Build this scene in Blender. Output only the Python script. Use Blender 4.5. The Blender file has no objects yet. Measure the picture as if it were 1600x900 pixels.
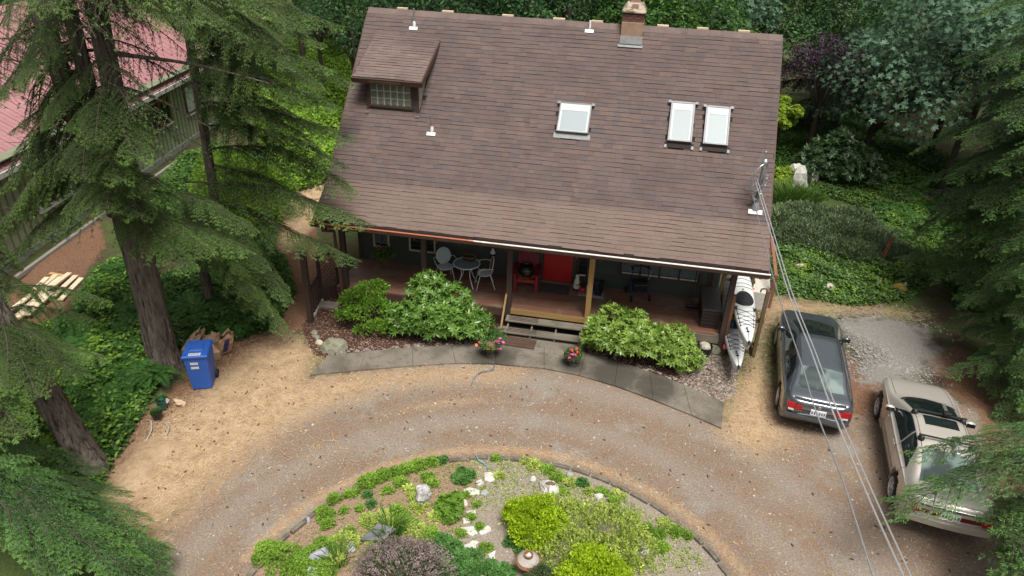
import bpy, math, random
import numpy as np
from mathutils import Vector, Matrix
SC = bpy.context.scene
COL = SC.collection
random.seed(7)
RNG = np.random.default_rng(11)
rad = math.radians

# ------------------------------------------------------------------ camera
FPX = 1109.397
CP = np.array([7.702, -18.029, 10.434])
def cam_axes(yaw, pitch, roll):
    y, p, r = rad(yaw), rad(pitch), rad(roll)
    f0 = np.array([-math.sin(y), math.cos(y), 0]); r0 = np.array([math.cos(y), math.sin(y), 0]); u0 = np.array([0, 0, 1.])
    fw = f0*math.cos(p) - u0*math.sin(p); up = f0*math.sin(p) + u0*math.cos(p)
    return r0*math.cos(r) + up*math.sin(r), -r0*math.sin(r) + up*math.cos(r), fw
RT, UP, FW = cam_axes(9.564, 29.364, 2.296)
cd = bpy.data.cameras.new('camera'); cam = bpy.data.objects.new('camera', cd); COL.objects.link(cam)
M = Matrix(((RT[0], UP[0], -FW[0], CP[0]), (RT[1], UP[1], -FW[1], CP[1]), (RT[2], UP[2], -FW[2], CP[2]), (0, 0, 0, 1)))
cam.matrix_world = M
cd.sensor_width = 36; cd.lens = 36*FPX/1600; cd.clip_start = .1; cd.clip_end = 1000
SC.camera = cam

# ------------------------------------------------------------------ light
SUN_EL, SUN_AZ = 66, 150      # degrees; azimuth measured clockwise from +Y
w = bpy.data.worlds.new('World'); SC.world = w; w.use_nodes = True
nt = w.node_tree; nt.nodes.clear()
sky = nt.nodes.new('ShaderNodeTexSky'); sky.sky_type = 'NISHITA'; sky.sun_disc = False
sky.sun_elevation = rad(SUN_EL); sky.sun_rotation = rad(SUN_AZ)
sky.air_density = 1.0; sky.dust_density = 6.0; sky.ozone_density = 0.6
hs = nt.nodes.new('ShaderNodeHueSaturation'); hs.inputs['Saturation'].default_value = .16
bg = nt.nodes.new('ShaderNodeBackground'); bg.inputs['Strength'].default_value = .075
ow = nt.nodes.new('ShaderNodeOutputWorld')
nt.links.new(sky.outputs[0], hs.inputs['Color']); nt.links.new(hs.outputs[0], bg.inputs['Color']); nt.links.new(bg.outputs[0], ow.inputs['Surface'])
ld = bpy.data.lights.new('sun', 'SUN'); sun = bpy.data.objects.new('sun', ld); COL.objects.link(sun)
ld.energy = 3.0; ld.angle = rad(24); ld.color = (1, .955, .89)
sd = Vector((math.sin(rad(SUN_AZ))*math.cos(rad(SUN_EL)), math.cos(rad(SUN_AZ))*math.cos(rad(SUN_EL)), math.sin(rad(SUN_EL))))
sun.rotation_euler = sd.to_track_quat('Z', 'Y').to_euler()
SC.view_settings.view_transform = 'Standard'; SC.view_settings.look = 'None'
SC.view_settings.exposure = 0.6; SC.view_settings.gamma = 1.0
SC.view_settings.use_curve_mapping = False
SC.render.engine = 'CYCLES'
cy = SC.cycles; cy.use_denoising = True; cy.max_bounces = 7; cy.diffuse_bounces = 3; cy.transparent_max_bounces = 12
try: cy.denoiser = 'OPENIMAGEDENOISE'
except Exception: pass

# ------------------------------------------------------------------ helpers
def ray(u, v): return FW + RT*(u-800)/FPX - UP*(v-450)/FPX
def G(u, v, z=0.0):                       # where a sight line meets the level z
    d = ray(u, v); return CP + d*(z-CP[2])/d[2]
def AtY(u, v, y):
    d = ray(u, v); return CP + d*(y-CP[1])/d[1]
def AtD(u, v, dist):
    d = ray(u, v); return CP + d*dist/np.linalg.norm(d)

def tag(o, label=None, cat=None, group=None, kind=None):
    if label: o['label'] = label
    if cat: o['category'] = cat
    if group: o['group'] = group
    if kind: o['kind'] = kind
    return o
def thing(name, label, cat, loc=(0, 0, 0), rz=0, group=None):
    o = bpy.data.objects.new(name, None); COL.objects.link(o)
    o.empty_display_size = .2
    o.location = loc; o.rotation_euler = (0, 0, rz)
    return tag(o, label, cat, group)
def link(name, me, mat=None, parent=None):
    if mat is not None and not me.materials: me.materials.append(mat)
    o = bpy.data.objects.new(name, me); COL.objects.link(o)
    if parent is not None: o.parent = parent
    return o
def dup(root, loc, rz=0, label=None, scale=None):
    r = root.copy(); COL.objects.link(r); r.location = loc; r.rotation_euler = (0, 0, rz)
    if scale: r.scale = (scale,)*3
    if label: r['label'] = label
    for ch in root.children:
        c = ch.copy(); COL.objects.link(c); c.parent = r
        for g in ch.children:
            d = g.copy(); COL.objects.link(d); d.parent = c
    return r

class MB:
    def __init__(s): s.v = []; s.f = []
    def add(s, vs, fs):
        n = len(s.v); s.v += [tuple(map(float, p)) for p in vs]; s.f += [tuple(i+n for i in f) for f in fs]; return s
    def box(s, x0, x1, y0, y1, z0, z1, M=None):
        vs = [Vector((x, y, z)) for x in (x0, x1) for y in (y0, y1) for z in (z0, z1)]
        if M is not None: vs = [M @ p for p in vs]
        return s.add(vs, [(0, 1, 3, 2), (4, 6, 7, 5), (0, 4, 5, 1), (2, 3, 7, 6), (0, 2, 6, 4), (1, 5, 7, 3)])
    def bar(s, a, b, w, h, up=(0, 0, 1)):                  # box beam from a to b
        a = Vector(a); b = Vector(b); d = (b-a); L = d.length; d.normalize()
        u = Vector(up); sd_ = d.cross(u)
        if sd_.length < 1e-4: sd_ = d.cross(Vector((1, 0, 0)))
        sd_.normalize(); u = sd_.cross(d)
        M_ = Matrix((( d.x, sd_.x, u.x, a.x), (d.y, sd_.y, u.y, a.y), (d.z, sd_.z, u.z, a.z), (0, 0, 0, 1)))
        return s.box(0, L, -w/2, w/2, -h/2, h/2, M_)
    def tube(s, pts, r, n=8, caps=True):
        pts = [Vector(p) for p in pts]; m = len(pts)
        rs = r if hasattr(r, '__len__') else [r]*m
        vs = []; prev = None
        for i, p in enumerate(pts):
            d = (pts[min(i+1, m-1)]-pts[max(i-1, 0)]).normalized()
            if prev is None:
                a = d.orthogonal().normalized()
            else:
                a = (prev - d*prev.dot(d)); a = a.normalized() if a.length > 1e-6 else d.orthogonal().normalized()
            prev = a; b = d.cross(a)
            for k in range(n):
                t = 2*math.pi*k/n; vs.append(p + (a*math.cos(t)+b*math.sin(t))*rs[i])
        fs = [(i*n+k, i*n+(k+1) % n, (i+1)*n+(k+1) % n, (i+1)*n+k) for i in range(m-1) for k in range(n)]
        if caps: fs += [tuple(range(n-1, -1, -1)), tuple(range((m-1)*n, m*n))]
        return s.add(vs, fs)
    def lathe(s, prof, n=16, M=None, sx=1, sy=1):          # prof: (r, z) pairs
        vs = []
        for r, z in prof:
            for k in range(n):
                t = 2*math.pi*k/n; vs.append(Vector((r*math.cos(t)*sx, r*math.sin(t)*sy, z)))
        if M is not None: vs = [M @ p for p in vs]
        m = len(prof)
        fs = [(i*n+k, i*n+(k+1) % n, (i+1)*n+(k+1) % n, (i+1)*n+k) for i in range(m-1) for k in range(n)]
        fs += [tuple(range(n-1, -1, -1)), tuple(range((m-1)*n, m*n))]
        return s.add(vs, fs)
    def prism(s, poly, z0, z1, M=None):
        n = len(poly)
        vs = [Vector((p[0], p[1], z0)) for p in poly] + [Vector((p[0], p[1], z1)) for p in poly]
        if M is not None: vs = [M @ p for p in vs]
        return s.add(vs, [tuple(range(n-1, -1, -1)), tuple(range(n, 2*n))] + [(i, (i+1) % n, n+(i+1) % n, n+i) for i in range(n)])
    def blob(s, c, r, seed=0, amp=.15, nu=14, nv=9, flat=1.0):   # lumpy stone
        rr = random.Random(seed); ph = [rr.uniform(0, 6.28) for _ in range(6)]
        if not hasattr(r, '__len__'): r = (r, r, r)
        vs = []
        for j in range(nv+1):
            th = math.pi*j/nv
            for i in range(nu):
                a = 2*math.pi*i/nu
                k = 1+amp*(math.sin(2*a+ph[0])*math.sin(th)+.7*math.sin(3*a+ph[1]+2*th)*math.sin(th)+.6*math.cos(3*th+ph[2])+.35*math.sin(5*a+ph[3])*math.sin(2*th))
                vs.append((c[0]+r[0]*k*math.sin(th)*math.cos(a), c[1]+r[1]*k*math.sin(th)*math.sin(a), c[2]+r[2]*k*math.cos(th)))
        fs = [(j*nu+i, (j+1)*nu+i, (j+1)*nu+(i+1) % nu, j*nu+(i+1) % nu) for j in range(nv) for i in range(nu)]
        return s.add(vs, fs)
    def mesh(s, name, mat=None, smooth=False):
        me = bpy.data.meshes.new(name); me.from_pydata(s.v, [], s.f); me.update()
        if mat is not None: me.materials.append(mat)
        if smooth:
            me.polygons.foreach_set('use_smooth', [True]*len(me.polygons))
            if smooth != 'all':
                try: me.set_sharp_from_angle(angle=rad(40))
                except Exception: pass
        return me
    def build(s, name, mat=None, parent=None, smooth=False, bevel=0):
        o = link(name, s.mesh(name, mat, smooth), None, parent)
        if bevel:
            b = o.modifiers.new('bevel', 'BEVEL'); b.width = bevel; b.segments = 2; b.limit_method = 'ANGLE'; b.angle_limit = rad(35)
        return o

def np_mesh(name, V, F, mat=None, smooth=False):
    V = np.asarray(V, np.float32); F = np.asarray(F, np.int32); k = F.shape[1]
    me = bpy.data.meshes.new(name)
    me.vertices.add(len(V)); me.vertices.foreach_set('co', V.ravel())
    me.loops.add(F.size); me.loops.foreach_set('vertex_index', F.ravel())
    me.polygons.add(len(F)); me.polygons.foreach_set('loop_start', np.arange(0, F.size, k, dtype=np.int32))
    try: me.polygons.foreach_set('loop_total', np.full(len(F), k, np.int32))
    except Exception: pass
    if smooth: me.polygons.foreach_set('use_smooth', np.ones(len(F), bool))
    me.update(calc_edges=True)
    if mat is not None: me.materials.append(mat)
    return me

def nrm(a): return a/(np.linalg.norm(a, axis=-1, keepdims=True)+1e-9)
class Leaves:                                   # many small two-triangle leaves in one mesh
    def __init__(s): s.V = []; s.F = []; s.n = 0
    def kite(s, P, D, N, L, W, mid=.45, fold=.12):
        P = np.asarray(P, float); D = nrm(np.asarray(D, float)); N = np.broadcast_to(np.asarray(N, float), P.shape)
        n = len(P); L = np.broadcast_to(np.asarray(L, float), n)[:, None]; W = np.broadcast_to(np.asarray(W, float), n)[:, None]
        Sd = nrm(np.cross(D, N)); Nn = np.cross(Sd, D)
        m = P + D*L*mid
        V = np.stack([P, m+Sd*W/2+Nn*W*fold, P+D*L, m-Sd*W/2+Nn*W*fold], 1).reshape(-1, 3)
        b = s.n+np.arange(n)[:, None]*4
        F = np.concatenate([b+np.array([0, 1, 2]), b+np.array([0, 2, 3])], 1).reshape(-1, 3)
        s.V.append(V); s.F.append(F); s.n += 4*n
    def raw(s, V, F):
        s.V.append(np.asarray(V, float)); s.F.append(np.asarray(F)+s.n); s.n += len(V)
    def mesh(s, name, mat): return np_mesh(name, np.concatenate(s.V), np.concatenate(s.F), mat)
    def build(s, name, mat, parent=None, kind=None):
        o = link(name, s.mesh(name, mat), None, parent)
        if kind: o['kind'] = kind
        return o
def rdir(n, rng=RNG): return nrm(rng.normal(size=(n, 3)))

# ------------------------------------------------------------------ materials
def srgb(r, g, b):
    f = lambda c: (c/255/12.92) if c/255 <= .04045 else ((c/255+.055)/1.055)**2.4
    return (f(r), f(g), f(b))
class NT:
    def __init__(s, name):
        s.m = bpy.data.materials.new(name); s.m.use_nodes = True; s.t = s.m.node_tree; s.t.nodes.clear()
        s.out = s.t.nodes.new('ShaderNodeOutputMaterial')
    def n(s, typ, ins=None, **kw):
        x = s.t.nodes.new('ShaderNode'+typ)
        for k, v in kw.items(): setattr(x, k, v)
        for k, v in (ins or {}).items():
            if hasattr(v, 'is_output') or isinstance(v, bpy.types.NodeSocket): s.t.links.new(v, x.inputs[k])
            else: x.inputs[k].default_value = v
        return x
    def coord(s, kind='Object', scale=(1, 1, 1)):
        c = s.n('TexCoord'); mp = s.n('Mapping', {'Vector': c.outputs[kind], 'Scale': scale}); return mp.outputs[0]
    def pos(s, scale=(1, 1, 1)):
        g = s.n('NewGeometry'); return s.n('Mapping', {'Vector': g.outputs['Position'], 'Scale': scale}).outputs[0]
    def noise(s, vec, scale, detail=4, rough=.6):
        return s.n('TexNoise', {'Vector': vec, 'Scale': scale, 'Detail': detail, 'Roughness': rough}).outputs['Fac']
    def ramp(s, fac, stops):
        r = s.n('ValToRGB', {'Fac': fac}); e = r.color_ramp.elements
        while len(e) < len(stops): e.new(.5)
        for el, (p, c) in zip(e, stops): el.position = p; el.color = (*c, 1) if len(c) == 3 else c
        return r.outputs[0]
    def mix(s, fac, a, b, typ='MIX'):
        x = s.n('Mix', data_type='RGBA', blend_type=typ)
        for k, v in ((0, fac), (6, a), (7, b)):
            if isinstance(v, bpy.types.NodeSocket): s.t.links.new(v, x.inputs[k])
            else: x.inputs[k].default_value = v if k == 0 else ((*v, 1) if len(v) == 3 else v)
        return x.outputs[2]
    def math(s, op, a, b=0, c=0):
        x = s.n('Math', operation=op)
        for i, v in enumerate((a, b, c)):
            if isinstance(v, bpy.types.NodeSocket): s.t.links.new(v, x.inputs[i])
            else: x.inputs[i].default_value = v
        return x.outputs[0]
    def bump(s, h, strength=.3, dist=.02):
        return s.n('Bump', {'Height': h, 'Strength': strength, 'Distance': dist}).outputs[0]
    def bsdf(s, **k):
        p = s.n('BsdfPrincipled')
        for kk, v in k.items():
            kk = kk.replace('_', ' ')
            if isinstance(v, bpy.types.NodeSocket): s.t.links.new(v, p.inputs[kk])
            else: p.inputs[kk].default_value = (*v, 1) if hasattr(v, '__len__') and len(v) == 3 and kk in ('Base Color', 'Emission Color') else v
        return p.outputs[0]
    def done(s, sh): s.t.links.new(sh, s.out.inputs['Surface']); return s.m

def mat_plain(name, col, rough=.6, metal=0, var=.25, scale=6, bump=.15, bscale=40, coat=0, stretch=(1, 1, 1), spec=.5):
    t = NT(name); v = t.coord('Object', stretch)
    a = tuple(c*(1-var) for c in col); b = tuple(min(1, c*(1+var)) for c in col)
    c = t.ramp(t.noise(v, scale, 5), [(.3, a), (.7, b)])
    oi = t.n('ObjectInfo').outputs['Random']
    c = t.mix(t.math('MULTIPLY', oi, .3), c, tuple(x*.72 for x in col))
    kw = dict(Base_Color=c, Roughness=rough, Metallic=metal)
    if coat: kw['Coat_Weight'] = coat; kw['Coat_Roughness'] = .06
    if bump: kw['Normal'] = t.bump(t.noise(v, bscale, 3), bump, .01)
    kw['Specular_IOR_Level'] = spec
    return t.done(t.bsdf(**kw))
def mat_wood(name, c0, c1, axis='x', rough=.75, scale=3, wear=None, weard=.6):
    t = NT(name); st = {'x': (.6, 9, 9), 'y': (9, .6, 9), 'z': (9, 9, .6)}[axis]
    oi = t.n('ObjectInfo').outputs['Random']
    v = t.coord('Object', st)
    vv = t.n('VectorMath', {0: v, 1: t.n('CombineXYZ', {'X': t.math('MULTIPLY', oi, 40), 'Y': t.math('MULTIPLY', oi, 23)}).outputs[0]}, operation='ADD').outputs[0]
    g = t.noise(vv, scale, 6, .65)
    c = t.ramp(g, [(.3, c0), (.72, c1)])
    c = t.mix(t.math('MULTIPLY', oi, .45), c, tuple(x*.6 for x in c0))
    if wear:
        wn = t.noise(t.pos(), 1.3, 5, .7); wf = t.ramp(wn, [(weard-.08, (0, 0, 0)), (weard+.08, (1, 1, 1))])
        c = t.mix(wf, c, wear)
    return t.done(t.bsdf(Base_Color=c, Roughness=rough, Normal=t.bump(g, .35, .01)))
def mat_leaf(name, cols, rough=.5, transl=.3, clump=1.2, dark=.7, spec=.22):
    """cols: three greens picked leaf by leaf; clump: scale of the growth-to-growth variation"""
    t = NT(name); cols = [tuple(x*(1.5 if max(cols[1]) < .16 else 1.2) for x in c) for c in cols]
    isl = t.n('NewGeometry').outputs['Random Per Island']
    oi = t.n('ObjectInfo').outputs['Random']
    c = t.ramp(isl, [(0, cols[0]), (.5, cols[1]), (1, cols[2])])
    nz = t.noise(t.pos(), clump, 3, .55)
    c = t.mix(t.ramp(nz, [(.36, (.65, .65, .65)), (.62, (0, 0, 0))]), c, tuple(x*dark for x in cols[0]))
    c = t.mix(t.math('MULTIPLY', oi, .25), c, cols[0])
    p = t.bsdf(Base_Color=c, Roughness=rough, Specular_IOR_Level=spec)
    tr = t.n('BsdfTranslucent', {'Color': t.mix(.5, c, cols[2])}).outputs[0]
    return t.done(t.n('MixShader', {0: transl, 1: p, 2: tr}).outputs[0])
def mat_stone(name, c0, c1, c2=None, scale=5, rough=.85, bump=.5, moss=None, mossd=.6):
    t = NT(name); v = t.coord('Object'); g = t.noise(v, scale, 7, .7)
    st = [(.3, c0), (.65, c1)] + ([(.8, c2)] if c2 else [])
    c = t.ramp(g, st)
    if moss:
        mf = t.ramp(t.noise(t.pos(), 2.3, 4, .7), [(mossd-.05, (0, 0, 0)), (mossd+.06, (1, 1, 1))]); c = t.mix(mf, c, moss)
    return t.done(t.bsdf(Base_Color=c, Roughness=rough, Normal=t.bump(g, bump, .03)))
# ================================================================== ground
ISC = np.array([6.518, -11.343]); ISR = 4.42
def gpoly(px): return np.array([G(u, v)[:2] for u, v in px])
def sdist(P, poly):                                   # signed distance, positive inside
    P = np.asarray(P, float)[:, :2]; n = len(poly); best = np.full(len(P), 1e9); ins = np.zeros(len(P), bool)
    for i in range(n):
        a = poly[i]; b = poly[(i+1) % n]; ab = b-a; ap = P-a
        t = np.clip((ap@ab)/(ab@ab+1e-12), 0, 1); d = np.hypot(*(ap-t[:, None]*ab).T); best = np.minimum(best, d)
        c = (a[1] > P[:, 1]) != (b[1] > P[:, 1])
        with np.errstate(divide='ignore', invalid='ignore'):
            xi = a[0]+(P[:, 1]-a[1])*(b[0]-a[0])/(b[1]-a[1])
        ins ^= c & (P[:, 0] < xi)
    return np.where(ins, best, -best)
def soft(d, w): return np.clip(.5+d/(2*w), 0, 1)
PZ = dict(
 straw=gpoly([(150, 800), (190, 715), (245, 655), (300, 622), (345, 585), (395, 540), (440, 520), (500, 545), (485, 592), (560, 585), (640, 578), (740, 574), (810, 580), (800, 592), (690, 594), (600, 606), (520, 632), (450, 668), (380, 718), (320, 772), (250, 832), (205, 860)]),
 straw2=gpoly([(1125, 640), (1145, 600), (1190, 560), (1205, 590), (1215, 660), (1240, 690), (1190, 712), (1150, 700), (1120, 680)]),
 straw3=gpoly([(1190, 455), (1260, 470), (1330, 470), (1400, 480), (1450, 490), (1430, 500), (1300, 495), (1215, 500), (1200, 560), (1180, 590), (1165, 560), (1185, 490)]),
 straw4=gpoly([(430, 330), (470, 300), (500, 285), (520, 300), (500, 340), (470, 380), (440, 400)]),
 track=gpoly([(190, 905), (240, 850), (300, 780), (360, 715), (430, 655), (485, 590), (650, 570), (760, 560), (860, 565), (950, 590), (1050, 630), (1128, 660), (1190, 640), (1235, 640), (1360, 650), (1375, 610), (1440, 600), (1530, 640), (1560, 830), (1640, 900), (1700, 1100), (100, 1100)]),
 duff=gpoly([(165, 745), (215, 650), (290, 590), (345, 540), (420, 520), (450, 470), (500, 490), (440, 530), (380, 560), (345, 600), (300, 640), (250, 690), (200, 760)]),
 duff2=gpoly([(1440, 560), (1500, 540), (1610, 640), (1640, 760), (1560, 760), (1530, 650), (1480, 610)]),
 duff3=gpoly([(430, 480), (445, 400), (455, 340), (490, 330), (500, 400), (530, 400), (545, 440), (500, 470), (480, 520), (440, 500)]),
 duff5=gpoly([(1315, 545), (1390, 590), (1390, 670), (1315, 670)]),
 duff4=gpoly([(20, 440), (75, 400), (150, 335), (165, 380), (140, 420), (90, 500), (0, 520)]),
 mulch=gpoly([(472, 510), (510, 455), (560, 440), (800, 488), (795, 522), (740, 537), (640, 545), (560, 550), (512, 558), (492, 556), (478, 530)]),
 mulch2=gpoly([(912, 510), (1130, 520), (1140, 600), (1128, 632), (1040, 594), (960, 567), (915, 552)]),
 grav=gpoly([(1290, 495), (1380, 488), (1450, 508), (1485, 560), (1445, 602), (1375, 612), (1330, 600), (1320, 530)]),
 pebble=gpoly([(1040, 560), (1100, 545), (1150, 560), (1150, 615), (1125, 630), (1075, 605)]),
 green=gpoly([(1215, 460), (1195, 300), (1220, 255), (1330, 260), (1460, 300), (1470, 430), (1430, 470), (1330, 475)]),
)
def masks(P):
    r = np.hypot(P[:, 0]-ISC[0], P[:, 1]-ISC[1])
    isl = soft(ISR+.06-r, .05)
    o = {}
    s = lambda k, w=.25: soft(sdist(P, PZ[k]), w)
    ring = np.clip(1-np.abs(r-4.72)/.34, 0, 1)*(P[:, 1] > -10.5)
    o['straw'] = np.maximum.reduce([s('straw', .95)*.97, s('straw2', .8)*.9, s('straw3', .7)*.7, s('straw4', .3), ring*.62, np.clip(1-np.abs(r-6.35)/.45, 0, 1)*.56*np.clip(1-np.abs(P[:, 0]-4.2)/3.2, 0, 1)])*(1-isl)
    o['track'] = s('track', .6)*(1-isl)
    o['duff'] = np.maximum.reduce([s('duff', .5), s('duff2', .5), s('duff3', .3), s('duff4', .4), s('duff5', .3)])
    o['mulch'] = np.maximum(s('mulch', .12), s('mulch2', .12))
    o['grav'] = s('grav', .9)*.8
    o['green'] = s('green', .6)
    o['isl'] = isl
    o['islg'] = isl*soft(P[:, 0]-5.25+.25*np.sin(P[:, 1]*1.7), .35)   # paler gravelly half of the island
    return o

xs = np.concatenate([-np.geomspace(15.2, 260, 16)[::-1], np.arange(-14, 22.01, .12), np.geomspace(23.2, 260, 16)])
ys = np.concatenate([-np.geomspace(15, 200, 12)[::-1], np.arange(-13, 17.01, .12), np.geomspace(18.2, 300, 16)])
gx, gy = np.meshgrid(xs, ys); GP = np.stack([gx.ravel(), gy.ravel()], 1)
mk = masks(GP)
flat = np.clip(np.maximum.reduce([mk['track'], mk['mulch'], mk['isl'], (GP[:, 0] > -1)*(GP[:, 0] < 12)*1.0]), 0, 1)
far = np.clip((np.abs(GP[:, 0]-4)-14)/20, 0, 1)+np.clip((GP[:, 1]-14)/20, 0, 1)
gz = (np.sin(GP[:, 0]*1.3+GP[:, 1]*.7)*np.cos(GP[:, 1]*1.1-GP[:, 0]*.4)*.05+np.sin(GP[:, 0]*3.1)*np.sin(GP[:, 1]*2.7)*.02)*(1-flat*.92)*(1+2*np.clip(far, 0, 3))
nx = len(xs); idx = np.arange(len(ys)*nx).reshape(len(ys), nx)
F = np.stack([idx[:-1, :-1], idx[:-1, 1:], idx[1:, 1:], idx[1:, :-1]], -1).reshape(-1, 4)
gm = np_mesh('ground', np.column_stack([GP, gz]), F, None, True)
a1 = gm.color_attributes.new('zone_a', 'FLOAT_COLOR', 'POINT'); a2 = gm.color_attributes.new('zone_b', 'FLOAT_COLOR', 'POINT')
a1.data.foreach_set('color', np.stack([mk['straw'], mk['track'], mk['duff'], mk['mulch']], 1).astype(np.float32).ravel())
a2.data.foreach_set('color', np.stack([mk['grav'], mk['green'], mk['isl'], mk['islg']], 1).astype(np.float32).ravel())

def ground_mat():
    t = NT('ground')
    A = t.n('Attribute', attribute_name='zone_a'); B = t.n('Attribute', attribute_name='zone_b')
    sa = t.n('SeparateColor', {0: A.outputs['Color']}); sb = t.n('SeparateColor', {0: B.outputs['Color']})
    v = t.pos()
    big = t.noise(v, .9, 5, .62); mid = t.noise(v, 3.2, 5, .65); fine = t.noise(v, 26, 4, .7); vf = t.noise(v, 90, 2, .7)
    def edge(m, nz, amt=.75, w=.1):
        x = t.math('ADD', m, t.math('MULTIPLY', t.math('SUBTRACT', nz, .5), amt))
        return t.ramp(x, [(.5-w, (0, 0, 0)), (.5+w, (1, 1, 1))])
    # forest floor
    c = t.ramp(fine, [(.3, (.035, .026, .016)), (.6, (.085, .06, .038)), (.8, (.14, .1, .06))])
    gcol = t.ramp(fine, [(.3, (.03, .05, .014)), (.6, (.07, .105, .03)), (.78, (.15, .15, .06))])
    c = t.mix(edge(t.math('MULTIPLY', t.math('ADD', big, 0), 1.0), mid, .5), c, gcol)
    c = t.mix(edge(sb.outputs[1], mid), c, gcol)
    # needle litter
    lit = t.ramp(fine, [(.25, (.07, .035, .02)), (.5, (.16, .085, .05)), (.75, (.27, .17, .105))])
    c = t.mix(edge(sa.outputs[2], mid), c, lit)
    # compacted gravel drive: grey stone dust, brown needles, pale chips
    trk = t.ramp(fine, [(.25, (.115, .088, .064)), (.5, (.198, .156, .12)), (.75, (.30, .25, .203))])
    brn = t.ramp(fine, [(.25, (.115, .073, .047)), (.5, (.2, .136, .094)), (.78, (.30, .22, .16))])
    gry = t.ramp(fine, [(.25, (.14, .122, .1)), (.5, (.232, .205, .173)), (.75, (.345, .312, .272))])
    trk = t.mix(t.ramp(mid, [(.38, (0, 0, 0)), (.6, (1, 1, 1))]), trk, brn)
    trk = t.mix(t.ramp(big, [(.52, (0, 0, 0)), (.64, (.8, .8, .8))]), trk, gry)
    rr_ = t.n('VectorMath', {0: v, 1: (ISC[0], ISC[1], 0)}, operation='DISTANCE').outputs['Value']
    rr_ = t.math('ADD', rr_, t.math('MULTIPLY', t.math('SUBTRACT', big, .5), .5))
    for rc_, wd_, am_ in ((5.7, .42, .75), (7.15, .45, .75)):      # tyre lines worn into the curve
        q = t.math('DIVIDE', t.math('ABSOLUTE', t.math('SUBTRACT', rr_, rc_)), wd_)
        trk = t.mix(t.math('MULTIPLY', t.ramp(q, [(.2, (1, 1, 1)), (1, (0, 0, 0))]), t.math('MULTIPLY', mid, am_*1.6)), trk, t.ramp(fine, [(.25, (.15, .124, .098)), (.5, (.232, .196, .162)), (.75, (.335, .29, .247))]))
    drk = t.ramp(t.noise(v, 1.7, 5, .7), [(.60, (0, 0, 0)), (.72, (.55, .55, .55))])
    trk = t.mix(drk, trk, (.10, .068, .047))
    c = t.mix(edge(sa.outputs[1], mid, .6), c, trk)
    # dry grass
    wv = t.n('Mapping', {'Vector': v, 'Scale': (1, 2.4, 1), 'Rotation': (0, 0, .6)}).outputs[0]
    sw = t.noise(wv, 34, 5, .75)
    stw = t.ramp(sw, [(.22, (.17, .105, .06)), (.42, (.36, .25, .15)), (.6, (.48, .355, .225)), (.8, (.62, .50, .35))])
    stw = t.mix(t.ramp(mid, [(.4, (0, 0, 0)), (.7, (.62, .62, .62))]), stw, lit)
    nz2 = t.math('ADD', t.math('MULTIPLY', mid, .6), t.math('MULTIPLY', t.noise(v, 9, 4, .7), .4)); c = t.mix(edge(sa.outputs[0], nz2, 1.25, .2), c, stw)
    # blue-grey crushed stone
    vo = t.n('TexVoronoi', {'Vector': v, 'Scale': 30})
    grv = t.mix(.6, t.ramp(vo.outputs['Distance'], [(.1, (.28, .265, .245)), (.6, (.13, .118, .105))]), t.ramp(fine, [(.3, (.13, .118, .10)), (.7, (.31, .295, .27))]))
    c = t.mix(edge(sb.outputs[0], mid, .8), c, grv)
    # bark mulch
    mu = t.ramp(fine, [(.3, (.022, .011, .008)), (.55, (.07, .034, .025)), (.8, (.16, .09, .065))])
    c = t.mix(edge(A.outputs['Alpha'], mid, .25, .06), c, mu)
    # island soil
    il = t.ramp(fine, [(.25, (.13, .075, .05)), (.5, (.25, .165, .115)), (.75, (.40, .30, .225))])
    il2 = t.ramp(fine, [(.25, (.14, .11, .082)), (.5, (.245, .205, .165)), (.75, (.38, .335, .285))])
    il = t.mix(edge(B.outputs['Alpha'], mid, .9, .2), il, il2)
    il = t.mix(t.ramp(mid, [(.56, (0, 0, 0)), (.7, (.5, .5, .5))]), il, (.15, .16, .06))
    c = t.mix(edge(sb.outputs[2], mid, .1), c, il)
    c = t.mix(t.ramp(vf, [(.62, (0, 0, 0)), (.74, (.2, .2, .2))]), c, (.40, .35, .29))
    h = t.math('ADD', t.math('MULTIPLY', fine, .7), t.math('MULTIPLY', vf, .4))
    return t.done(t.bsdf(Base_Color=c, Roughness=.95, Specular_IOR_Level=.2, Normal=t.bump(h, .55, .03)))
go = link('ground', gm, ground_mat()); go['kind'] = 'structure'


# ------------------------------------------------------------------ concrete walk, slab by slab
def conc_mat():
    t = NT('concrete'); v = t.pos()
    f = t.noise(v, 30, 5, .7); b = t.noise(v, 1.1, 5, .6); m_ = t.noise(v, 4.5, 5, .7)
    c = t.ramp(f, [(.3, (.13, .112, .088)), (.7, (.21, .184, .148))])
    c = t.mix(t.ramp(b, [(.45, (0, 0, 0)), (.6, (.7, .7, .7))]), c, (.085, .07, .052))
    c = t.mix(t.ramp(m_, [(.52, (0, 0, 0)), (.66, (.6, .6, .6))]), c, (.06, .055, .04))
    # damp rings round the watered flower pots
    g = t.n('NewGeometry').outputs['Position']
    wet = None
    for px, py, r in ((4.75, -3.42, .75), (6.85, -3.3, .5), (7.9, -3.5, .85), (8.9, -3.75, .7)):
        d = t.n('VectorMath', {0: g, 1: (px, py, 0)}, operation='DISTANCE').outputs['Value']
        d = t.math('ADD', t.math('DIVIDE', d, r), t.math('MULTIPLY', t.math('SUBTRACT', m_, .5), 1.1))
        k = t.ramp(d, [(.55, (1, 1, 1)), (1.05, (0, 0, 0))]); wet = k if wet is None else t.math('MAXIMUM', wet, k)
    c = t.mix(t.math('MULTIPLY', wet, .8), c, (.035, .03, .022))
    return t.done(t.bsdf(Base_Color=c, Roughness=.85, Normal=t.bump(f, .3, .01)))
CONC = conc_mat()
walk = tag(bpy.data.objects.new('walkway', None), kind='structure'); COL.objects.link(walk)
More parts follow.
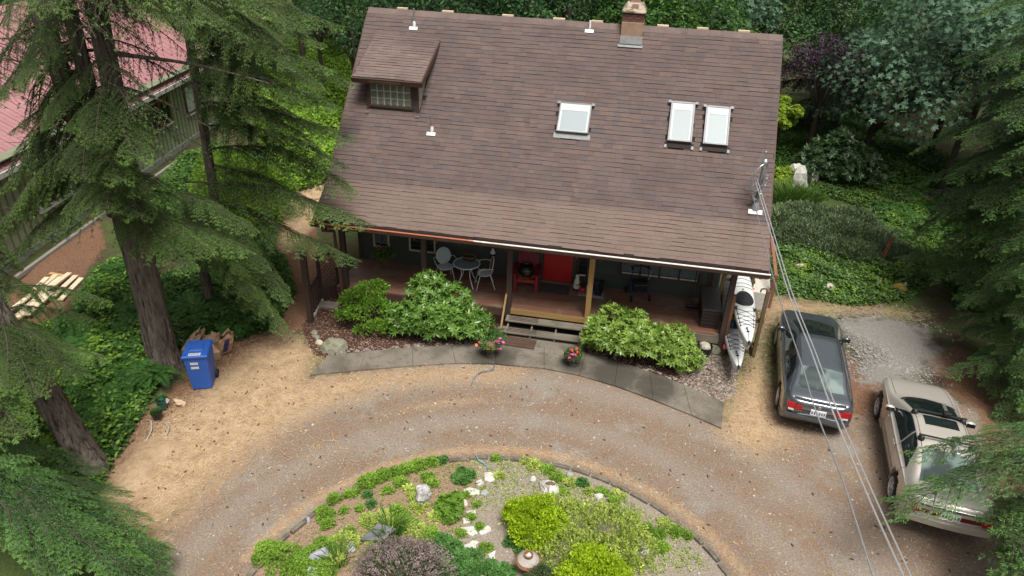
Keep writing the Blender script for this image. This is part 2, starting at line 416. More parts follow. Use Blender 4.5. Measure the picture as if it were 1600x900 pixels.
front = [(485, 587), (562, 580), (645, 573), (712, 569), (775, 570), (850, 577), (905, 588), (960, 604), (1020, 626), (1080, 650), (1127, 671)]
back = [(512, 558), (572, 551), (645, 545), (705, 541), (772, 538), (850, 545), (915, 553), (965, 567), (1015, 583), (1068, 603), (1131, 631)]
fw_ = [G(*p)[:2] for p in front]; bk_ = [G(*p)[:2] for p in back]
for i in range(len(front)-1):
    a, b, c_, d = fw_[i], fw_[i+1], bk_[i+1], bk_[i]
    e = .002
    def lp(p, q): return p+(q-p)/np.linalg.norm(q-p)*e
    pl = [lp(a, b), lp(b, a), lp(c_, d), lp(d, c_)]
    MB().prism(pl, -.08, .045+.004*(i % 2)).build('slab', CONC, walk, bevel=.008)
lp_ = [G(796, 523)[:2], G(771, 537.5)[:2], G(850, 544.5)[:2], G(914, 552.5)[:2], G(913, 537)[:2]]
MB().prism([lp_[0], lp_[1], lp_[2], lp_[3], lp_[4]], -.08, .042).build('slab', CONC, walk, bevel=.008)

# ------------------------------------------------------------------ island edging of concrete blocks
edg = thing('garden_edging', 'curved low concrete edging round the garden island', 'edging', (ISC[0], ISC[1], 0))
EDG = mat_stone('edging', (.08, .068, .05), (.18, .155, .12), (.27, .245, .2), 7, .9, .5, (.06, .055, .04), .58)
ang = np.arange(8, 172, 5.6)
for i, a in enumerate(ang):
    a0, a1_ = rad(a+.3), rad(a+5.3); rr = random.Random(i); h = .055+rr.uniform(-.015, .02); o_ = rr.uniform(-.02, .02)
    pts = [(math.cos(x)*(ISR+o_+dr), math.sin(x)*(ISR+o_+dr)) for dr, x in ((-.035, a0), (.05, a0), (.053, (a0+a1_)/2), (.05, a1_), (-.035, a1_), (-.032, (a0+a1_)/2))]
    MB().prism(pts[::-1], -.1, h).build('edging_block', EDG, edg, bevel=.012)
# ================================================================== the house
house = thing('house', 'brown shingled house with a steep roof, skylights and a long covered front porch', 'house')
X0, X1 = -.261, 11.195
YR, ZR, YK, ZK, YE, ZE = 2.56, 7.297, -1.142, 3.512, -2.306, 2.765
ZD, DF = .547, -1.80
SIDE_X0, SIDE_X1 = 0.0, 10.231

def shingle_mat(name, cols):
    t = NT(name)
    isl = t.n('NewGeometry').outputs['Random Per Island']; oi = t.n('ObjectInfo').outputs['Random']
    r = t.math('FRACT', t.math('ADD', isl, t.math('MULTIPLY', oi, 7.3)))
    c = t.ramp(r, [(i/(len(cols)-1), k) for i, k in enumerate(cols)])
    v = t.pos(); n1 = t.noise(v, 1.0, 4, .6); n2 = t.noise(v, 70, 3, .7)
    c = t.mix(t.ramp(n1, [(.42, (0, 0, 0)), (.66, (.6, .6, .6))]), c, (.085, .065, .062))
    sp = t.n('Mapping', {'Vector': v, 'Scale': (1.0, .6, .6)}).outputs[0]
    c = t.mix(t.ramp(t.noise(sp, 1.2, 4, .6), [(.6, (0, 0, 0)), (.8, (.25, .25, .25))]), c, (.2, .125, .095))
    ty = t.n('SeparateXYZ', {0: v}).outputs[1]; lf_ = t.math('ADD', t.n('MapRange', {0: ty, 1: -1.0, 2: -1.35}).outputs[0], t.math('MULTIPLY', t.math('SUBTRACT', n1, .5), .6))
    c = t.mix(t.math('MULTIPLY', t.ramp(lf_, [(.3, (0, 0, 0)), (.8, (1, 1, 1))]), .38), c, (.27, .19, .15))       # sun glare on the flatter porch slope, painted in as a lighter warm tint
    c = t.mix(t.ramp(n2, [(.35, (.55, .55, .55)), (.6, (0, 0, 0))]), c, (.05, .035, .032))
    c = t.mix(t.ramp(n2, [(.6, (0, 0, 0)), (.75, (.5, .5, .5))]), c, (.24, .18, .16))
    return t.done(t.bsdf(Base_Color=c, Roughness=.9, Specular_IOR_Level=.3, Normal=t.bump(n2, .4, .005)))
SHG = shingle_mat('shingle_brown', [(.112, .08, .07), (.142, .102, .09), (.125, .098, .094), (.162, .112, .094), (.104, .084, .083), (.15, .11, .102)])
SHG2 = shingle_mat('shingle_dormer', [(.175, .128, .114), (.2, .147, .131), (.165, .125, .114), (.21, .152, .134)])
UND = mat_plain('shingle_shadow_band', (.026, .018, .016), .95, var=.3, scale=3)
TRIM = mat_wood('trim_brown', (.055, .028, .02), (.11, .058, .042), 'x', .7, 3)
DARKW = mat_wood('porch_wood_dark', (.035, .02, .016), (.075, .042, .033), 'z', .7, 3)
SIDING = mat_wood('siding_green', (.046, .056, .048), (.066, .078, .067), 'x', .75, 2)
CEDAR = mat_wood('new_cedar', (.26, .155, .05), (.42, .27, .10), 'z', .65, 3)
CEDARX = mat_wood('new_cedar_rail', (.26, .155, .05), (.42, .27, .10), 'x', .65, 3)
DECKM = mat_wood('deck_boards', (.15, .07, .047), (.29, .15, .10), 'x', .5, 3, wear=(.2, .175, .13), weard=.60)
DECKG = mat_wood('weathered_boards', (.13, .11, .085), (.25, .215, .17), 'x', .7, 3, wear=(.10, .09, .07), weard=.55)
WHITE = mat_plain('white_paint', (.74, .74, .71), .5, var=.08)
GLASSD = None
def glass_mat(name, tint=(.02, .025, .03), op=.45, rough=.04):
    t = NT(name); gl = t.n('BsdfPrincipled', {'Base Color': (*tint, 1), 'Roughness': rough, 'Specular IOR Level': .6}).outputs[0]
    tr = t.n('BsdfTransparent', {'Color': (.85, .9, .9, 1)}).outputs[0]
    return t.done(t.n('MixShader', {0: op, 1: tr, 2: gl}).outputs[0])
GLASS = glass_mat('window_glass', op=.22)
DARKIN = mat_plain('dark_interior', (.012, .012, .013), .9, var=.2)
METAL = mat_plain('galvanised', (.5, .51, .52), .38, .85, .15, 8)
METALD = mat_plain('dull_lead', (.2, .205, .21), .6, .3, .2, 8)

def lerp(a, b, t): return a+(b-a)*t
def plane_basis(o, ex, ey):
    ex = Vector(ex).normalized(); ey = Vector(ey).normalized(); n = ex.cross(ey).normalized()
    return Matrix(((ex.x, ey.x, n.x, o[0]), (ex.y, ey.y, n.y, o[1]), (ex.z, ey.z, n.z, o[2]), (0, 0, 0, 1)))
def shingles(M_, W, L, e, parent, mat, n_single, holes=(), seed=1, left=None):
    """courses of laminated tabs; the lowest n_single courses are objects, the rest one mesh"""
    rr = random.Random(seed); rest = MB(); lib = {}
    nrow = int(round(L/e)); e = L/nrow
    for k in range(nrow):
        x = -rr.uniform(0, .25); run = 0; gap = 0
        while x < W:
            w_ = rr.choice((.15, .2, .25, .3, .36))
            if run <= 0: gap = rr.choice((0., .012, .02, .026, .03)); run = rr.choice((1, 1, 2, 2, 3))
            run -= 1
            xa, xb = max(x, 0), min(x+w_, W); x += w_
            if xb-xa < .03: continue
            y0 = k*e+gap; y1 = (k+1)*e+.02
            if any(hx0 < (xa+xb)/2 < hx1 and hy0 < (y0+y1)/2 < hy1 for hx0, hx1, hy0, hy1 in holes): continue
            th = .013+rr.uniform(0, .005)
            c0 = .002
            vs = [(xa+.001, y0, .001), (xb-.001, y0, .001), (xb-.001, y1, -.004), (xa+.001, y1, -.004), (xa+.001, y0, th), (xb-.001, y0, th), (xb-.001, y1, .006), (xa+.001, y1, .006)]
            fs = [(3, 2, 1, 0), (4, 5, 6, 7), (0, 1, 5, 4), (1, 2, 6, 5), (2, 3, 7, 6), (3, 0, 4, 7)]
            if k < n_single:
                key = (round(xb-xa, 2), gap, round(th, 3))
                if key not in lib:
                    m_ = MB(); m_.add([(p[0]-xa, p[1]-k*e, p[2]) for p in vs], fs); lib[key] = m_.mesh('shingle', mat)
                o = link('shingle', lib[key], None, parent)
                o.matrix_local = M_ @ Matrix.Translation((xa, k*e, 0))
            else: rest.add([M_ @ Vector(p) for p in vs], fs)
    if rest.v:
        o = rest.build('shingle_courses', mat, parent); o['kind'] = 'stuff'

W = X1-X0
roof = MB()
n = 12
back_y = 2*YR-YK; back_e = 2*YR-YE
prof = [(YE, ZE), (YK, ZK), (YR, ZR), (back_y, ZK), (back_e, ZE)]
tk = .16
poly = [(y, z-.012) for y, z in prof]+[(y, z-tk) for y, z in reversed(prof)]
vs = [(X0, y, z) for y, z in poly]+[(X1, y, z) for y, z in poly]; m = len(poly)
fs = []
for i in range(4): fs += [(i, i+1, m+i+1, m+i), (m-1-i, m+m-1-i, m+m-2-i, m-2-i), (i, m-1-i, m-2-i, i+1), (m+i, m+i+1, m+m-2-i, m+m-1-i)]
fs += [(0, m, 2*m-1, m-1), (4, 5, m+5, m+4)]
roof.add(vs, fs)
roof_o = roof.build('roof', UND, house)
Lm = math.hypot(YR-YK, ZR-ZK); Ll = math.hypot(YK-YE, ZK-ZE)
Mlow = plane_basis((X0, YE, ZE), (1, 0, 0), (0, YK-YE, ZK-ZE))
Mup = plane_basis((X0, YK, ZK), (1, 0, 0), (0, YR-YK, ZR-ZK))
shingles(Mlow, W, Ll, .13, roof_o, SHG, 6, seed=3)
def up_on(y): return (y-YK)/(YR-YK)*Lm
SKY = [(5.645, 6.485, .13, .73), (8.515, 9.13, .14, .935), (9.405, 10.025, .14, .905)]
holes = [(.42-X0, 1.84-X0, up_on(.37), up_on(1.9))]+[(a-X0+.04, b-X0-.04, up_on(c-.04), up_on(d-.12)) for a, b, c, d in SKY]+[(7.0-X0, 7.55-X0, up_on(2.33), Lm)]
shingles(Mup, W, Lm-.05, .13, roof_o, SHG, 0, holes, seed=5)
Mb = plane_basis((X1, back_y, ZK), (-1, 0, 0), (0, YR-back_y, ZR-ZK))
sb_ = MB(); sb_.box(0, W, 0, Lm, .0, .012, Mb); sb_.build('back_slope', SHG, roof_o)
# ridge caps
x = X0
rc = random.Random(2)
while x < X1-.02:
    w_ = min(.3, X1-x); m_ = MB(); h_ = .012+rc.uniform(0, .006); dx = .14
    s45 = (ZR-ZK)/(YR-YK)
    for sg in (-1, 1):
        m_.add([(x+.002, YR, ZR+h_), (x+w_, YR, ZR+h_-.006), (x+w_, YR+sg*dx, ZR+h_-.006-dx*s45), (x+.002, YR+sg*dx, ZR+h_-dx*s45),
                (x+.002, YR, ZR+h_+.01), (x+w_, YR, ZR+h_+.004), (x+w_, YR+sg*dx, ZR+h_+.004-dx*s45), (x+.002, YR+sg*dx, ZR+h_+.01-dx*s45)],
               [(0, 1, 2, 3), (7, 6, 5, 4), (0, 4, 5, 1), (1, 5, 6, 2), (2, 6, 7, 3), (3, 7, 4, 0)])
    m_.build('ridge_cap', SHG2, roof_o); x += w_
# pale wooden roof jacks showing over the ridge
JACK = mat_wood('pale_timber', (.55, .42, .28), (.74, .6, .44), 'x', .7)
for xj in (.72, 2.07, 3.8, 5.25, 6.3, 8.08, 9.13, 10.21):
    jr = random.Random(int(xj*10))
    MB().box(xj-.15-jr.uniform(0, .03), xj+.15, YR+.05, YR+.16, ZR-.02, ZR+.055).build('roof_jack', JACK, roof_o, bevel=.006)
# barge boards
for xb_, nm in ((X0-.022, 0), (X1-.012, 1)):
    m_ = MB()
    for (ya, za), (yb, zb) in zip(prof[:-1], prof[1:]): m_.bar((xb_+.017, ya, za-.13), (xb_+.017, yb, zb-.13), .034, .2, (0, 0, 1))
    m_.build('barge_board', TRIM, roof_o)
# gutter: brown trough with a lip, copper-red at the left turning white
gut = MB(); y0, z0 = YE-.015, ZE-.03
pr = [(y0, z0), (y0, z0-.1), (y0-.03, z0-.125), (y0-.085, z0-.125), (y0-.115, z0-.09), (y0-.125, z0-.005), (y0-.112, z0-.005), (y0-.1, z0-.08), (y0-.08, z0-.11), (y0-.035, z0-.11), (y0-.012, z0-.09), (y0-.012, z0)]
k = len(pr)
gut.add([(X0-.03, y, z) for y, z in pr]+[(X1+.02, y, z) for y, z in pr], [(i, (i+1) % k, k+(i+1) % k, k+i) for i in range(k)]+[tuple(range(k)), tuple(range(2*k-1, k-1, -1))])
gut_o = gut.build('gutter', mat_plain('gutter_brown', (.06, .03, .024), .5, 0, .3), house)
def lip_mat():
    t = NT('gutter_lip'); p = t.pos(); x_ = t.n('SeparateXYZ', {0: p}).outputs[0]
    nz = t.noise(t.pos((1, 1, 1)), 5, 4, .7)
    f = t.math('ADD', t.math('DIVIDE', t.math('SUBTRACT', x_, 3.1), 2.4), t.math('MULTIPLY', t.math('SUBTRACT', nz, .5), 1.5))
    c = t.mix(t.ramp(f, [(.3, (0, 0, 0)), (.6, (1, 1, 1))]), (.40, .13, .07), (.72, .69, .65))
    return t.done(t.bsdf(Base_Color=c, Roughness=.45))
lip = MB(); lip.tube([(X0-.03, y0-.118, z0+.004), (X1+.02, y0-.118, z0+.004)], .021, 8); lip.build('lip', lip_mat(), gut_o, True)
gg = MB(); gg.box(X0, X1, y0-.1, y0-.02, z0-.1, z0-.05); gg.build('leaf_litter', mat_plain('gutter_litter', (.08, .05, .03), .9), gut_o)
ds = MB(); ds.tube([(X0+.28, y0-.06, z0-.12), (X0+.28, y0-.06, z0-.22), (X0+.44, y0+.28, z0-.36), (X0+.44, y0+.28, z0-.46), (X0+.5, y0+.33, .1)], .04, 8)
ds.build('downspout', TRIM, house, True)

# ---- walls
wl = MB(); wl.box(SIDE_X0+.02, SIDE_X1-.02, .03, 2*YR-.03, .0, 4.4); wl.build('wall_core', UND, house)
def siding(parent, M_, W_, z0_, z1_, e=.15, trimfn=None):
    z = z0_; first = None
    while z < z1_:
        if trimfn: xa, xb = trimfn(z)
        else: xa, xb = 0, W_
        m_ = MB(); m_.add([(xa, -.005, 0), (xb, -.005, 0), (xb, -.022, 0), (xa, -.022, 0), (xa, .012, e+.01), (xb, .012, e+.01), (xb, -.008, e+.01), (xa, -.008, e+.01)],
                          [(0, 1, 2, 3), (7, 6, 5, 4), (3, 2, 6, 7), (1, 0, 4, 5), (0, 3, 7, 4), (2, 1, 5, 6)])
        o = m_.build('siding_board', SIDING, parent); o.matrix_local = M_ @ Matrix.Translation((0, 0, z)); z += e
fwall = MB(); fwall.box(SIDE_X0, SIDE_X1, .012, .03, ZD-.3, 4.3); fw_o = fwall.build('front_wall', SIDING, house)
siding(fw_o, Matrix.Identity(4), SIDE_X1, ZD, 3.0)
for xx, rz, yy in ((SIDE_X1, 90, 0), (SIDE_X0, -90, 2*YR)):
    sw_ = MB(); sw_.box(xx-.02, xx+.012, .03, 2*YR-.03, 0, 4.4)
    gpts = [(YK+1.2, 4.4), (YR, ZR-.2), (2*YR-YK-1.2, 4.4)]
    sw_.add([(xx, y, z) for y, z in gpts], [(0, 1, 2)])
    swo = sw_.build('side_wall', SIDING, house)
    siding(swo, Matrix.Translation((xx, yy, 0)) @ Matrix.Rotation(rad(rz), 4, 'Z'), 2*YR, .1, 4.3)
MB().box(SIDE_X0-.03, SIDE_X0+.07, -.035, .02, ZD, 3.2).build('corner_trim', TRIM, house)
MB().box(SIDE_X1-.07, SIDE_X1+.03, -.035, .02, ZD, 3.2).build('corner_trim', TRIM, house)
MB().box(SIDE_X1+.03, 10.46, -.06, -.02, ZD, 3.0).build('end_panel', SIDING, house)
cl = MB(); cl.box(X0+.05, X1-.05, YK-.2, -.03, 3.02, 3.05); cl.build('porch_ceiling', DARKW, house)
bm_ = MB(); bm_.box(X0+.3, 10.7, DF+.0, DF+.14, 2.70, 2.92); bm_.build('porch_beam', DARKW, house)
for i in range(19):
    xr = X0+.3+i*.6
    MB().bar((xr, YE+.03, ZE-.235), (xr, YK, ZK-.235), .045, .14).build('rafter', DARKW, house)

# ---- porch deck
deck = MB(); deck.box(.02, 10.5, DF+.05, -.03, ZD-.2, ZD-.03); dk = deck.build('porch_deck', UND, house)
y = DF; i = 0
while y < -.03:
    x = -.02
    while x < 10.56:
        L_ = random.Random(i*7+1).choice((3.05, 3.66, 4.27)); xb = min(x+L_, 10.56)
        if 10.56-xb < .8: xb = 10.56
        MB().box(x+.0015, xb-.0015, y, y+.128, -.03, 0).build('deck_board', DECKM, dk).location = (0, 0, ZD+random.Random(i).uniform(-.002, .002)); i += 1
        x = xb
    y += .135
MB().box(0, 4.86, DF-.035, DF-.002, ZD-.26, ZD-.035).build('fascia_board', TRIM, dk)
MB().box(6.98, 10.56, DF-.035, DF-.002, ZD-.26, ZD-.035).build('fascia_board', DECKG, dk)
MB().box(4.9, 6.96, DF-.04, DF-.002, ZD-.15, ZD-.004).build('fascia_board', CEDARX, dk)
# lattice skirt under the deck edge
for xa, xb in ((0.1, 4.8), (7.1, 10.5)):
    lt = MB(); n = int((xb-xa)/.09)
    for i in range(n):
        a = xa+i*.09
        lt.bar((a, DF-.01, .02), (a+.24, DF-.01, .28), .022, .006, (0, 1, 0)); lt.bar((a+.24, DF-.02, .02), (a, DF-.02, .28), .022, .006, (0, 1, 0))
    o = lt.build('lattice_skirt', DARKW, dk); o['kind'] = 'stuff'
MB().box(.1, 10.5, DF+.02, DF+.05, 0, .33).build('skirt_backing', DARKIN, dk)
# posts
for xp, mt, zb in ((.27, DARKW, 0), (2.556, DARKW, 0), (4.891, DARKW, 0), (7.021, CEDAR, 0), (10.53, DARKW, 0)):
    MB().box(xp-.07, xp+.07, DF-.045, DF+.095, .0 if mt is DARKW else .12, 2.72).build('post', mt, house, bevel=.006)
# steps
st = MB()
for xx in (4.95, 5.6, 6.25, 6.9): st.add([(xx-.02, DF-.04, .0), (xx-.02, DF-.62, .0), (xx-.02, DF-.62, .13), (xx-.02, DF-.04, .32), (xx+.02, DF-.04, .0), (xx+.02, DF-.62, .0), (xx+.02, DF-.62, .13), (xx+.02, DF-.04, .32)],
    [(0, 1, 2, 3), (7, 6, 5, 4), (0, 4, 5, 1), (1, 5, 6, 2), (2, 6, 7, 3), (3, 7, 4, 0)])
stp = st.build('porch_steps', DECKG, house)
for ky, kz, xa, xb in ((0, .36, 4.87, 6.99), (1, .18, 4.80, 6.93)):
    for j in range(2):
        ya = DF-.05-ky*.30-j*.145
        for p, q in ((xa, xa+.95), (xa+.953, xb)):
            MB().box(p, q, ya-.14, ya, kz-.038, kz+random.Random(j+ky).uniform(0, .003)).build('tread', DECKG, stp, bevel=.005)
for ky, kz in ((0, .35), (1, .17)):
    for q in range(4):                                         # dark grip strips on the left of each tread
        MB().box(4.95, 5.75, DF-.085-ky*.30-q*.066, DF-.065-ky*.30-q*.066, kz+.01, kz+.022).build('grip_strip', DARKW, stp)
MB().bar((4.83, DF-.02, ZD+.45), (4.80, DF-.62, .1), .045, .045).build('stair_rail', CEDAR, stp)
MB().box(4.75, 4.83, DF-.66, DF-.58, 0, .28).build('rail_foot', DECKG, stp)

# ---- front door
RED = mat_plain('door_red', (.50, .012, .02), .42, 0, .12, 3)
door = MB(); door.box(5.56, 6.4, -.045, -.012, ZD+.04, ZD+2.05); do = door.build('front_door', RED, house, bevel=.004)
for px0, px1, pz0, pz1 in ((5.66, 5.94, .15, .85), (6.02, 6.3, .15, .85), (5.66, 5.94, 1.0, 1.85), (6.02, 6.3, 1.0, 1.85)):
    m_ = MB(); z_ = ZD
    for a, b, c_, d in ((px0, px1, pz0, pz0+.02), (px0, px1, pz1-.02, pz1), (px0, px0+.02, pz0+.02, pz1-.02), (px1-.02, px1, pz0+.02, pz1-.02)): m_.box(a, b, -.053, -.045, z_+c_, z_+d)
    m_.box(px0+.05, px1-.05, -.05, -.045, z_+pz0+.05, z_+pz1-.05)
    m_.build('door_panel', RED, do)
m_ = MB(); m_.lathe([(0, 0), (.028, .0), (.028, .012), (.012, .02), (.012, .045), (.03, .055), (.032, .075), (.018, .09)], 12, Matrix.Translation((6.32, -.045, ZD+.95)) @ Matrix.Rotation(rad(90), 4, 'X')); m_.build('handle', METAL, do, True)
m_ = MB(); m_.lathe([(0, 0), (.028, .0), (.028, .02), (.01, .025)], 12, Matrix.Translation((6.32, -.045, ZD+1.12)) @ Matrix.Rotation(rad(90), 4, 'X')); m_.build('deadbolt', METAL, do, True)
fr = MB(); fr.box(5.44, 5.55, -.06, -.012, ZD, ZD+2.1); fr.box(6.41, 6.5, -.06, -.012, ZD, ZD+2.1); fr.box(5.44, 6.5, -.062, -.012, ZD+2.1, ZD+2.2)
fr.build('door_frame', SIDING, house); MB().box(5.5, 6.46, -.1, -.012, ZD, ZD+.035).build('threshold', DECKG, house)

# ---- windows on the porch wall
CURT = mat_plain('curtain_grey', (.58, .61, .64), .9, var=.12, scale=12, stretch=(9, 1, .3))
CREAM = mat_plain('cream_frame', (.55, .51, .38), .6, var=.12)
def window(x0, x1, z0, z1, npane, frame, curtain, fw=.07, sill=None, label=None):
    f = MB(); f.box(x0, x0+fw, -.07, -.012, z0, z1); f.box(x1-fw, x1, -.07, -.012, z0, z1); f.box(x0+fw, x1-fw, -.068, -.012, z1-fw, z1); f.box(x0+fw, x1-fw, -.072, -.012, z0, z0+fw)
    wo = f.build('window', frame, house)
    if label: wo['label'] = label
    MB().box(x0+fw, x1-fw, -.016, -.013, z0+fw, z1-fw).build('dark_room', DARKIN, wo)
    pw = (x1-x0-2*fw)/npane
    for i in range(npane):
        a, b = x0+fw+i*pw, x0+fw+(i+1)*pw
        if i: MB().box(a-.022, a+.022, -.066, -.016, z0+fw, z1-fw).build('mullion', frame, wo)
        MB().box(a+.01, b-.01, -.046, -.042, z0+fw, z1-fw).build('pane', GLASS, wo)
        if curtain:
            cm = MB(); k_ = 28
            top = [(lerp(a+.01, b-.01, j/k_), -.03-.008*math.sin(j*1.9)) for j in range(k_+1)]
            cm.add([(p[0], p[1], z0+fw+.06) for p in top]+[(p[0], p[1], z1-fw) for p in top], [(j, j+1, k_+1+j+1, k_+1+j) for j in range(k_)])
            cm.build('curtain', CURT, wo)
        if sill: MB().box(a+.03, b-.03, -.05, -.03, z0+fw, z0+fw+.045).build('sill', sill, wo)
    return wo
window(7.70, 9.96, 1.03, 2.2, 4, TRIM, True, .06, mat_plain('pale_sill', (.5, .5, .47), .6))
window(.46, .95, 1.02, 2.2, 1, CREAM, True, .045)
window(1.56, 2.36, 1.02, 2.2, 1, CREAM, False, .045)
window(6.53, 6.86, .8, 2.4, 1, TRIM, False, .05, WHITE)

# ---- dormer
dm = MB(); dm.box(.40, 1.84, .36, 2.2, 4.6, 6.0)
dm2 = MB(); yt, zt, yb, zb = .05, 5.93, 1.98, 6.70
dm2.add([(.40, .36, 4.9), (1.84, .36, 4.9), (1.84, .36, 5.84), (.40, .36, 5.84), (.40, 1.9, 6.45), (1.84, 1.9, 6.45), (.40, 1.9, 5.9), (1.84, 1.9, 5.9)], [(0, 1, 2, 3), (3, 2, 5, 4), (0, 3, 4, 6), (1, 7, 5, 2)])
dw = dm2.build('dormer_wall', SIDING, house)
PALE = mat_plain('dormer_cheek_pale', (.36, .35, .27), .7, var=.15)
m_ = MB(); m_.add([(1.852, .38, 5.0), (1.852, 1.75, 6.38), (1.852, .38, 5.84)], [(0, 1, 2)]); m_.build('cheek_panel', PALE, dw)  # right cheek coloured paler than the dormer siding
for i in range(6):
    z = 4.98+i*.15
    MB().add([(.42, .355, z), (1.82, .355, z), (1.82, .338, z), (.42, .338, z), (.42, .358, z+.148), (1.82, .358, z+.148), (1.82, .35, z+.148), (.42, .35, z+.148)],
             [(0, 1, 2, 3), (7, 6, 5, 4), (3, 2, 6, 7), (1, 0, 4, 5), (0, 3, 7, 4), (2, 1, 5, 6)]).build('siding_board', SIDING, dw)
for xx in (.40, 1.80): MB().box(xx-.01, xx+.055, .315, .36, 5.02, 5.86).build('corner_trim', TRIM, dw)
wf = MB(); wx0, wx1, wz0, wz1 = .52, 1.64, 5.17, 5.74
wf.box(wx0-.06, wx0, .295, .345, wz0-.06, wz1+.05); wf.box(wx1, wx1+.06, .295, .345, wz0-.06, wz1+.05); wf.box(wx0, wx1, .293, .345, wz1, wz1+.05); wf.box(wx0, wx1, .293, .345, wz0-.06, wz0)
wdo = wf.build('dormer_window', TRIM, house)
GB = NT('glass_block'); gb_c = GB.ramp(GB.noise(GB.coord('Object'), 9, 3, .7), [(.35, (.10, .115, .10)), (.65, (.20, .22, .19))])
GBM = GB.done(GB.bsdf(Base_Color=gb_c, Roughness=.18, Specular_IOR_Level=.7, Normal=GB.bump(GB.noise(GB.coord('Object'), 25, 2), .5, .02)))
MB().box(wx0, wx1, .325, .34, wz0, wz1).build('mortar_grid', mat_plain('pale_mortar', (.52, .52, .42), .8, var=.1), wdo)
for r in range(3):
    for c_ in range(6):
        bw, bh = (wx1-wx0)/6, (wz1-wz0)/3
        o = MB().box(.017, bw-.017, .305, .326, .015, bh-.015).build('glass_block', GBM, wdo, bevel=.01); o.location = (wx0+c_*bw, 0, wz0+r*bh)
for xx in (.40, 1.83): MB().box(xx-.05, xx+.05, .2, .34, 4.93, 4.965).build('flashing_foot', METALD, wdo)
Md = plane_basis((.12, yt, zt), (1, 0, 0), (0, yb-yt, zb-zt)); Ld = math.hypot(yb-yt, zb-zt); Wd = 1.9
dr = MB(); dr.box(0, Wd, 0, Ld+.05, -.09, -.002, Md); dro = dr.build('dormer_roof', UND, house)
shingles(Md, Wd, Ld, .125, dro, SHG2, 0, seed=9)
MB().box(0, Wd, -.035, -.002, -.15, -.005, Md).build('fascia_board', TRIM, dro)
for xx in (-.03, Wd+.002): MB().box(xx, xx+.028, -.03, Ld-.1, -.15, -.0, Md).build('barge_board', TRIM, dro)
MB().box(Wd*.25, Wd*.7, -.045, -.036, -.14, -.06, Md).build('fascia_patch', mat_plain('mossy_board', (.10, .075, .035), .9), dro)

# ---- skylights
ALU = mat_plain('skylight_frame', (.17, .175, .185), .5, .3, .15)
SKG = NT('skylight_glass'); SKGM = SKG.done(SKG.bsdf(Base_Color=(.29, .335, .35), Roughness=.3, Specular_IOR_Level=.15))
BORDER_REFL = mat_plain('skylight_border_reflection', (.46, .48, .48), .6, var=.04)
def on_up(x, y, off=0): return (x-X0, up_on(y), off)
for si, (a, b, c_, d) in enumerate(SKY):
    xa, ya, _ = on_up(a, c_); xb, yb_, _ = on_up(b, d); T = .045 if si else .03; H = .12
    ya += .08; yb_ += .08
    f = MB()
    f.box(xa, xa+T, ya, yb_, 0, H, Mup); f.box(xb-T, xb, ya, yb_, 0, H, Mup); f.box(xa+T, xb-T, yb_-T, yb_, 0, H, Mup); f.box(xa+T, xb-T, ya, ya+T, 0, H+.004, Mup)
    fo = f.build('skylight', ALU if si else METALD, house, bevel=.006)
    fo['label'] = ['square white skylight left of the pair', 'narrow skylight, left one of the pair', 'narrow skylight nearest the right roof edge'][si]
    MB().box(xa+T, xb-T, ya+T, yb_-T, .085, .1, Mup).build('pane', SKGM, fo)
    li = MB()
    li.box(xa+T, xa+T+.05, ya+T, yb_-T, .1, .108, Mup); li.box(xb-T-.05, xb-T, ya+T, yb_-T, .1, .108, Mup); li.box(xa+T+.05, xb-T-.05, yb_-T-.2, yb_-T, .1, .106, Mup); li.box(xa+T+.05, xb-T-.05, ya+T, ya+T+.02, .1, .108, Mup)  # border, plus a wide top strip standing for the pane's reflection
    li.build('border_and_reflection', BORDER_REFL, fo)
    MB().box(xa-.06, xb+.06, ya-.15, ya, .014, .03, Mup).build('apron_flashing', METALD if not si else UND, fo)
    for xx in (xa-.035, xb+.035): MB().box(xx-.035, xx+.035, yb_-.05, yb_+.02, .015, H, Mup).build('head_flashing', METALD, fo)
    if si:
        for xx in (xa-.03, xb+.03): MB().box(xx-.03, xx+.03, ya-.17, ya-.08, .02, .05, Mup).build('foot_flashing', METALD, fo)

# ---- chimney
BR = mat_stone('chimney_brick', (.07, .032, .026), (.16, .07, .052), (.2, .17, .13), 14, .9, .5)
CAPM = mat_stone('chimney_crown', (.22, .13, .08), (.45, .40, .35), (.62, .60, .56), 7, .9, .6, (.10, .075, .03), .52)
TAN = mat_stone('chimney_cladding', (.24, .15, .10), (.35, .235, .16), (.3, .26, .21), 5, .7, .15)
ch = MB(); ch.box(7.0, 7.54, 2.32, 3.0, 6.85, 7.67); cho = ch.build('chimney', mat_plain('mortar', (.12, .1, .085), .95), house)
row = 0; z = 7.43
while z < 7.64:
    off = (row % 2)*.1; xx = 6.985-off
    while xx < 7.555:
        p, q_ = max(xx, 6.985), min(xx+.195, 7.555); xx += .205
        if q_-p > .03:
            MB().box(0, q_-p-.008, 0, .03, 0, .058).build('brick', BR, cho).location = (p, 2.30+random.Random(row*9+int(xx*30)).uniform(-.004, .004), z)
    for sx_ in (6.982, 7.53):
        for yy in (2.335, 2.54, 2.745): MB().box(0, .028, 0, .195, 0, .058).build('brick', BR, cho).location = (sx_, yy, z)
    z += .066; row += 1
cp = MB(); cp.box(6.975, 7.565, 2.285, 3.02, 7.05, 7.42); cp.build('cladding', TAN, cho, bevel=.01)
cap = MB()
lo = [(6.95, 2.26), (7.59, 2.26), (7.59, 3.05), (6.95, 3.05)]; hi = [(7.06, 2.62), (7.5, 2.62), (7.5, 2.98), (7.06, 2.98)]
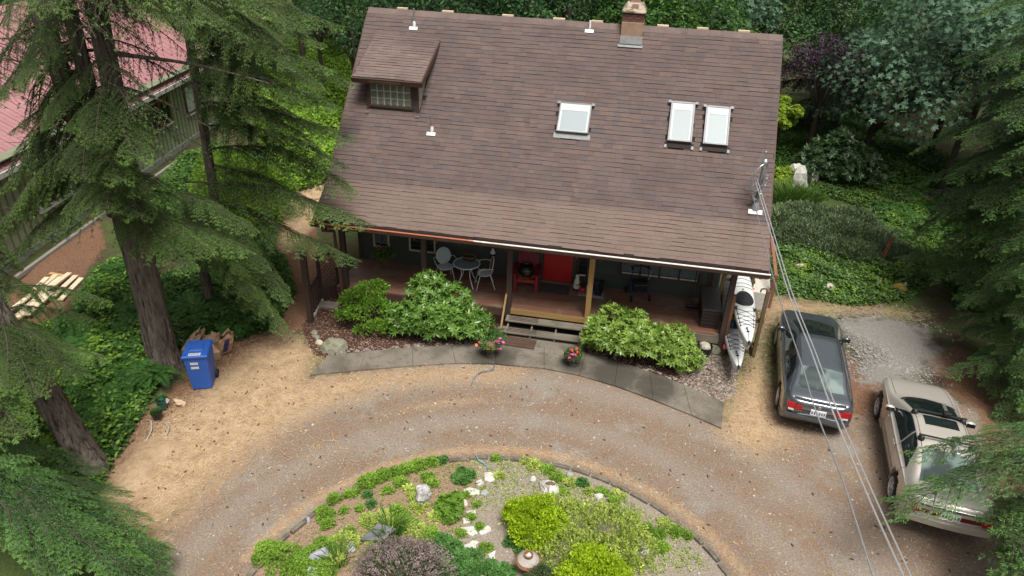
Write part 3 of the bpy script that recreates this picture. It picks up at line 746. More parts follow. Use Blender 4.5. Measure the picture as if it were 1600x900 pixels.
cap.add([(x, y, 7.645) for x, y in lo]+[(x, y, 7.69) for x, y in lo]+[(x, y, 7.87) for x, y in hi], [(3, 2, 1, 0)]+[(i, (i+1) % 4, 4+(i+1) % 4, 4+i) for i in range(4)]+[(4+i, 4+(i+1) % 4, 8+(i+1) % 4, 8+i) for i in range(4)]+[(8, 9, 10, 11)])
cap.build('crown', CAPM, cho, bevel=.02)
for cx_, cyy, zz, s_ in ((7.29, 2.47, 7.78, .085), (7.27, 2.8, 7.88, .13)):
    fl = MB()
    for a, b, c_, d in ((-s_, s_, -s_, -s_+.025), (-s_, s_, s_-.025, s_), (-s_, -s_+.025, -s_+.025, s_-.025), (s_-.025, s_, -s_+.025, s_-.025)): fl.box(cx_+a, cx_+b, cyy+c_, cyy+d, zz-.06, zz+.07)
    fo = fl.build('flue_tile', TAN, cho); MB().box(cx_-s_+.025, cx_+s_-.025, cyy-s_+.025, cyy+s_-.025, zz-.02, zz+.035).build('flue_mouth', DARKIN, fo)
Lc = up_on(2.26)
MB().box(7.0-X0-.03, 7.54-X0+.03, Lc-.20, Lc+.05, .018, .07, Mup).build('saddle_flashing', mat_plain('dark_lead', (.1, .1, .1), .6, .2), cho)
MB().box(7.0-X0-.06, 7.54-X0+.06, Lc-.28, Lc-.19, .018, .045, Mup).build('apron_flashing', METALD, cho)

# ---- vent pipes and the service mast
for xv, yv, h_, lab in ((1.19, 2.23, .46, 'grey vent pipe near the ridge above the dormer'), (2.31, 0.0, .42, 'grey vent pipe below the dormer'), (6.12, 2.44, .2, 'short white vent at the ridge')):
    zz = ZK+(yv-YK)*(ZR-ZK)/(YR-YK)
    p = MB(); p.tube([(xv, yv, zz-.1), (xv, yv, zz+h_)], .03, 12); po = p.build('vent_pipe', METAL if h_ > .3 else WHITE, house, True); po['label'] = lab
    if h_ > .25:
        p = MB(); p.lathe([(.05, -.05), (.045, .05), (.036, .1)], 12, Matrix.Translation((xv, yv, zz+.02))); p.build('collar', WHITE, po, True)
    xl, yl, _ = on_up(xv, yv); MB().box(xl-.12, xl+.12, yl-.16, yl-.06, .018, .03, Mup).build('flashing', WHITE, po)
mx, my = 10.82, -.9; mz = ZK+(my-YK)*(ZR-ZK)/(YR-YK)
p = MB(); p.tube([(mx, my, mz-.2), (mx, my, mz+1.12)], .05, 12); mo = p.build('service_mast', METALD, house, True)
xl, yl, _ = on_up(mx, my); MB().box(xl-.17, xl+.17, yl-.18, yl-.06, .018, .05, Mup).build('base_flashing', mat_plain('base_white', (.6, .58, .54), .6), mo)
p = MB(); p.lathe([(.12, -.06), (.085, .08), (.06, .13)], 14, Matrix.Translation((mx, my, mz+.03))); p.build('boot', METALD, mo, True)
p = MB(); p.lathe([(.05, .0), (.075, .06), (.08, .14), (.055, .2), (.02, .22)], 14, Matrix.Translation((mx, my, mz+1.05))); p.build('weatherhead', METAL, mo, True)
p = MB(); p.lathe([(.0, -.05), (.035, -.03), (.045, .0), (.035, .03), (.0, .05)], 12, Matrix.Translation((mx-.03, my, mz+1.42))); p.tube([(mx, my, mz+1.24), (mx-.03, my, mz+1.42)], .015, 6); p.build('finial', METAL, mo, True)
for k, (zz, nm) in enumerate(((.86, 'insulator'), (.68, 'insulator'), (.45, 'insulator'))):
    p = MB(); p.lathe([(.02, -.05), (.045, -.045), (.05, -.015), (.03, 0), (.05, .015), (.045, .045), (.02, .05)], 12, Matrix.Translation((mx+.09*(1 if k != 2 else .3), my-.1, mz+zz))); p.build('insulator', METAL, mo, True)
for k in range(3):                                           # drip loops
    pts = [(mx, my-.03, mz+1.16), (mx-.1-.04*k, my-.1, mz+1.1-.05*k), (mx-.2-.04*k, my-.15, mz+.92-.05*k), (mx-.2-.02*k, my-.17, mz+.68-.04*k), (mx-.12, my-.17, mz+.5), (mx+.0, my-.13, mz+.62), (mx+.08, my-.11, mz+.84-.1*k)]
    vv = [Vector(q_) for q_ in pts]; sm = []
    for i in range(len(vv)-1):
        p0, p1, p2, p3 = vv[max(i-1, 0)], vv[i], vv[i+1], vv[min(i+2, len(vv)-1)]
        for u in range(5):
            tt = u/5; sm.append(.5*((2*p1)+(p2-p0)*tt+(2*p0-5*p1+4*p2-p3)*tt*tt+(3*p1-p0-3*p2+p3)*tt**3))
    p = MB(); p.tube(sm+[vv[-1]], .012, 6); p.build('drip_loop', METALD if k else METAL, mo, True)
p = MB(); p.tube([(mx-.02, my-.05, mz+.5), (mx-.14, my-.1, mz+.42), (mx-.13, my-.1, mz+.28), (mx-.03, my-.06, mz+.24)], .03, 8); p.build('elbow', METALD, mo, True)
# ================================================================== things on and round the porch
def cr(pts, n=6):
    vv = [Vector(p) for p in pts]; out = []
    for i in range(len(vv)-1):
        p0, p1, p2, p3 = vv[max(i-1, 0)], vv[i], vv[i+1], vv[min(i+2, len(vv)-1)]
        for u in range(n):
            t = u/n; out.append(.5*((2*p1)+(p2-p0)*t+(2*p0-5*p1+4*p2-p3)*t*t+(3*p1-p0-3*p2+p3)*t**3))
    return out+[vv[-1]]
WIRE = mat_plain('white_metal', (.66, .69, .70), .45, 0, .06)
MESHW = mat_plain('white_mesh', (.50, .55, .58), .6, 0, .15, 60)
TERRA = mat_plain('rust_cushion', (.20, .085, .04), .9, 0, .2)
def ellipse(rx, ry, n=28, z=0): return [(rx*math.cos(2*math.pi*i/n), ry*math.sin(2*math.pi*i/n), z) for i in range(n)]

def patio_chair(label, loc, rz, cushion):
    t = thing('patio_chair', label, 'chair', loc, rad(rz), 'white metal patio chairs')      # sits facing -Y
    m = MB(); e = ellipse(.215, .205, 28, .44); m.tube(e+[e[0]], .013, 6, False); m.build('seat_ring', WIRE, t, True)
    m = MB(); m.prism([(p[0]*.97, p[1]*.97) for p in e], .434, .444); m.build('seat', MESHW, t)
    B = Matrix.Translation((0, .2, .70)) @ Matrix.Rotation(rad(78), 4, 'X')
    m = MB(); e = [B @ Vector(p) for p in ellipse(.205, .235)]; m.tube(e+[e[0]], .013, 6, False); m.build('back_ring', WIRE, t, True)
    m = MB(); m.prism([p[:2] for p in ellipse(.2, .23)], -.004, .004, B); m.build('backrest', TERRA if cushion else MESHW, t)
    for s in (-1, 1):
        m = MB(); m.tube(cr([(s*.1, .20, .5), (s*.24, .22, .66), (s*.31, .05, .70), (s*.30, -.14, .66), (s*.24, -.17, .52), (s*.17, -.13, .44)]), .011, 6); m.build('armrest', WIRE, t, True)
        m = MB(); m.tube(cr([(s*.16, -.13, .44), (s*.2, -.19, .25), (s*.23, -.25, 0)]), .011, 6); m.build('leg', WIRE, t, True)
        m = MB(); m.tube(cr([(s*.15, .14, .44), (s*.2, .2, .25), (s*.23, .28, 0)]), .011, 6); m.build('leg', WIRE, t, True)
    return t
patio_chair('white metal patio chair with round mesh back, left of the glass table', (2.83, -.72, ZD), 28, False)
patio_chair('white metal patio chair with a rust coloured cushion, right of the table', (4.0, -.80, ZD), -72, True)
t = thing('patio_table', 'small round glass topped patio table with white legs', 'table', (3.49, -.84, ZD))
m = MB(); e = ellipse(.37, .37, 36, .69); m.tube(e+[e[0]], .016, 6, False); m.build('rim', WIRE, t, True)
m = MB(); m.prism([p[:2] for p in ellipse(.36, .36, 36)], .682, .69); m.build('glass_top', glass_mat('table_glass', (.28, .34, .36), .72, .08), t)
for k in range(4):
    a = rad(45+90*k); c_, s_ = math.cos(a), math.sin(a)
    m = MB(); m.tube(cr([(.3*c_, .3*s_, .68), (.17*c_, .17*s_, .5), (.2*c_, .2*s_, .28), (.36*c_, .36*s_, 0)]), .013, 6); m.build('leg', WIRE, t, True)
BASK = mat_plain('wicker', (.06, .035, .02), .8, 0, .4, 30)
t = thing('wicker_basket', 'dark wicker basket standing on the glass patio table', 'basket', (3.5, -.62, ZD+.692))
m = MB(); m.lathe([(.0, 0), (.13, 0), (.16, .1), (.165, .12), (.145, .12), (.13, .03), (0, .03)], 18, None, 1.25, .8); m.build('body', BASK, t, True)
m = MB(); e = ellipse(.2, .13, 24, .12); m.tube(e+[e[0]], .013, 6, False); m.build('rim', mat_plain('pale_wicker', (.22, .15, .09), .8), t, True)
m = MB(); m.tube(cr([(-.2, 0, .1), (-.22, 0, .16), (-.27, 0, .19), (-.24, .02, .08)]), .02, 6); m.build('handle', BASK, t, True)

REDW = mat_plain('red_painted_wood', (.28, .012, .03), .55, 0, .2, 4)
t = thing('garden_armchair', 'dark red wooden armchair with rounded back beside the front door', 'chair', (5.16, -.5, ZD), rad(4))
m = MB(); m.box(-.27, .27, -.32, -.285, .28, .38); m.build('front_rail', REDW, t, bevel=.006)
for i in range(6):
    y = -.3+i*.1; m = MB(); m.box(-.27, .27, y, y+.085, .36-.02*i, .385-.02*i); m.build('seat_slat', REDW, t, bevel=.004)
for i in range(7):
    x = -.255+i*.085; h = .95-.17*(abs(i-3)/3)**2
    Mx = Matrix.Translation((0, .24, .22)) @ Matrix.Rotation(rad(-22), 4, 'X')
    m = MB(); m.box(x-.038, x+.038, -.012, .012, 0, h-.1, Mx); m.lathe([(.038, -.012), (.038, .012)], 12, Mx @ Matrix.Translation((x, 0, h-.1)) @ Matrix.Rotation(rad(90), 4, 'X')); m.build('back_slat', REDW, t)
for s in (-1, 1):
    m = MB(); m.box(s*.3-.03, s*.3+.03, -.36, -.28, 0, .54); m.build('leg', REDW, t, bevel=.006)
    m = MB(); m.bar((s*.27, -.3, .33), (s*.27, .45, .03), .03, .1); m.build('leg', REDW, t)
    m = MB(); m.box(s*.32-.07, s*.32+.07, -.42, .34, .54, .565); m.build('armrest', REDW, t, bevel=.006)
BLK = mat_plain('black_enamel', (.012, .012, .013), .25, 0, .2); ORL = mat_leaf('autumn_leaf', [(.18, .06, .015), (.3, .11, .03), (.38, .17, .05)], .7, .1)
t = thing('black_cauldron', 'round black cauldron on the seat of the red armchair', 'pot', (5.16, -.62, ZD+.36))
m = MB(); m.lathe([(.0, .02), (.14, .03), (.225, .14), (.24, .22), (.2, .32), (.17, .35), (.19, .37), (.15, .37), (.14, .34), (0, .33)], 22); m.build('body', BLK, t, True)
m = MB(); e = ellipse(.18, .18, 24, .365); m.tube(e+[e[0]], .014, 6, False); m.build('rim', BLK, t, True)
L = Leaves(); n = 130; a = RNG.uniform(math.pi*1.02, math.pi*1.98, n); L.kite(np.column_stack([.2*np.cos(a), .2*np.sin(a), RNG.uniform(.02, .11, n)]), np.column_stack([np.cos(a)*.8, np.sin(a)*.8, RNG.normal(0, .5, n)])+RNG.normal(0, .6, (n, 3)), rdir(n), .07, .05)
g_ = L.build('leaf_garland', ORL, None); tag(g_, 'orange autumn leaf garland round the foot of the black cauldron', 'garland'); g_.location = (5.16, -.62, ZD+.37)

MATM = mat_plain('door_mat', (.055, .05, .045), .95, 0, .5, 30)
m = MB(); m.box(-.42, .42, -.26, .26, 0, .014); o = m.build('door_mat', MATM, None, bevel=.004); o.location = (5.97, -.47, ZD+.002); tag(o, 'dark grey mat in front of the red door', 'mat')

t = thing('garden_statue', 'small white figure statue with a black cap beside the red door', 'statue', (6.58, -.36, ZD), rad(-10))
STW = mat_plain('statue_white', (.62, .60, .54), .6, 0, .12)
m = MB(); m.lathe([(0, .08), (.10, .08), (.105, .12), (.085, .28), (.07, .36), (.045, .41), (.0, .43)], 16); m.build('robe', STW, t, True)
m = MB(); m.lathe([(0, .40), (.03, .40), (.05, .44), (.055, .475), (.045, .51), (.0, .53)], 14); m.build('head', STW, t, True)
m = MB(); m.lathe([(.0, .53), (.045, .525), (.05, .51), (.05, .54), (.02, .58), (0, .585)], 14); m.build('cap', BLK, t, True)
for s in (-1, 1):
    m = MB(); m.tube(cr([(s*.06, 0, .37), (s*.115, -.02, .28), (s*.09, -.08, .22)]), [.03]*6+[.028]*6+[.02], 8); m.build('sleeve', BLK, t, True)
    m = MB(); m.blob((s*.05, -.03, .04), (.04, .06, .045), 3, .05); m.build('shoe', BLK, t, True)
m = MB(); m.blob((.04, -.095, .2), (.03, .02, .03), 3, .05); m.build('bag', mat_plain('ochre', (.3, .2, .07)), t, True)

ORA = mat_plain('orange_plastic', (.75, .11, .02), .45, 0, .08)
t = thing('snow_shovel', 'orange handled shovel leaning on the wall beside the cedar post', 'shovel', (6.93, -.38, ZD))
m = MB(); m.tube([(0, -.1, .22), (.02, .3, .95)], .016, 8); m.build('handle', ORA, t, True)
m = MB(); m.box(-.09, .09, -.012, .012, 0, .26, Matrix.Translation((0, -.15, 0)) @ Matrix.Rotation(rad(-28), 4, 'X')); m.build('blade', BLK, t, bevel=.01)
m = MB(); m.blob((0, 0, .09), .085, 1, .0, 18, 12); o = m.build('red_ball', mat_plain('red_rubber', (.5, .015, .03), .4, 0, .08), None, True); o.location = (6.76, -.5, ZD+.012); tag(o, 'small red ball on the porch floor left of the cedar post', 'ball')
m = MB(); m.box(-.36, .36, -.17, .17, 0, .012); m.box(-.36, .36, -.17, -.155, .012, .03); m.box(-.36, .36, .155, .17, .012, .03); m.box(-.36, -.345, -.155, .155, .012, .03); m.box(.345, .36, -.155, .155, .012, .03)
o = m.build('boot_tray', mat_plain('tray_grey', (.28, .28, .28), .5), None); o.location = (7.02, -.5, ZD+.002); tag(o, 'shallow grey boot tray behind the cedar porch post', 'tray')
for k, (x, lab, cl_) in enumerate(((7.14, 'dark blue rubber boot on the grey tray', (.02, .03, .07)), (7.27, 'black rubber boot at the right end of the tray', (.012, .012, .013)))):
    t = thing('rubber_boot', lab, 'boot', (x, -.42, ZD+.014), rad(random.Random(k).uniform(-15, 15)), 'boots on the porch tray'); bmt = mat_plain('boot_rubber', cl_, .5)
    m = MB(); m.tube(cr([(0, .05, .04), (0, .05, .2), (0, .06, .38)]), [.05, .05, .05, .052, .054, .055, .056, .057, .058, .058, .06, .06, .062], 12); m.build('shaft', bmt, t, True)
    m = MB(); m.blob((0, -.04, .045), (.048, .125, .045), 2, .02); m.build('foot', bmt, t, True)
    m = MB(); m.box(-.045, .045, -.15, .08, 0, .016); m.build('sole', BLK, t, bevel=.01)

NAVY = mat_plain('navy_frame', (.02, .03, .11), .35, .3, .1); RUB = mat_plain('rubber_black', (.012, .012, .012), .7, 0, .2)
t = thing('rollator_walker', 'dark blue rollator walker parked under the curtained window', 'walker', (8.3, -.32, ZD), rad(18))
for s in (-1, 1):
    m = MB(); m.tube(cr([(s*.24, .05, .9), (s*.24, -.02, .84), (s*.24, .02, .5), (s*.25, -.25, .11)]), .014, 8); m.build('frame_leg', NAVY, t, True)
    m = MB(); m.tube([(s*.24, .03, .48), (s*.25, .27, .11)], .014, 8); m.build('frame_leg', NAVY, t, True)
    m = MB(); m.tube([(s*.24, .12, .9), (s*.24, -.06, .9)], .02, 8); m.build('hand_grip', RUB, t, True)
    m = MB(); m.tube(cr([(s*.25, -.07, .88), (s*.27, -.08, .75), (s*.25, -.02, .55)]), .006, 6); m.build('brake_cable', WIRE if s > 0 else RUB, t, True)
    for yy in (-.27, .27):
        m = MB(); m.lathe([(.05, -.014), (.09, -.018), (.1, -.01), (.1, .01), (.09, .018), (.05, .014)], 18, Matrix.Translation((s*.26, yy, .1)) @ Matrix.Rotation(rad(90), 4, 'Y')); wo_ = m.build('wheel', RUB, t, True)
        m = MB(); m.lathe([(.0, -.02), (.05, -.014), (.05, .014), (.0, .02)], 12, Matrix.Translation((s*.26, yy, .1)) @ Matrix.Rotation(rad(90), 4, 'Y')); m.build('hub', NAVY, wo_, True)
m = MB(); m.box(-.22, .22, -.16, .12, .48, .52); m.build('seat', RUB, t, bevel=.015)
m = MB(); m.box(-.2, .2, -.17, -.05, .26, .47); m.build('pouch', BLK, t, bevel=.02)
m = MB(); m.tube(cr([(-.24, .06, .86), (-.15, .2, .86), (.15, .2, .86), (.24, .06, .86)]), .018, 8); m.build('back_strap', RUB, t, True)
m = MB(); m.tube([(-.24, -.18, .22), (.24, -.18, .22)], .012, 8); m.build('cross_bar', NAVY, t, True)

BOXM = mat_wood('storage_box_brown', (.028, .018, .015), (.05, .032, .027), 'x', .5, 3)
t = thing('storage_box', 'dark brown deck box at the right end of the porch', 'box', (10.2, -.92, ZD))
m = MB(); m.box(-.22, .22, -.62, .6, 0, .52); bo = m.build('body', BOXM, t, bevel=.01)
m = MB(); m.box(-.25, .25, -.65, .63, .523, .57); m.build('lid', mat_plain('box_lid', (.06, .05, .048), .4, 0, .15), t, bevel=.012)
for k in range(5):
    m = MB(); m.box(-.235, .235, -.634, -.62, .02+k*.1, .1+k*.1); m.build('plank', BOXM, bo)
t = thing('push_broom', 'dark broom leaning on the porch wall beside the deck box', 'broom', (9.78, -.62, ZD))
m = MB(); m.tube([(0, 0, .12), (.02, .58, 1.5)], .014, 8); m.build('handle', DARKW, t, True)
m = MB(); m.box(-.16, .16, -.04, .02, .02, .12); m.build('bristles', BLK, t, bevel=.02)

t = thing('wall_lantern', 'white capped dark lantern on the porch wall above the cushioned chair', 'lantern', (4.09, -.022, ZD+.62))
m = MB(); m.box(-.03, .03, -.02, 0, .0, .2); m.build('bracket', BLK, t)
m = MB(); m.tube(cr([(0, -.01, .15), (0, -.08, .2), (0, -.12, .15)]), .01, 6); m.build('arm', BLK, t, True)
m = MB(); m.lathe([(.035, -.12), (.05, -.02), (.05, .1), (.03, .14)], 10, Matrix.Translation((0, -.12, 0))); m.build('glass_body', mat_plain('dark_glass', (.04, .05, .05), .15), t)
m = MB(); m.lathe([(.085, .13), (.08, .15), (.045, .22), (.03, .28), (0, .29)], 14, Matrix.Translation((0, -.12, 0))); m.build('cap', WHITE, t, True)

# hanging basket, watering can, odds at the left of the porch
LEAF_MID = mat_leaf('leaf_mid', [(.03, .065, .016), (.05, .105, .026), (.075, .145, .035)])
FLOW_R = mat_plain('petal_red', (.65, .03, .03), .6, 0, .1); FLOW_P = mat_plain('petal_pink', (.75, .09, .38), .6, 0, .15); FLOW_O = mat_plain('petal_coral', (.75, .14, .08), .6, 0, .1)
def flower_bits(parent, mat, n, c, r, s, seed, name='flower'):
    rg = np.random.default_rng(seed)
    for k in range(n):
        p = np.array(c)+rg.normal(0, 1, 3)*np.array(r); L = Leaves(); q = 8; a = np.arange(q)/q*6.283
        L.kite(np.repeat([[0, 0, 0.]], q, 0), np.column_stack([np.cos(a), np.sin(a), .35+0*a]), (0, 0, 1), s, s*.8, .6, .05)
        o = link(name, L.mesh(name, mat), None, parent); o.location = p; o.rotation_euler = (rg.normal(0, .4), rg.normal(0, .4), 0)
t = thing('hanging_basket', 'hanging flower basket with a red bloom at the left end of the porch', 'basket', (1.2, -1.25, 0))
m = MB(); m.lathe([(0, 1.18), (.12, 1.2), (.2, 1.32), (.22, 1.42), (.2, 1.42), (0, 1.38)], 16); m.build('bowl', BASK, t, True)
for k in range(3):
    a = k*2.1; m = MB(); m.tube([(.2*math.cos(a), .2*math.sin(a), 1.42), (0, 0, 2.0)], .005, 5); m.build('wire', BLK, t)
m = MB(); m.tube([(0, 0, 2.0), (0, 0, 2.68)], .006, 5); m.build('hook', BLK, t)
L = Leaves(); n = 900; d = rdir(n); d[:, 2] = np.abs(d[:, 2])*.9-.25; P = d*np.array([.34, .34, .3])*RNG.uniform(.3, 1, (n, 1))+[0, 0, 1.45]; L.kite(P, d+RNG.normal(0, .6, (n, 3)), rdir(n), .07, .04); o = L.build('foliage', LEAF_MID, t); o['kind'] = 'stuff'
flower_bits(t, FLOW_R, 4, (-.02, -.2, 1.66), (.08, .06, .05), .05, 4)
TEAL = mat_plain('teal_plastic', (.015, .20, .17), .4, 0, .15)
t = thing('watering_can', 'teal watering can behind the lattice at the left porch corner', 'watering can', (-.1, -1.3, .02), rad(40))
m = MB(); m.lathe([(0, 0), (.13, 0), (.14, .05), (.12, .28), (.1, .3), (0, .3)], 16); m.build('body', TEAL, t, True)
m = MB(); m.tube(cr([(.1, 0, .08), (.22, 0, .18), (.32, 0, .34)]), .022, 8); m.build('spout', TEAL, t, True)
m = MB(); m.tube(cr([(-.12, 0, .1), (-.2, 0, .22), (-.1, 0, .36), (.04, 0, .3)]), .015, 8); m.build('handle', TEAL, t, True)

# slatted mat at the foot of the steps
SLAT = mat_wood('mat_slats', (.06, .032, .02), (.13, .075, .05), 'x', .8, 4)
t = thing('slatted_mat', 'brown slatted wooden mat on the concrete at the foot of the steps', 'mat', (5.4, -2.66, .052), rad(-1))
for k in range(9):
    m = MB(); m.box(-.4, .4, -.22+k*.048, -.185+k*.048, .008, .02); m.build('slat', SLAT, t)
for x in (-.3, .3): MB().box(x-.02, x+.02, -.22, .2, 0, .008).build('batten', SLAT, t)

# ---- flower pots on the walk
def flower_pot(label, loc, r, h, bowlm, flowers, seed, hose=False):
    t = thing('flower_pot', label, 'flower pot', loc, 0, 'flower pots on the walk')
    m = MB(); m.lathe([(0, 0), (r*.62, 0), (r*.66, h*.08), (r*.5, h*.3), (r*.62, h*.5), (r*.95, h*.85), (r, h*.97), (r*1.06, h), (r*.9, h), (r*.85, h*.93), (0, h*.9)], 20); m.build('urn', bowlm[0], t, True)
    m = MB(); e = [(p[0], p[1], h-.02) for p in ellipse(r*1.04, r*1.04, 24)]; m.tube(e+[e[0]], r*.11, 6, False); m.build('rim', bowlm[1], t, True)
    m = MB(); m.lathe([(0, h*.93), (r*.86, h*.94), (0, h*.99)], 16); m.build('soil', mat_plain('dry_soil', (.16, .1, .05), .95), t)
    rg = np.random.default_rng(seed); n = 420; L = Leaves(); a = rg.uniform(0, 6.28, n); rr = r*np.sqrt(rg.uniform(.25, 1.6, n)); P = np.column_stack([rr*np.cos(a), rr*np.sin(a), h+rg.uniform(-.06, .1, n)])
    L.kite(P, np.column_stack([np.cos(a), np.sin(a), rg.normal(.3, .5, n)]), rdir(n, rg), .055, .04); o = L.build('foliage', LEAF_MID, t); o['kind'] = 'stuff'
    for mt, k, c, sc_ in flowers: flower_bits(t, mt, k, (c[0], c[1], h+c[2]), (.05, .06, .03), sc_, seed+k)
    return t
YURN = mat_stone('mossy_urn', (.17, .15, .03), (.28, .25, .06), None, 9, .85, .3); DURN = mat_stone('dark_urn', (.035, .035, .03), (.075, .072, .06), None, 9, .85, .3)
BURN = mat_stone('brown_urn', (.08, .055, .03), (.15, .1, .05), None, 9, .85, .3)
flower_pot('urn of pink and coral flowers with a yellow rim, left of the walk landing', (4.76, -3.42, .045), .2, .36, (DURN, YURN), [(FLOW_P, 9, (.19, .05, .06), .05), (FLOW_O, 5, (-.24, -.02, .02), .045), (FLOW_P, 3, (.2, -.13, .0), .045)], 21)
flower_pot('small brown urn of red and pink flowers, right of the walk landing', (6.85, -3.32, .045), .17, .3, (DURN, BURN), [(FLOW_R, 5, (-.13, .1, .06), .045), (FLOW_P, 7, (-.02, -.12, .05), .05), (FLOW_R, 2, (.1, .12, .06), .05)], 33)
hp = [G(770, 566, .3), G(772, 574, .12), G(764, 579, .05), G(752, 581, .055), G(744, 587, .03), G(740, 593, .02), G(736, 602, .015)]
m = MB(); m.tube(cr(hp), .0125, 6); o = m.build('garden_hose', mat_plain('hose_blue', (.10, .16, .25), .4), None, True); tag(o, 'thin blue hose running from the left flower urn over the walk', 'hose')
hp = [G(744, 709, .13), G(745, 714, .10), G(748, 719, .05), G(756, 724, .03), G(763, 733, .03)]
m = MB(); m.tube(cr(hp), .0125, 6); o = m.build('garden_hose', mat_plain('hose_pale', (.16, .27, .36), .4), None, True); tag(o, 'short blue hose end on the soil at the island edging', 'hose')
m = MB(); m.lathe([(0, 0), (.16, 0), (.2, .1), (.21, .26), (.19, .26), (.18, .2), (0, .19)], 18); o = m.build('black_planter', BLK, None, True); o.location = (10.13, -1.98, .01); tag(o, 'black tub with a pale stone in it, right of the bright shrub', 'planter')
BOUL = mat_stone('boulder', (.12, .12, .085), (.24, .235, .17), (.3, .28, .22), 5, .9, .4, (.10, .115, .05), .55)
PALES = mat_stone('pale_stone', (.30, .27, .2), (.50, .45, .36), None, 6, .9, .3)
m = MB(); m.blob((0, 0, 0), (.17, .15, .1), 5, .15); o = m.build('pale_stone', PALES, None, True); o.location = (10.13, -1.98, .25); tag(o, 'pale flat stone filling the top of the black tub', 'stone')
m = MB(); m.blob((0, 0, .08), (.17, .15, .16), 8, .14); o = m.build('round_stone', BOUL, None, True); o.location = (10.38, -1.86, .01); tag(o, 'green grey round stone between the black tub and the corner post', 'stone')
m = MB(); m.add([(-.36, -.02, 0), (-.25, -.2, 0), (.1, -.22, 0), (.36, .05, 0), (.25, .2, 0), (-.2, .2, 0), (-.3, .02, .2), (-.1, -.2, .1), (.12, -.14, .16), (.33, .08, .22), (.2, .17, .24), (-.15, .16, .27)],
    [(5, 4, 3, 2, 1, 0), (0, 1, 7, 6), (1, 2, 8, 7), (2, 3, 9, 8), (3, 4, 10, 9), (4, 5, 11, 10), (5, 0, 6, 11), (6, 7, 8, 11), (8, 9, 10, 11)])
o = m.build('boulder', BOUL, None, bevel=.03); o.location = (.8, -4.02, .0); o.rotation_euler = (0, 0, rad(12)); tag(o, 'flat topped mossy boulder at the left end of the walk', 'boulder')
for k, (u, v, r, lab) in enumerate(((499, 537, .11, 'pale round stone touching the left of the mossy boulder'), (495, 529, .09, 'grey stone behind the pale round one at the left bed'), (491, 522, .1, 'half buried stone at the far end of the left bed edge'))):
    g = G(u, v); m = MB(); m.blob((0, 0, .04), (r, r*.85, r*.7), k+40, .12); o = m.build('bed_stone', PALES if k == 0 else BOUL, None, True); o.location = (g[0], g[1], 0); tag(o, lab, 'stone', 'stones at the left bed edge')

# ---- arbor post, lattice and pickets at the left of the porch
t = thing('arbor_post', 'dark leaning arbor post at the end of the picket row', 'post', tuple(G(486, 503)[:2])+(0,))
m = MB(); m.box(-.07, .07, -.07, .07, 0, 2.1); m.build('shaft', DARKW, t, bevel=.008); m = MB(); m.box(-.09, .09, -.09, .09, 2.1, 2.14); m.build('cap', DARKW, t)
pa, pb = Vector((*G(489, 497)[:2], 0)), Vector((*G(504, 468)[:2], 0))
t = thing('picket_fence', 'short row of dark thin pickets running back from the arbor post', 'fence', tuple(pa))
dv = pb-pa
for k in range(6):
    p = dv*(k/5); m = MB(); m.box(p.x-.018, p.x+.018, p.y-.018, p.y+.018, .06, .95); m.build('picket', DARKW, t)
for z in (.14, .86): m = MB(); m.bar((0, 0, z), (dv.x, dv.y, z), .02, .07); m.build('rail', DARKW, t)
MB().bar((0, 0, .04), (dv.x, dv.y, .04), .1, .08).build('base_board', mat_plain('worn_white_board', (.42, .4, .36), .8, 0, .5, 8), t)
la, lb = Vector((*G(503, 470)[:2], 0)), Vector((*G(531, 462)[:2], 0)); dv = lb-la
t = thing('lattice_panel', 'dark diamond lattice screen between the pickets and the porch', 'lattice', tuple(la))
for s in (0, 1): p = dv*s; MB().box(p.x-.04, p.x+.04, p.y-.04, p.y+.04, 0, 1.45).build('post', DARKW, t)
for z in (.35, 1.4): MB().bar((0, 0, z), (dv.x, dv.y, z), .03, .07).build('rail', DARKW, t)
Ld_ = dv.length; k = 0; d1 = dv.normalized()
x = -.95
while x < Ld_:
    for s in (1, -1):
        pts = []
        for tt in (0, 1):
            pass
        a0, z0_ = x, .38; a1_, z1_ = x+.98, 1.36
        lo_ = max(a0, 0); hi_ = min(a1_, Ld_)
        if hi_-lo_ > .03:
            za, zb_ = z0_+(lo_-a0), z0_+(hi_-a0)
            if s < 0: za, zb_ = 1.74-za, 1.74-zb_
            p, q_ = d1*lo_, d1*hi_; off = Vector((-d1.y, d1.x, 0))*(.008*s)
            MB().bar((p.x+off.x, p.y+off.y, za), (q_.x+off.x, q_.y+off.y, zb_), .008, .024, (-d1.y, d1.x, 0)).build('lattice_strip', DARKW, t)
    x += .115
MB().bar((0, 0, .18), (dv.x, dv.y, .18), .04, .3).build('base_board', DARKW, t)
STP = mat_stone('step_stone', (.14, .12, .1), (.24, .21, .17), None, 6)
g = G(511, 479); m = MB(); m.box(-.34, .34, -.16, .16, 0, .09); o = m.build('stone_step', STP, None, bevel=.02); o.location = (g[0]+.0, g[1], 0); o.rotation_euler = (0, 0, rad(3)); tag(o, 'low grey brown stone step in front of the lattice', 'step')

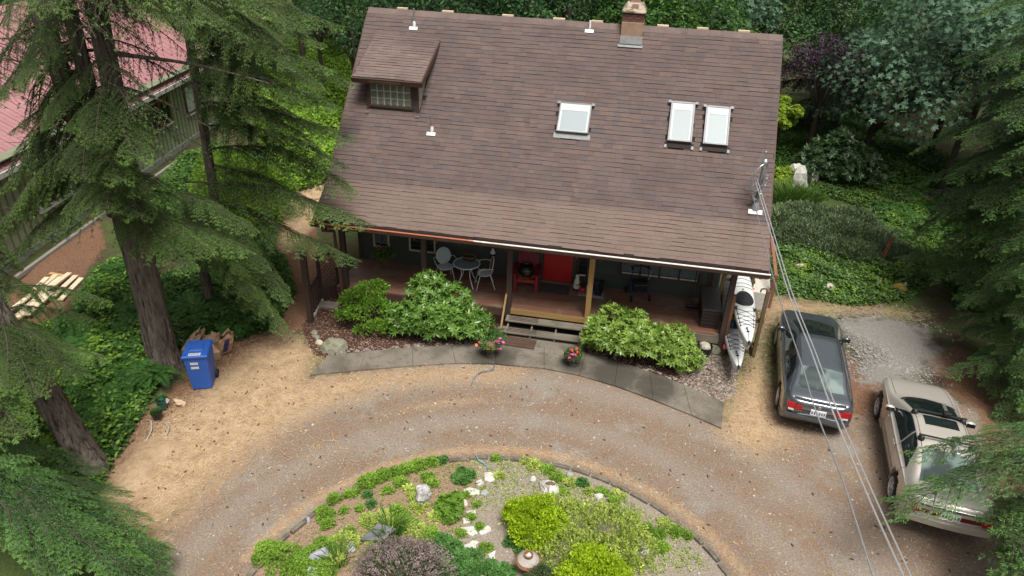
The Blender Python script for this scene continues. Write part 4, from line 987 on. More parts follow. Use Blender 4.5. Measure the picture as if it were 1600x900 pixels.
# ---- steps on the right side of the house
RWD = mat_wood('redwood', (.16, .065, .035), (.30, .135, .08), 'x', .7, 3)
t = thing('side_steps', 'reddish wooden steps and post at the right side of the house', 'steps', (11.35, 1.6, 0))
for k in range(4): MB().box(-.0, .7, k*.3-.6, k*.3-.32, .75-.17*(3-k), .79-.17*(3-k)).build('tread', RWD, t)
for x in (-.02, .72): MB().bar((x, -.7, .1), (x, .62, .72), .05, .2).build('stringer', RWD, t)
MB().box(.72, .82, .9, 1.0, 0, 1.55).build('post', RWD, t); MB().box(.72, .82, -.72, -.62, 0, 1.1).build('post', RWD, t)
MB().bar((.77, -.67, 1.08), (.77, .95, 1.5), .09, .04).build('handrail', RWD, t)
MB().box(0, .74, .6, 1.9, .74, .79).build('landing', RWD, t)

# ---- kayaks on their rack
KW = mat_plain('kayak_white', (.70, .72, .72), .3, 0, .05, 3, 0, coat=.4); KBK = mat_plain('kayak_black', (.014, .015, .018), .65, 0, .2)
def kayak(label, tip, rz, tilt, L, cockpit_label=None):
    t = thing('kayak', label, 'kayak', tip, rad(rz), 'white kayaks on the side rack'); t.rotation_euler = (rad(tilt), 0, rad(rz))   # bow at the origin, stern towards +Y
    n = 44; m = 16; V = []; Fc = []; 
    def hw(s): return .29*max(0, math.sin(math.pi*min(1, max(0, s))**.93))**.72
    def sheer(s): return .10+.13*abs(1-2*s)**2.4
    for i in range(n+1):
        s = i/n; w_ = max(hw(s), .008); sh = sheer(s); pk = .06*min(1, w_/.12)+.05*math.exp(-((s-.33)/.16)**2)*(w_/.29)
        for k in range(m):
            a = 2*math.pi*k/m; ca, sa = math.cos(a), math.sin(a)
            x = w_*math.copysign(abs(ca)**.8, ca)
            z = sh+pk*sa if sa > 0 else sh+(sh+.12)*.9*sa*min(1, w_/.12+.25)
            V.append((x, s*L, z))
    Fc = [(i*m+k, i*m+(k+1) % m, (i+1)*m+(k+1) % m, (i+1)*m+k) for i in range(n) for k in range(m)]+[tuple(range(m)), tuple(range(n*m+m-1, n*m-1, -1))]
    b = MB(); b.add(V, Fc); b.build('hull', KW, t, 'all')
    def dz(x, s):
        w_ = max(hw(s), .008); pk = .06*min(1, w_/.12)+.05*math.exp(-((s-.33)/.16)**2)*(w_/.29)
        q = min(1, abs(x)/w_); return sheer(s)+pk*math.sqrt(max(0, 1-q**2.5))
    s0 = .43
    # cockpit cover
    cv = MB(); vs = []; N = 30
    for r_ in (1, .8, .4, 0):
        for k in range(N):
            a = 2*math.pi*k/N; x = .215*math.cos(a)*r_*(1-.13*math.sin(a)); yy = .40*math.sin(a)*r_; s = s0+yy/L
            vs.append((x, s*L, max(dz(x, s), dz(0, s0)-.05)+.03+.045*(1-r_)))
    cv.add(vs, [(i*N+k, i*N+(k+1) % N, (i+1)*N+(k+1) % N, (i+1)*N+k) for i in range(3) for k in range(N)]); cv.build('cockpit_cover', KBK, t, 'all')
    e = [Vector(p) for p in vs[:N]]; cm = MB(); cm.tube(e+[e[0]], .016, 6, False); cm.build('coaming', KBK, t, True)
    def cord(pts):
        c_ = MB(); q = []
        for p, p2 in zip(pts[:-1], pts[1:]):
            for u in range(6): tt = u/6; x = lerp(p[0], p2[0], tt); s = lerp(p[1], p2[1], tt); q.append((x, s*L, dz(x, s)+.008))
        q.append((pts[-1][0], pts[-1][1]*L, dz(pts[-1][0], pts[-1][1])+.008)); c_.tube(q, .0055, 5); c_.build('deck_cord', KBK, t)
    for a, b_ in ((.16, .19), (.19, .23), (.23, .27), (.27, .32)):
        cord([(-hw(a)*.8, a), (hw(b_)*.8, b_)]); cord([(hw(a)*.8, a), (-hw(b_)*.8, b_)])
    cord([(-hw(.16)*.8, .16), (-hw(.32)*.8, .32)]); cord([(hw(.16)*.8, .16), (hw(.32)*.8, .32)])
    for a in (.56, .6, .65, .7, .78): cord([(-hw(a)*.9, a), (0, a+.012), (hw(a)*.9, a)])
    for a in (.16, .19, .23, .27, .32):
        for sg in (-1, 1):
            q = MB(); x = sg*hw(a)*.82; q.blob((x, a*L, dz(x, a)+.012), (.018, .022, .014), 1, .05, 8, 5); q.build('fitting', KBK, t)
    q = MB(); q.blob((0, .105*L, dz(0, .105)+.0), (.04, .045, .02), 1, .0, 12, 6); q.build('hatch', KBK, t, True)
    q = MB(); q.tube(cr([(0, .115*L, dz(0, .115)+.02), (-.03, .13*L, dz(0, .13)+.03), (0, .145*L, dz(0, .145)+.015)]), .012, 6); q.build('toggle', KBK, t, True)
    q = MB(); q.blob((0, .02, sheer(.0)+.02), (.035, .1, .03), 1, .0, 10, 6); q.build('bow_cap', KBK, t, True)
    q = MB(); q.tube([(0, .1, dz(0, .02)+.01), (0, .1*L, dz(0, .1)+.01)], .006, 5); q.build('deck_line', KBK, t)
    q = MB(); q.blob((0, .535*L, dz(0, .535)+.02), (.03, .04, .02), 1, .0, 10, 6); q.build('brass_fitting', mat_plain('brass', (.4, .26, .08), .4, .6), t, True)
    for sg in (-1, 1):
        q = MB(); x = sg*hw(.335)*.86
        q.tube([(x-.04, .325*L, dz(x, .33)+.02), (x+.04, .345*L, dz(x, .34)+.03)], .016, 6); q.tube([(x+.03, .322*L, dz(x, .33)+.02), (x-.03, .348*L, dz(x, .34)+.03)], .012, 6); q.build('buckle', KBK, t, True)
    return t
kayak('white sea kayak with black cockpit cover, upper one on the rack', (10.9, -3.38, 1.13), -2.6, 0, 5.2)
kayak('white sea kayak on the lower rack, partly under the other', (10.80, -3.36, .40), -2.0, 0, 5.2)
RACKO = mat_wood('rack_orange', (.17, .075, .02), (.28, .135, .045), 'z', .7, 3); RACKB = mat_wood('rack_brown', (.10, .065, .03), (.19, .13, .07), 'z', .75, 3)
t = thing('kayak_rack', 'wooden rack of posts and arms holding the white kayaks', 'rack', (11.0, 0, 0))
for y, ml in ((-1.78, RACKO), (.35, RACKB)):
    MB().box(-.42, -.33, y-.05, y+.05, 0, 1.75).build('post', ml, t, bevel=.005)
    MB().box(.36, .45, y-.05, y+.05, 0, 1.98).build('post', RACKB, t, bevel=.005)
    for z in (.30, 1.0): MB().box(-.42, .5, y+.052, y+.1, z, z+.09).build('arm', RACKB, t, bevel=.005)
    m = MB(); m.tube(cr([(.4, y, 1.96), (.34, y, 2.02), (.24, y, 2.0), (.22, y-.02, 1.92)]), .022, 8); m.build('hook', RACKB, t, True)
MB().bar((.4, -1.84, .12), (.4, .4, .12), .05, .09).build('runner', RACKB, t)
for k, (p, c_, r, lab) in enumerate((((10.74, -1.5, .82), (.01, .12, .45), (.05, .3, .035), 'blue strap bundle between the two white kayaks'), ((10.62, -2.05, .36), (.5, .08, .16), (.06, .1, .06), 'small pink float under the lower white kayak'))):
    m = MB(); m.blob((0, 0, 0), r, k, .08); o = m.build(('blue_strap', 'pink_float')[k], mat_plain('gear', c_, .5), None, True); o.location = p; tag(o, lab, ('strap', 'float')[k])
t = thing('utility_box', 'pale concrete block with pink marks behind the kayak rack', 'concrete block', (11.82, 1.25, 0), rad(-6))
CB = mat_stone('pale_concrete', (.40, .38, .33), (.55, .52, .46), None, 6, .85, .15); PK = mat_plain('pink_paint', (.55, .05, .13), .7, 0, .2)
MB().box(-.28, .28, -.52, .52, 0, .58).build('body', CB, t, bevel=.015)
for x, y in ((-.2, .42), (.2, .42), (.2, -.36), (-.2, -.36)): m = MB(); m.lathe([(0, .0), (.05, 0), (.04, .012), (0, .014)], 10, Matrix.Translation((x, y, .58))); m.build('pink_mark', PK, t)
m = MB(); m.lathe([(0, .0), (.05, 0), (.04, .015), (0, .018)], 10, Matrix.Translation((0, .36, .58))); m.build('brown_plug', TRIM, t)

# ---- blue wheeled bin and paper bags
BLU = mat_plain('bin_blue', (.022, .105, .44), .45, 0, .1, 3); STK = mat_plain('sticker', (.62, .62, .60), .6, 0, .12, 20); GLY = mat_plain('glyph_grey', (.25, .27, .3), .7)
t = thing('wheeled_bin', 'blue wheeled recycling bin with white stickers beside the big fir trunk', 'bin', (-1.56, -6.06, 0), rad(20))
m = MB(); bw, bd, tw, td, h = .215, .24, .265, .32, .98
m.add([(-bw, -bd, .03), (bw, -bd, .03), (bw, bd, .03), (-bw, bd, .03), (-tw, -td, h), (tw, -td, h), (tw, td, h), (-tw, td, h)], [(3, 2, 1, 0), (0, 1, 5, 4), (1, 2, 6, 5), (2, 3, 7, 6), (3, 0, 4, 7), (4, 5, 6, 7)])
m.build('body', BLU, t, bevel=.025)
MB().box(-tw-.02, tw+.02, -td-.02, td+.02, h-.035, h).build('rim', BLU, t, bevel=.008)
m = MB(); m.add([(-.29, -.36, h+.004), (.29, -.36, h+.004), (.29, .33, h+.004), (-.29, .33, h+.004), (-.27, -.33, h+.045), (.27, -.33, h+.045), (.26, .30, h+.075), (-.26, .30, h+.075)], [(3, 2, 1, 0), (0, 1, 5, 4), (1, 2, 6, 5), (2, 3, 7, 6), (3, 0, 4, 7), (4, 5, 6, 7)])
lid_o = m.build('lid', BLU, t, bevel=.015)
m = MB(); m.add([(-.15, -.14, h+.055), (.15, -.14, h+.055), (.14, .13, h+.067), (-.14, .13, h+.067), (-.13, -.12, h+.078), (.13, -.12, h+.078), (.12, .11, h+.088), (-.12, .11, h+.088)], [(0, 1, 5, 4), (1, 2, 6, 5), (2, 3, 7, 6), (3, 0, 4, 7), (4, 5, 6, 7)]); m.build('lid_panel', BLU, lid_o, bevel=.006)
for sx in (-1, 1):
    for a, b_ in (((.17, .17), (.24, .26)), ((.18, -.2), (.24, -.29))):
        MB().bar((sx*a[0], a[1], h+.068 if a[1] > 0 else h+.053), (sx*b_[0], b_[1], h+.073 if a[1] > 0 else h+.048), .02, .016).build('lid_rib', BLU, lid_o)
Ml = Matrix.Translation((0, -.27, h+.05)) @ Matrix.Rotation(rad(2.8), 4, 'X')
MB().box(-.13, .13, -.045, .045, 0, .004, Ml).build('lid_sticker', STK, lid_o)
for i in range(5): MB().box(-.11+i*.045, -.085+i*.045, -.02, .025, .004, .006, Ml).build('print_mark', GLY, lid_o)
sl = math.atan2(td-bd, h-.03)
for z, xw in ((.80, .085), (.68, .085)):
    yy = -(bd+(td-bd)*(z-.03)/(h-.03))-.004; Ms = Matrix.Translation((-.04, yy, z)) @ Matrix.Rotation(sl, 4, 'X')
    MB().box(-xw, xw, -.003, .002, -.032, .032, Ms).build('sticker', STK, t)
m = MB(); m.tube([(-.24, td+.07, h-.02), (.24, td+.07, h-.02)], .017, 8)
for sx in (-.24, 0, .24): m.box(sx-.015, sx+.015, td-.0, td+.075, h-.04, h-.005)
m.build('handle', BLU, t, True)
for sx in (-1, 1):
    m = MB(); m.lathe([(.03, -.025), (.09, -.03), (.105, -.015), (.105, .015), (.09, .03), (.03, .025)], 18, Matrix.Translation((sx*.24, bd+.03, .105)) @ Matrix.Rotation(rad(90), 4, 'Y')); wo_ = m.build('wheel', RUB, t, True)
PAPER = mat_plain('kraft_paper', (.44, .30, .19), .85, 0, .18, 5, .3, 14); PAPI = mat_plain('kraft_inside', (.25, .165, .10), .9, 0, .2); STRB = mat_plain('bag_stripe', (.05, .05, .17), .85, 0, .2)
def paper_bag(label, loc, rz, tip, W_, D_, H_, seed):
    t = thing('paper_yard_bag', label, 'paper bag', loc, rad(rz), 'brown paper yard bags behind the blue bin'); rr = random.Random(seed)
    R_ = Matrix.Rotation(rad(tip), 4, 'X'); n = 7; per = []
    base = []
    for a, b_ in (((-1, -1), (1, -1)), ((1, -1), (1, 1)), ((1, 1), (-1, 1)), ((-1, 1), (-1, -1))):
        for k in range(6): base.append((lerp(a[0], b_[0], k/6), lerp(a[1], b_[1], k/6)))
    N = len(base); V = []
    ph = [rr.uniform(0, 6) for _ in range(4)]
    for i in range(n+1):
        f = i/n; sq = 1-.25*f*abs(math.sin(ph[0])); 
        for j, (x, y) in enumerate(base):
            c_ = rr.uniform(-.028, .028)*(f+.15)
            fold = 1-.45*f**3*(abs(y) > .9)
            V.append(R_ @ Vector((x*W_*sq*(1+.1*math.sin(5*f+ph[1]))+c_, y*D_*(1-.3*f)*fold+c_+.05*math.sin(3*f+ph[2]), H_*f*(1+.09*math.sin(j*1.3+ph[3])*f)+.01)))
    lo = min(p.z for p in V)
    V = [p-Vector((0, 0, lo-.012)) for p in V]
    b = MB(); b.add(V, [(i*N+k, i*N+(k+1) % N, (i+1)*N+(k+1) % N, (i+1)*N+k) for i in range(n) for k in range(N)]+[tuple(range(N-1, -1, -1))])
    o = b.build('bag', PAPER, t); s_ = o.modifiers.new('thick', 'SOLIDIFY'); s_.thickness = .006; s_.offset = -1
    q = MB()
    for i in range(1, n-1):
        for k in (2, 3): 
            a, b2, c_, d = V[i*N+k], V[i*N+k+1], V[(i+1)*N+k+1], V[(i+1)*N+k]; nn = (b2-a).cross(d-a).normalized()*.007
            q.add([a+nn, b2+nn, c_+nn, d+nn], [(0, 1, 2, 3)])
    q.build('printed_stripe', STRB, t)
    return t
paper_bag('crumpled brown paper yard bag, rightmost of the three behind the bin', (*G(347, 551)[:2], .0), 60, 24, .22, .16, .72, 3)
paper_bag('fallen brown paper yard bag lying against the right side of the bin', (*G(336, 566)[:2], .0), 215, 78, .17, .13, .7, 5)
paper_bag('torn brown paper yard bag between the fir trunk and the bin', (*G(297, 556)[:2], .0), 100, 28, .19, .15, .75, 8)
GPOT = mat_plain('green_pot', (.02, .09, .07), .45); 
for k, ((x, y), r, h, mt, lab) in enumerate((((-1.98, -7.05), .13, .24, GPOT, 'green plastic nursery pot with a white tag'), ((-1.86, -7.42), .12, .2, BLK, 'black nursery pot in front of the green one'))):
    t = thing('nursery_pot', lab, 'pot', (x, y, 0), 0, 'nursery pots at the drive edge')
    m = MB(); m.lathe([(0, 0), (r*.75, 0), (r, h), (r*1.06, h), (r*1.06, h-.03), (r*.93, h-.02), (0, h-.05)], 18); m.build('body', mt, t, True)
    L = Leaves(); n = 160; a = RNG.uniform(0, 6.28, n); L.kite(np.column_stack([r*.5*np.cos(a), r*.5*np.sin(a), h+RNG.uniform(-.05, .04, n)]), np.column_stack([np.cos(a), np.sin(a), RNG.uniform(.1, 1, n)]), (0, 0, 1), .08, .03); o = L.build('foliage', LEAF_MID, t); o['kind'] = 'stuff'
    if k == 0: MB().box(-.04, .04, -.003, .003, 0, .13, Matrix.Translation((.12, -.02, h-.06)) @ Matrix.Rotation(rad(35), 4, 'Y')).build('plant_tag', mat_plain('tag_white', (.62, .6, .66), .6), t)
g = G(281, 632); m = MB(); m.blob((0, 0, .04), (.15, .09, .06), 12, .35); o = m.build('scrap_of_paper', mat_plain('scrap', (.5, .36, .24), .9), None); o.location = (g[0], g[1], 0); tag(o, 'small crumpled tan scrap on the ground right of the nursery pots', 'scrap')

# ---- lumber on the neighbour's path
LUM = mat_wood('fresh_lumber', (.66, .52, .34), (.82, .70, .52), 'x', .7, 3)
lu = [((127, 434), (94, 468)), ((119, 432), (84, 464)), ((110, 430), (78, 454)), ((93, 432), (66, 456)), ((88, 431), (62, 452)), ((75, 437), (55, 456)), ((66, 456), (28, 492)), ((74, 458), (36, 494)), ((82, 460), (44, 496)), ((58, 452), (22, 482)), ((50, 462), (14, 488)), ((62, 470), (30, 500))]
labs = ['fresh plank nearest the ferns', 'second plank from the ferns', 'third plank from the ferns', 'plank crossing the pale bearer', 'plank beside the one crossing the bearer', 'short plank at the far end of the pile', 'plank in the middle of the pile', 'plank just nearer than the middle', 'outer plank on the near side of the pile', 'plank on the wall side of the pile', 'plank end at the lower left of the pile', 'lowest near plank of the pile']
for k, (a, b_) in enumerate(lu):
    p, q_ = Vector(G(*a, .1)), Vector(G(*b_, .1)); d = q_-p; z = .02+.045*(1+(k*7) % 3)
    m = MB(); m.box(0, d.length, -.075, .075, 0, .04); o = m.build('lumber_plank', LUM, None, bevel=.004); o.location = (p.x, p.y, z); o.rotation_euler = (0, 0, math.atan2(d.y, d.x)); tag(o, 'pale '+labs[k], 'plank', 'fresh lumber on the path')
p, q_ = Vector(G(78, 429)), Vector(G(128, 438)); d = q_-p
m = MB(); m.box(0, d.length, -.05, .05, 0, .05); o = m.build('bearer', mat_wood('yellow_timber', (.5, .3, .12), (.65, .42, .2), 'x'), None); o.location = (p.x, p.y, .012); o.rotation_euler = (0, 0, math.atan2(d.y, d.x)); tag(o, 'yellow bearer lying across under the pale planks', 'timber')
# ================================================================== cars
def cat1(P, t):                                   # Catmull-Rom through rows of P at float index t
    P = np.asarray(P, float); n = len(P); i = np.clip(np.floor(t).astype(int), 0, n-2); u = (t-i)[:, None]
    a, b, c, d = P[np.clip(i-1, 0, n-1)], P[i], P[i+1], P[np.clip(i+2, 0, n-1)]
    return .5*(2*b+(c-a)*u+(2*a-5*b+4*c-d)*u**2+(3*b-a-3*c+d)*u**3)
def mono(x, y, q):                                # monotone cubic through (x, y)
    x = np.asarray(x, float); y = np.asarray(y, float); h = np.diff(x); s = np.diff(y)/h
    m = np.zeros(len(x)); m[0], m[-1] = s[0], s[-1]
    for i in range(1, len(x)-1): m[i] = 0 if s[i-1]*s[i] <= 0 else 2*s[i-1]*s[i]/(s[i-1]+s[i])
    i = np.clip(np.searchsorted(x, q)-1, 0, len(x)-2); t = (q-x[i])/h[i]
    return (2*t**3-3*t**2+1)*y[i]+(t**3-2*t**2+t)*h[i]*m[i]+(-2*t**3+3*t**2)*y[i+1]+(t**3-t**2)*h[i]*m[i+1]
def paint(name, col, metal=.55, rough=.32):
    t = NT(name); v = t.coord('Object'); n = t.noise(v, 3, 5, .7)
    c = t.mix(t.ramp(n, [(.5, (0, 0, 0)), (.75, (.25, .25, .25))]), col, tuple(x*.75+.03 for x in col))
    r = t.n('MapRange', {0: n, 3: rough*.8, 4: rough*1.35}).outputs[0]
    return t.done(t.bsdf(Base_Color=c, Metallic=metal, Roughness=r, Coat_Weight=.9, Coat_Roughness=.07))
CGLASS = NT('car_glass'); CG = CGLASS.done(CGLASS.bsdf(Base_Color=(.012, .018, .018), Roughness=.03, Specular_IOR_Level=.8))
CGR = NT('car_rear_glass'); CGR = CGR.done(CGR.bsdf(Base_Color=CGR.ramp(CGR.noise(CGR.coord('Object'), 1.7, 2, .5), [(.42, (.03, .045, .043)), (.56, (.16, .21, .2))]), Roughness=.05, Specular_IOR_Level=.6)); SHELF = mat_plain('parcel_shelf', (.24, .28, .27), .8, 0, .25, 9); CABIN = mat_plain('cabin_dark', (.09, .125, .12), .8, 0, .5, 7)
LAMPR = mat_plain('lamp_red', (.42, .006, .012), .15, 0, .15, 10, 0, coat=.8); LAMPD = mat_plain('lamp_dark_red', (.16, .006, .012), .15, 0, .2, 10, 0, coat=.8); LAMPW = mat_plain('lamp_white', (.6, .6, .58), .2, 0, .1, 10, 0, coat=.6)
CHROME = mat_plain('chrome_trim', (.6, .6, .58), .2, 1, .05, 3, 0); TYRE = mat_plain('tyre', (.014, .014, .014), .85, 0, .2); ALLOY = mat_plain('alloy', (.55, .55, .56), .35, .7, .1)
PLATEW = mat_plain('plate_white', (.68, .70, .72), .5, 0, .06); PLATEB = mat_plain('plate_blue', (.05, .09, .2), .6)
BLKT = mat_plain('black_trim', (.012, .012, .013), .5, 0, .2)

class Car:
    """lofted saloon; local axes: x to the nose, y to the left, z up"""
    def __init__(s, root, st, wheels, rw, pm, xm):
        s.root = root; st = np.array(st, float); s.xm = xm
        st[:, 0] = np.interp(st[:, 0], *xm); st[:, 2:5] *= .86; st[:, 6] *= .86; st[:, [5, 7]] = st[:, [5, 7]]*.93; s.x = st[:, 0]; s.st = st; s.wheels = wheels; s.rw = rw
        s.nx = 110; s.R0 = 9
        s.xs = np.linspace(st[0, 0], st[-1, 0], s.nx)
        half = np.concatenate([np.linspace(0, 9, 46)])
        s.half = half
        P = np.array([[s.pt(x, r) for r in half] for x in s.xs])          # nx, m, 3 (left half)
        Q = P[:, :-1][:, ::-1].copy(); Q[..., 1] *= -1
        Pf = np.concatenate([P, Q], 1)                                      # from under left over the roof to under right
        m = Pf.shape[1]
        V = Pf.reshape(-1, 3).tolist()
        F = [(i*m+k, i*m+(k+1), (i+1)*m+(k+1), (i+1)*m+k) for i in range(s.nx-1) for k in range(m-1)]
        for i, sg in ((0, -1), (s.nx-1, 1)):                                # closing faces, slightly bulged
            c = Pf[i].mean(0); base = i*m; prev = base; ringn = m
            for f, ex in ((.9, .035), (.6, .06), (.0, .07)):
                st_ = len(V); V += [tuple(c+(p-c)*f+np.array([sg*ex, 0, 0])) for p in Pf[i]]
                for k in range(m-1):
                    q = (prev+k, st_+k, st_+k+1, prev+k+1); F.append(q if sg > 0 else q[::-1])
                prev = st_
        b = MB(); b.v = [tuple(map(float, p)) for p in V]; b.f = [tuple(reversed(f)) for f in F]
        s.body = b.build('body', pm, root, True); s.pm = pm
    def mp(s, x): return float(np.interp(x, *s.xm))
    def prm(s, x): return [mono(s.x, s.st[:, j], np.array([x]))[0] for j in range(1, 8)]
    def pt(s, x, r, off=0.):
        zb, hs, hm, hb, zbelt, ht, zt = s.prm(x)
        zm = zb+(zbelt-zb)*.5; gh = max(zt-zbelt, .02)
        ctl = np.array([(0, zb), (hs*.9, zb), (hs, zb+.10), (hm, zm), (hb, zbelt-.02), (hb-.05*min(1, gh/.3), zbelt+gh*.10), (ht+.02, zt-gh*.22), (ht-.07, zt-gh*.06), (ht*.5, zt-.003), (0, zt)])
        y, z = cat1(ctl, np.array([float(r)]))[0]
        if off or True:
            pass
        for wx in s.wheels:                                                # wheel arches
            d = math.hypot(x-wx, z-s.rw)
            if r > .6 and r < 4.3 and d < s.rw*1.16: y *= .70
        return np.array([x, y, z])
    def nrm(s, x, r):
        e = .01; a = s.pt(x+e, r)-s.pt(x-e, r); b = s.pt(x, min(r+.02, 9))-s.pt(x, r-.02); n = np.cross(a, b); return -n/np.linalg.norm(n)*(1 if True else 1)
    def patch(s, name, mat, x0, x1, r0, r1, side=0, off=.004, nx=14, nr=8, smooth=True):
        """piece of skin laid just proud of the body; x0, x1 may be functions of f in 0..1 across r. side 0: across the middle, 1 left, -1 right"""
        V = []
        fx0 = x0 if callable(x0) else (lambda f: x0); fx1 = x1 if callable(x1) else (lambda f: x1)
        if side == 0:
            rs = list(np.linspace(r0, 9, nr+1))+[-q for q in np.linspace(9, r0, nr+1)[1:]]
        else: rs = [side*q for q in np.linspace(r0, r1, nr+1)]
        m = len(rs)
        for i in range(nx+1):
            for j, r in enumerate(rs):
                f = j/(m-1); x = s.mp(lerp(fx0(f), fx1(f), i/nx))
                p = s.pt(x, abs(r)); n = s.nrm(x, min(abs(r), 8.97)); 
                if (n[2] < 0 if abs(r) > 6 else n[1] < 0): n = -n
                p = p+n*off
                if r < 0: p = p*np.array([1, -1, 1])
                V.append(p)
        F = [(i*m+j, i*m+j+1, (i+1)*m+j+1, (i+1)*m+j) for i in range(nx) for j in range(m-1)]
        b = MB(); b.add(V, F); return b.build(name, mat, s.root, smooth)
    def wheel(s, x, side, y, spokes):
        M_ = Matrix.Translation((x, side*y, s.rw)) @ Matrix.Rotation(rad(-90*side), 4, 'X')
        r = s.rw; b = MB(); b.lathe([(r*.6, -.1), (r*.9, -.105), (r*.985, -.07), (r, 0), (r*.985, .07), (r*.9, .1), (r*.68, .1), (r*.62, .07)], 28, M_)
        o = b.build('wheel', TYRE, s.root, True)
        b = MB(); b.lathe([(0, .02), (r*.62, .02), (r*.62, .03), (0, .03)], 24, M_); b.build('brake_disc', BLKT, o)
        b = MB(); b.lathe([(r*.58, .04), (r*.66, .07), (r*.7, .105), (r*.64, .1), (r*.58, .06)], 28, M_)
        for k in range(spokes):
            a = 2*math.pi*k/spokes; b.box(.02, r*.62, -.026, .026, .06, .09, M_ @ Matrix.Rotation(a, 4, 'Z'))
        b.lathe([(0, .05), (.06, .06), (.05, .1), (0, .105)], 14, M_); b.build('rim', ALLOY, o, True)
    def mirror(s, x, r, side, mat, sz=1):
        x = s.mp(x)-.12; p = s.pt(x, r); y = p[1]*1.0
        b = MB(); b.blob((x-.01, side*(y+.115), p[2]+.045), (.055, .105, .07), 3, .05, 14, 9); b.bar((x+.02, side*(y-.02), p[2]+.0), (x, side*(y+.06), p[2]+.02), .05, .03)
        o = b.build('mirror', mat, s.root, True)
        b = MB(); b.box(x-.072, x-.066, side*(y+.115)-.08, side*(y+.115)+.08, p[2]-.0, p[2]+.09); b.build('mirror_glass', CG, o)

#          x      zb   hs    hm    hb    zbelt ht    zt
sedan_g = [(-2.22, .48, .66, .74, .68, .84, .60, .955), (-2.14, .34, .76, .81, .765, .87, .68, 1.00), (-1.95, .22, .81, .855, .82, .89, .70, 1.045), (-1.72, .20, .84, .87, .845, .90, .68, 1.075), (-1.35, .19, .86, .875, .855, .91, .62, 1.215),
           (-.88, .18, .865, .88, .865, .91, .60, 1.385), (-.45, .18, .865, .88, .87, .905, .59, 1.43), (.10, .18, .865, .88, .87, .90, .585, 1.432), (.48, .18, .865, .88, .868, .895, .585, 1.37), (.90, .18, .865, .88, .865, .89, .64, 1.20), (1.36, .18, .86, .88, .86, .885, .72, 1.00),
           (1.62, .18, .85, .875, .84, .86, .72, .945), (1.95, .20, .80, .83, .79, .78, .66, .87), (2.12, .22, .70, .74, .70, .70, .56, .78), (2.24, .28, .52, .58, .54, .60, .42, .68)]
def car_frame(label, midx, midy, head, track):
    # head: degrees clockwise from +Y; the left wheels' midpoint is given
    track = .70; a = rad(head); d = Vector((math.sin(a), math.cos(a), 0)); rt = Vector((math.cos(a), -math.sin(a), 0))
    c = Vector((midx, midy, 0))+rt*track
    return thing('parked_car', label, 'car', c, math.atan2(d.y, d.x))
car = car_frame('dark grey saloon car parked beside the kayak rack', 11.916, -2.466, 6.62, .80)
PG = paint('paint_graphite', (.10, .113, .13), .5, .2)
C = Car(car, sedan_g, (-1.35, 1.35), .30, PG, ([-2.22, -1.70, -.93, .45, 1.33, 2.24], [-2.16, -1.86, -1.32, .13, 1.40, 2.28]))
for x in (-1.35, 1.35):
    for s_ in (1, -1): C.wheel(x, s_, .655, 5)
C.patch('rear_window', CGR, lambda f: -1.70+.05*abs(f-.5)*2, lambda f: -.93-.04*abs(f-.5)*2, 7.1, 9, 0, .008)
C.patch('windscreen', CG, lambda f: .42-.0*f, lambda f: 1.33-.22*(abs(f-.5)*2)**2, 7.12, 9)
for s_ in (1, -1):
    C.patch('side_window', CG, lambda f: -1.28+.42*f, lambda f: -.42-.03*f, 5.15, 6.35, s_)
    C.patch('side_window', CG, lambda f: -.36-.03*f, lambda f: 1.05-.62*f, 5.15, 6.35, s_)
    C.patch('side_sill', BLKT, -.95, .95, 1.6, 2.2, s_, .003)
    C.patch('door_seam', BLKT, -.405, -.395, 2.4, 5.1, s_, .003, 1, 10)
    C.patch('door_seam', BLKT, .92, .93, 2.4, 4.9, s_, .003, 1, 10)
    C.patch('roof_seam', BLKT, -.9, .45, 7.0, 7.06, s_, .004, 12, 1)
    C.mirror(.92, 5.3, s_, PG)
    for x in (-.55, .42):
        p = C.pt(x, 4.2); b = MB(); b.box(x-.1, x+.1, s_*(p[1]+.005)-.012, s_*(p[1]+.005)+.02*s_*0+.018, p[2]-.07, p[2]-.04); b.build('door_handle', CHROME, car, bevel=.008)
def rear_band(name, mat, y0, y1, z0, z1, x, curve, parent, ex=.012, taper=0):
    b = MB(); n = 10; vs = []
    for i in range(n+1):
        y = lerp(y0, y1, i/n); xx = x+curve*(y/.8)**2; f = i/n; y *= .86
        za, zb_ = z0+taper*f, z1-taper*f*.4
        za *= .93; zb_ *= .93; vs += [(xx, y, za), (xx, y, zb_), (xx-ex, y, zb_), (xx-ex, y, za)]
    F = [(i*4+k, i*4+(k+1) % 4, i*4+4+(k+1) % 4, i*4+4+k) for i in range(n) for k in range(4)]+[(3, 2, 1, 0), (n*4, n*4+1, n*4+2, n*4+3)]
    b.add(vs, F); return b.build(name, mat, parent, True)
XR = -2.225
for s_ in (1, -1):
    rear_band('tail_lamp', LAMPR, s_*.40, s_*.56, .74, .85, XR+.01, .0, car, .025, -.01)
    rear_band('tail_lamp', LAMPR, s_*.57, s_*.765, .70, .87, XR+.012, .055, car, .035, .03)
    rear_band('reversing_lamp', LAMPW, s_*.58, s_*.72, .665, .705, XR+.004, .05, car, .035)
rear_band('chrome_strip', CHROME, -.40, .40, .775, .80, XR-.0, .03, car, .03)
rear_band('bumper_crease', PG, -.78, .78, .50, .57, XR-.0, .05, car, .05)
rear_band('boot_seam', BLKT, -.56, .56, .855, .862, XR+.02, .03, car, .02)
rear_band('boot_spoiler', PG, -.62, .62, .965, 1.0, XR+.09, .06, car, .05)
b = MB(); b.box(XR-.035, XR-.01, -.16, .16, .61, .75); po = b.build('number_plate', PLATEW, car, bevel=.004)
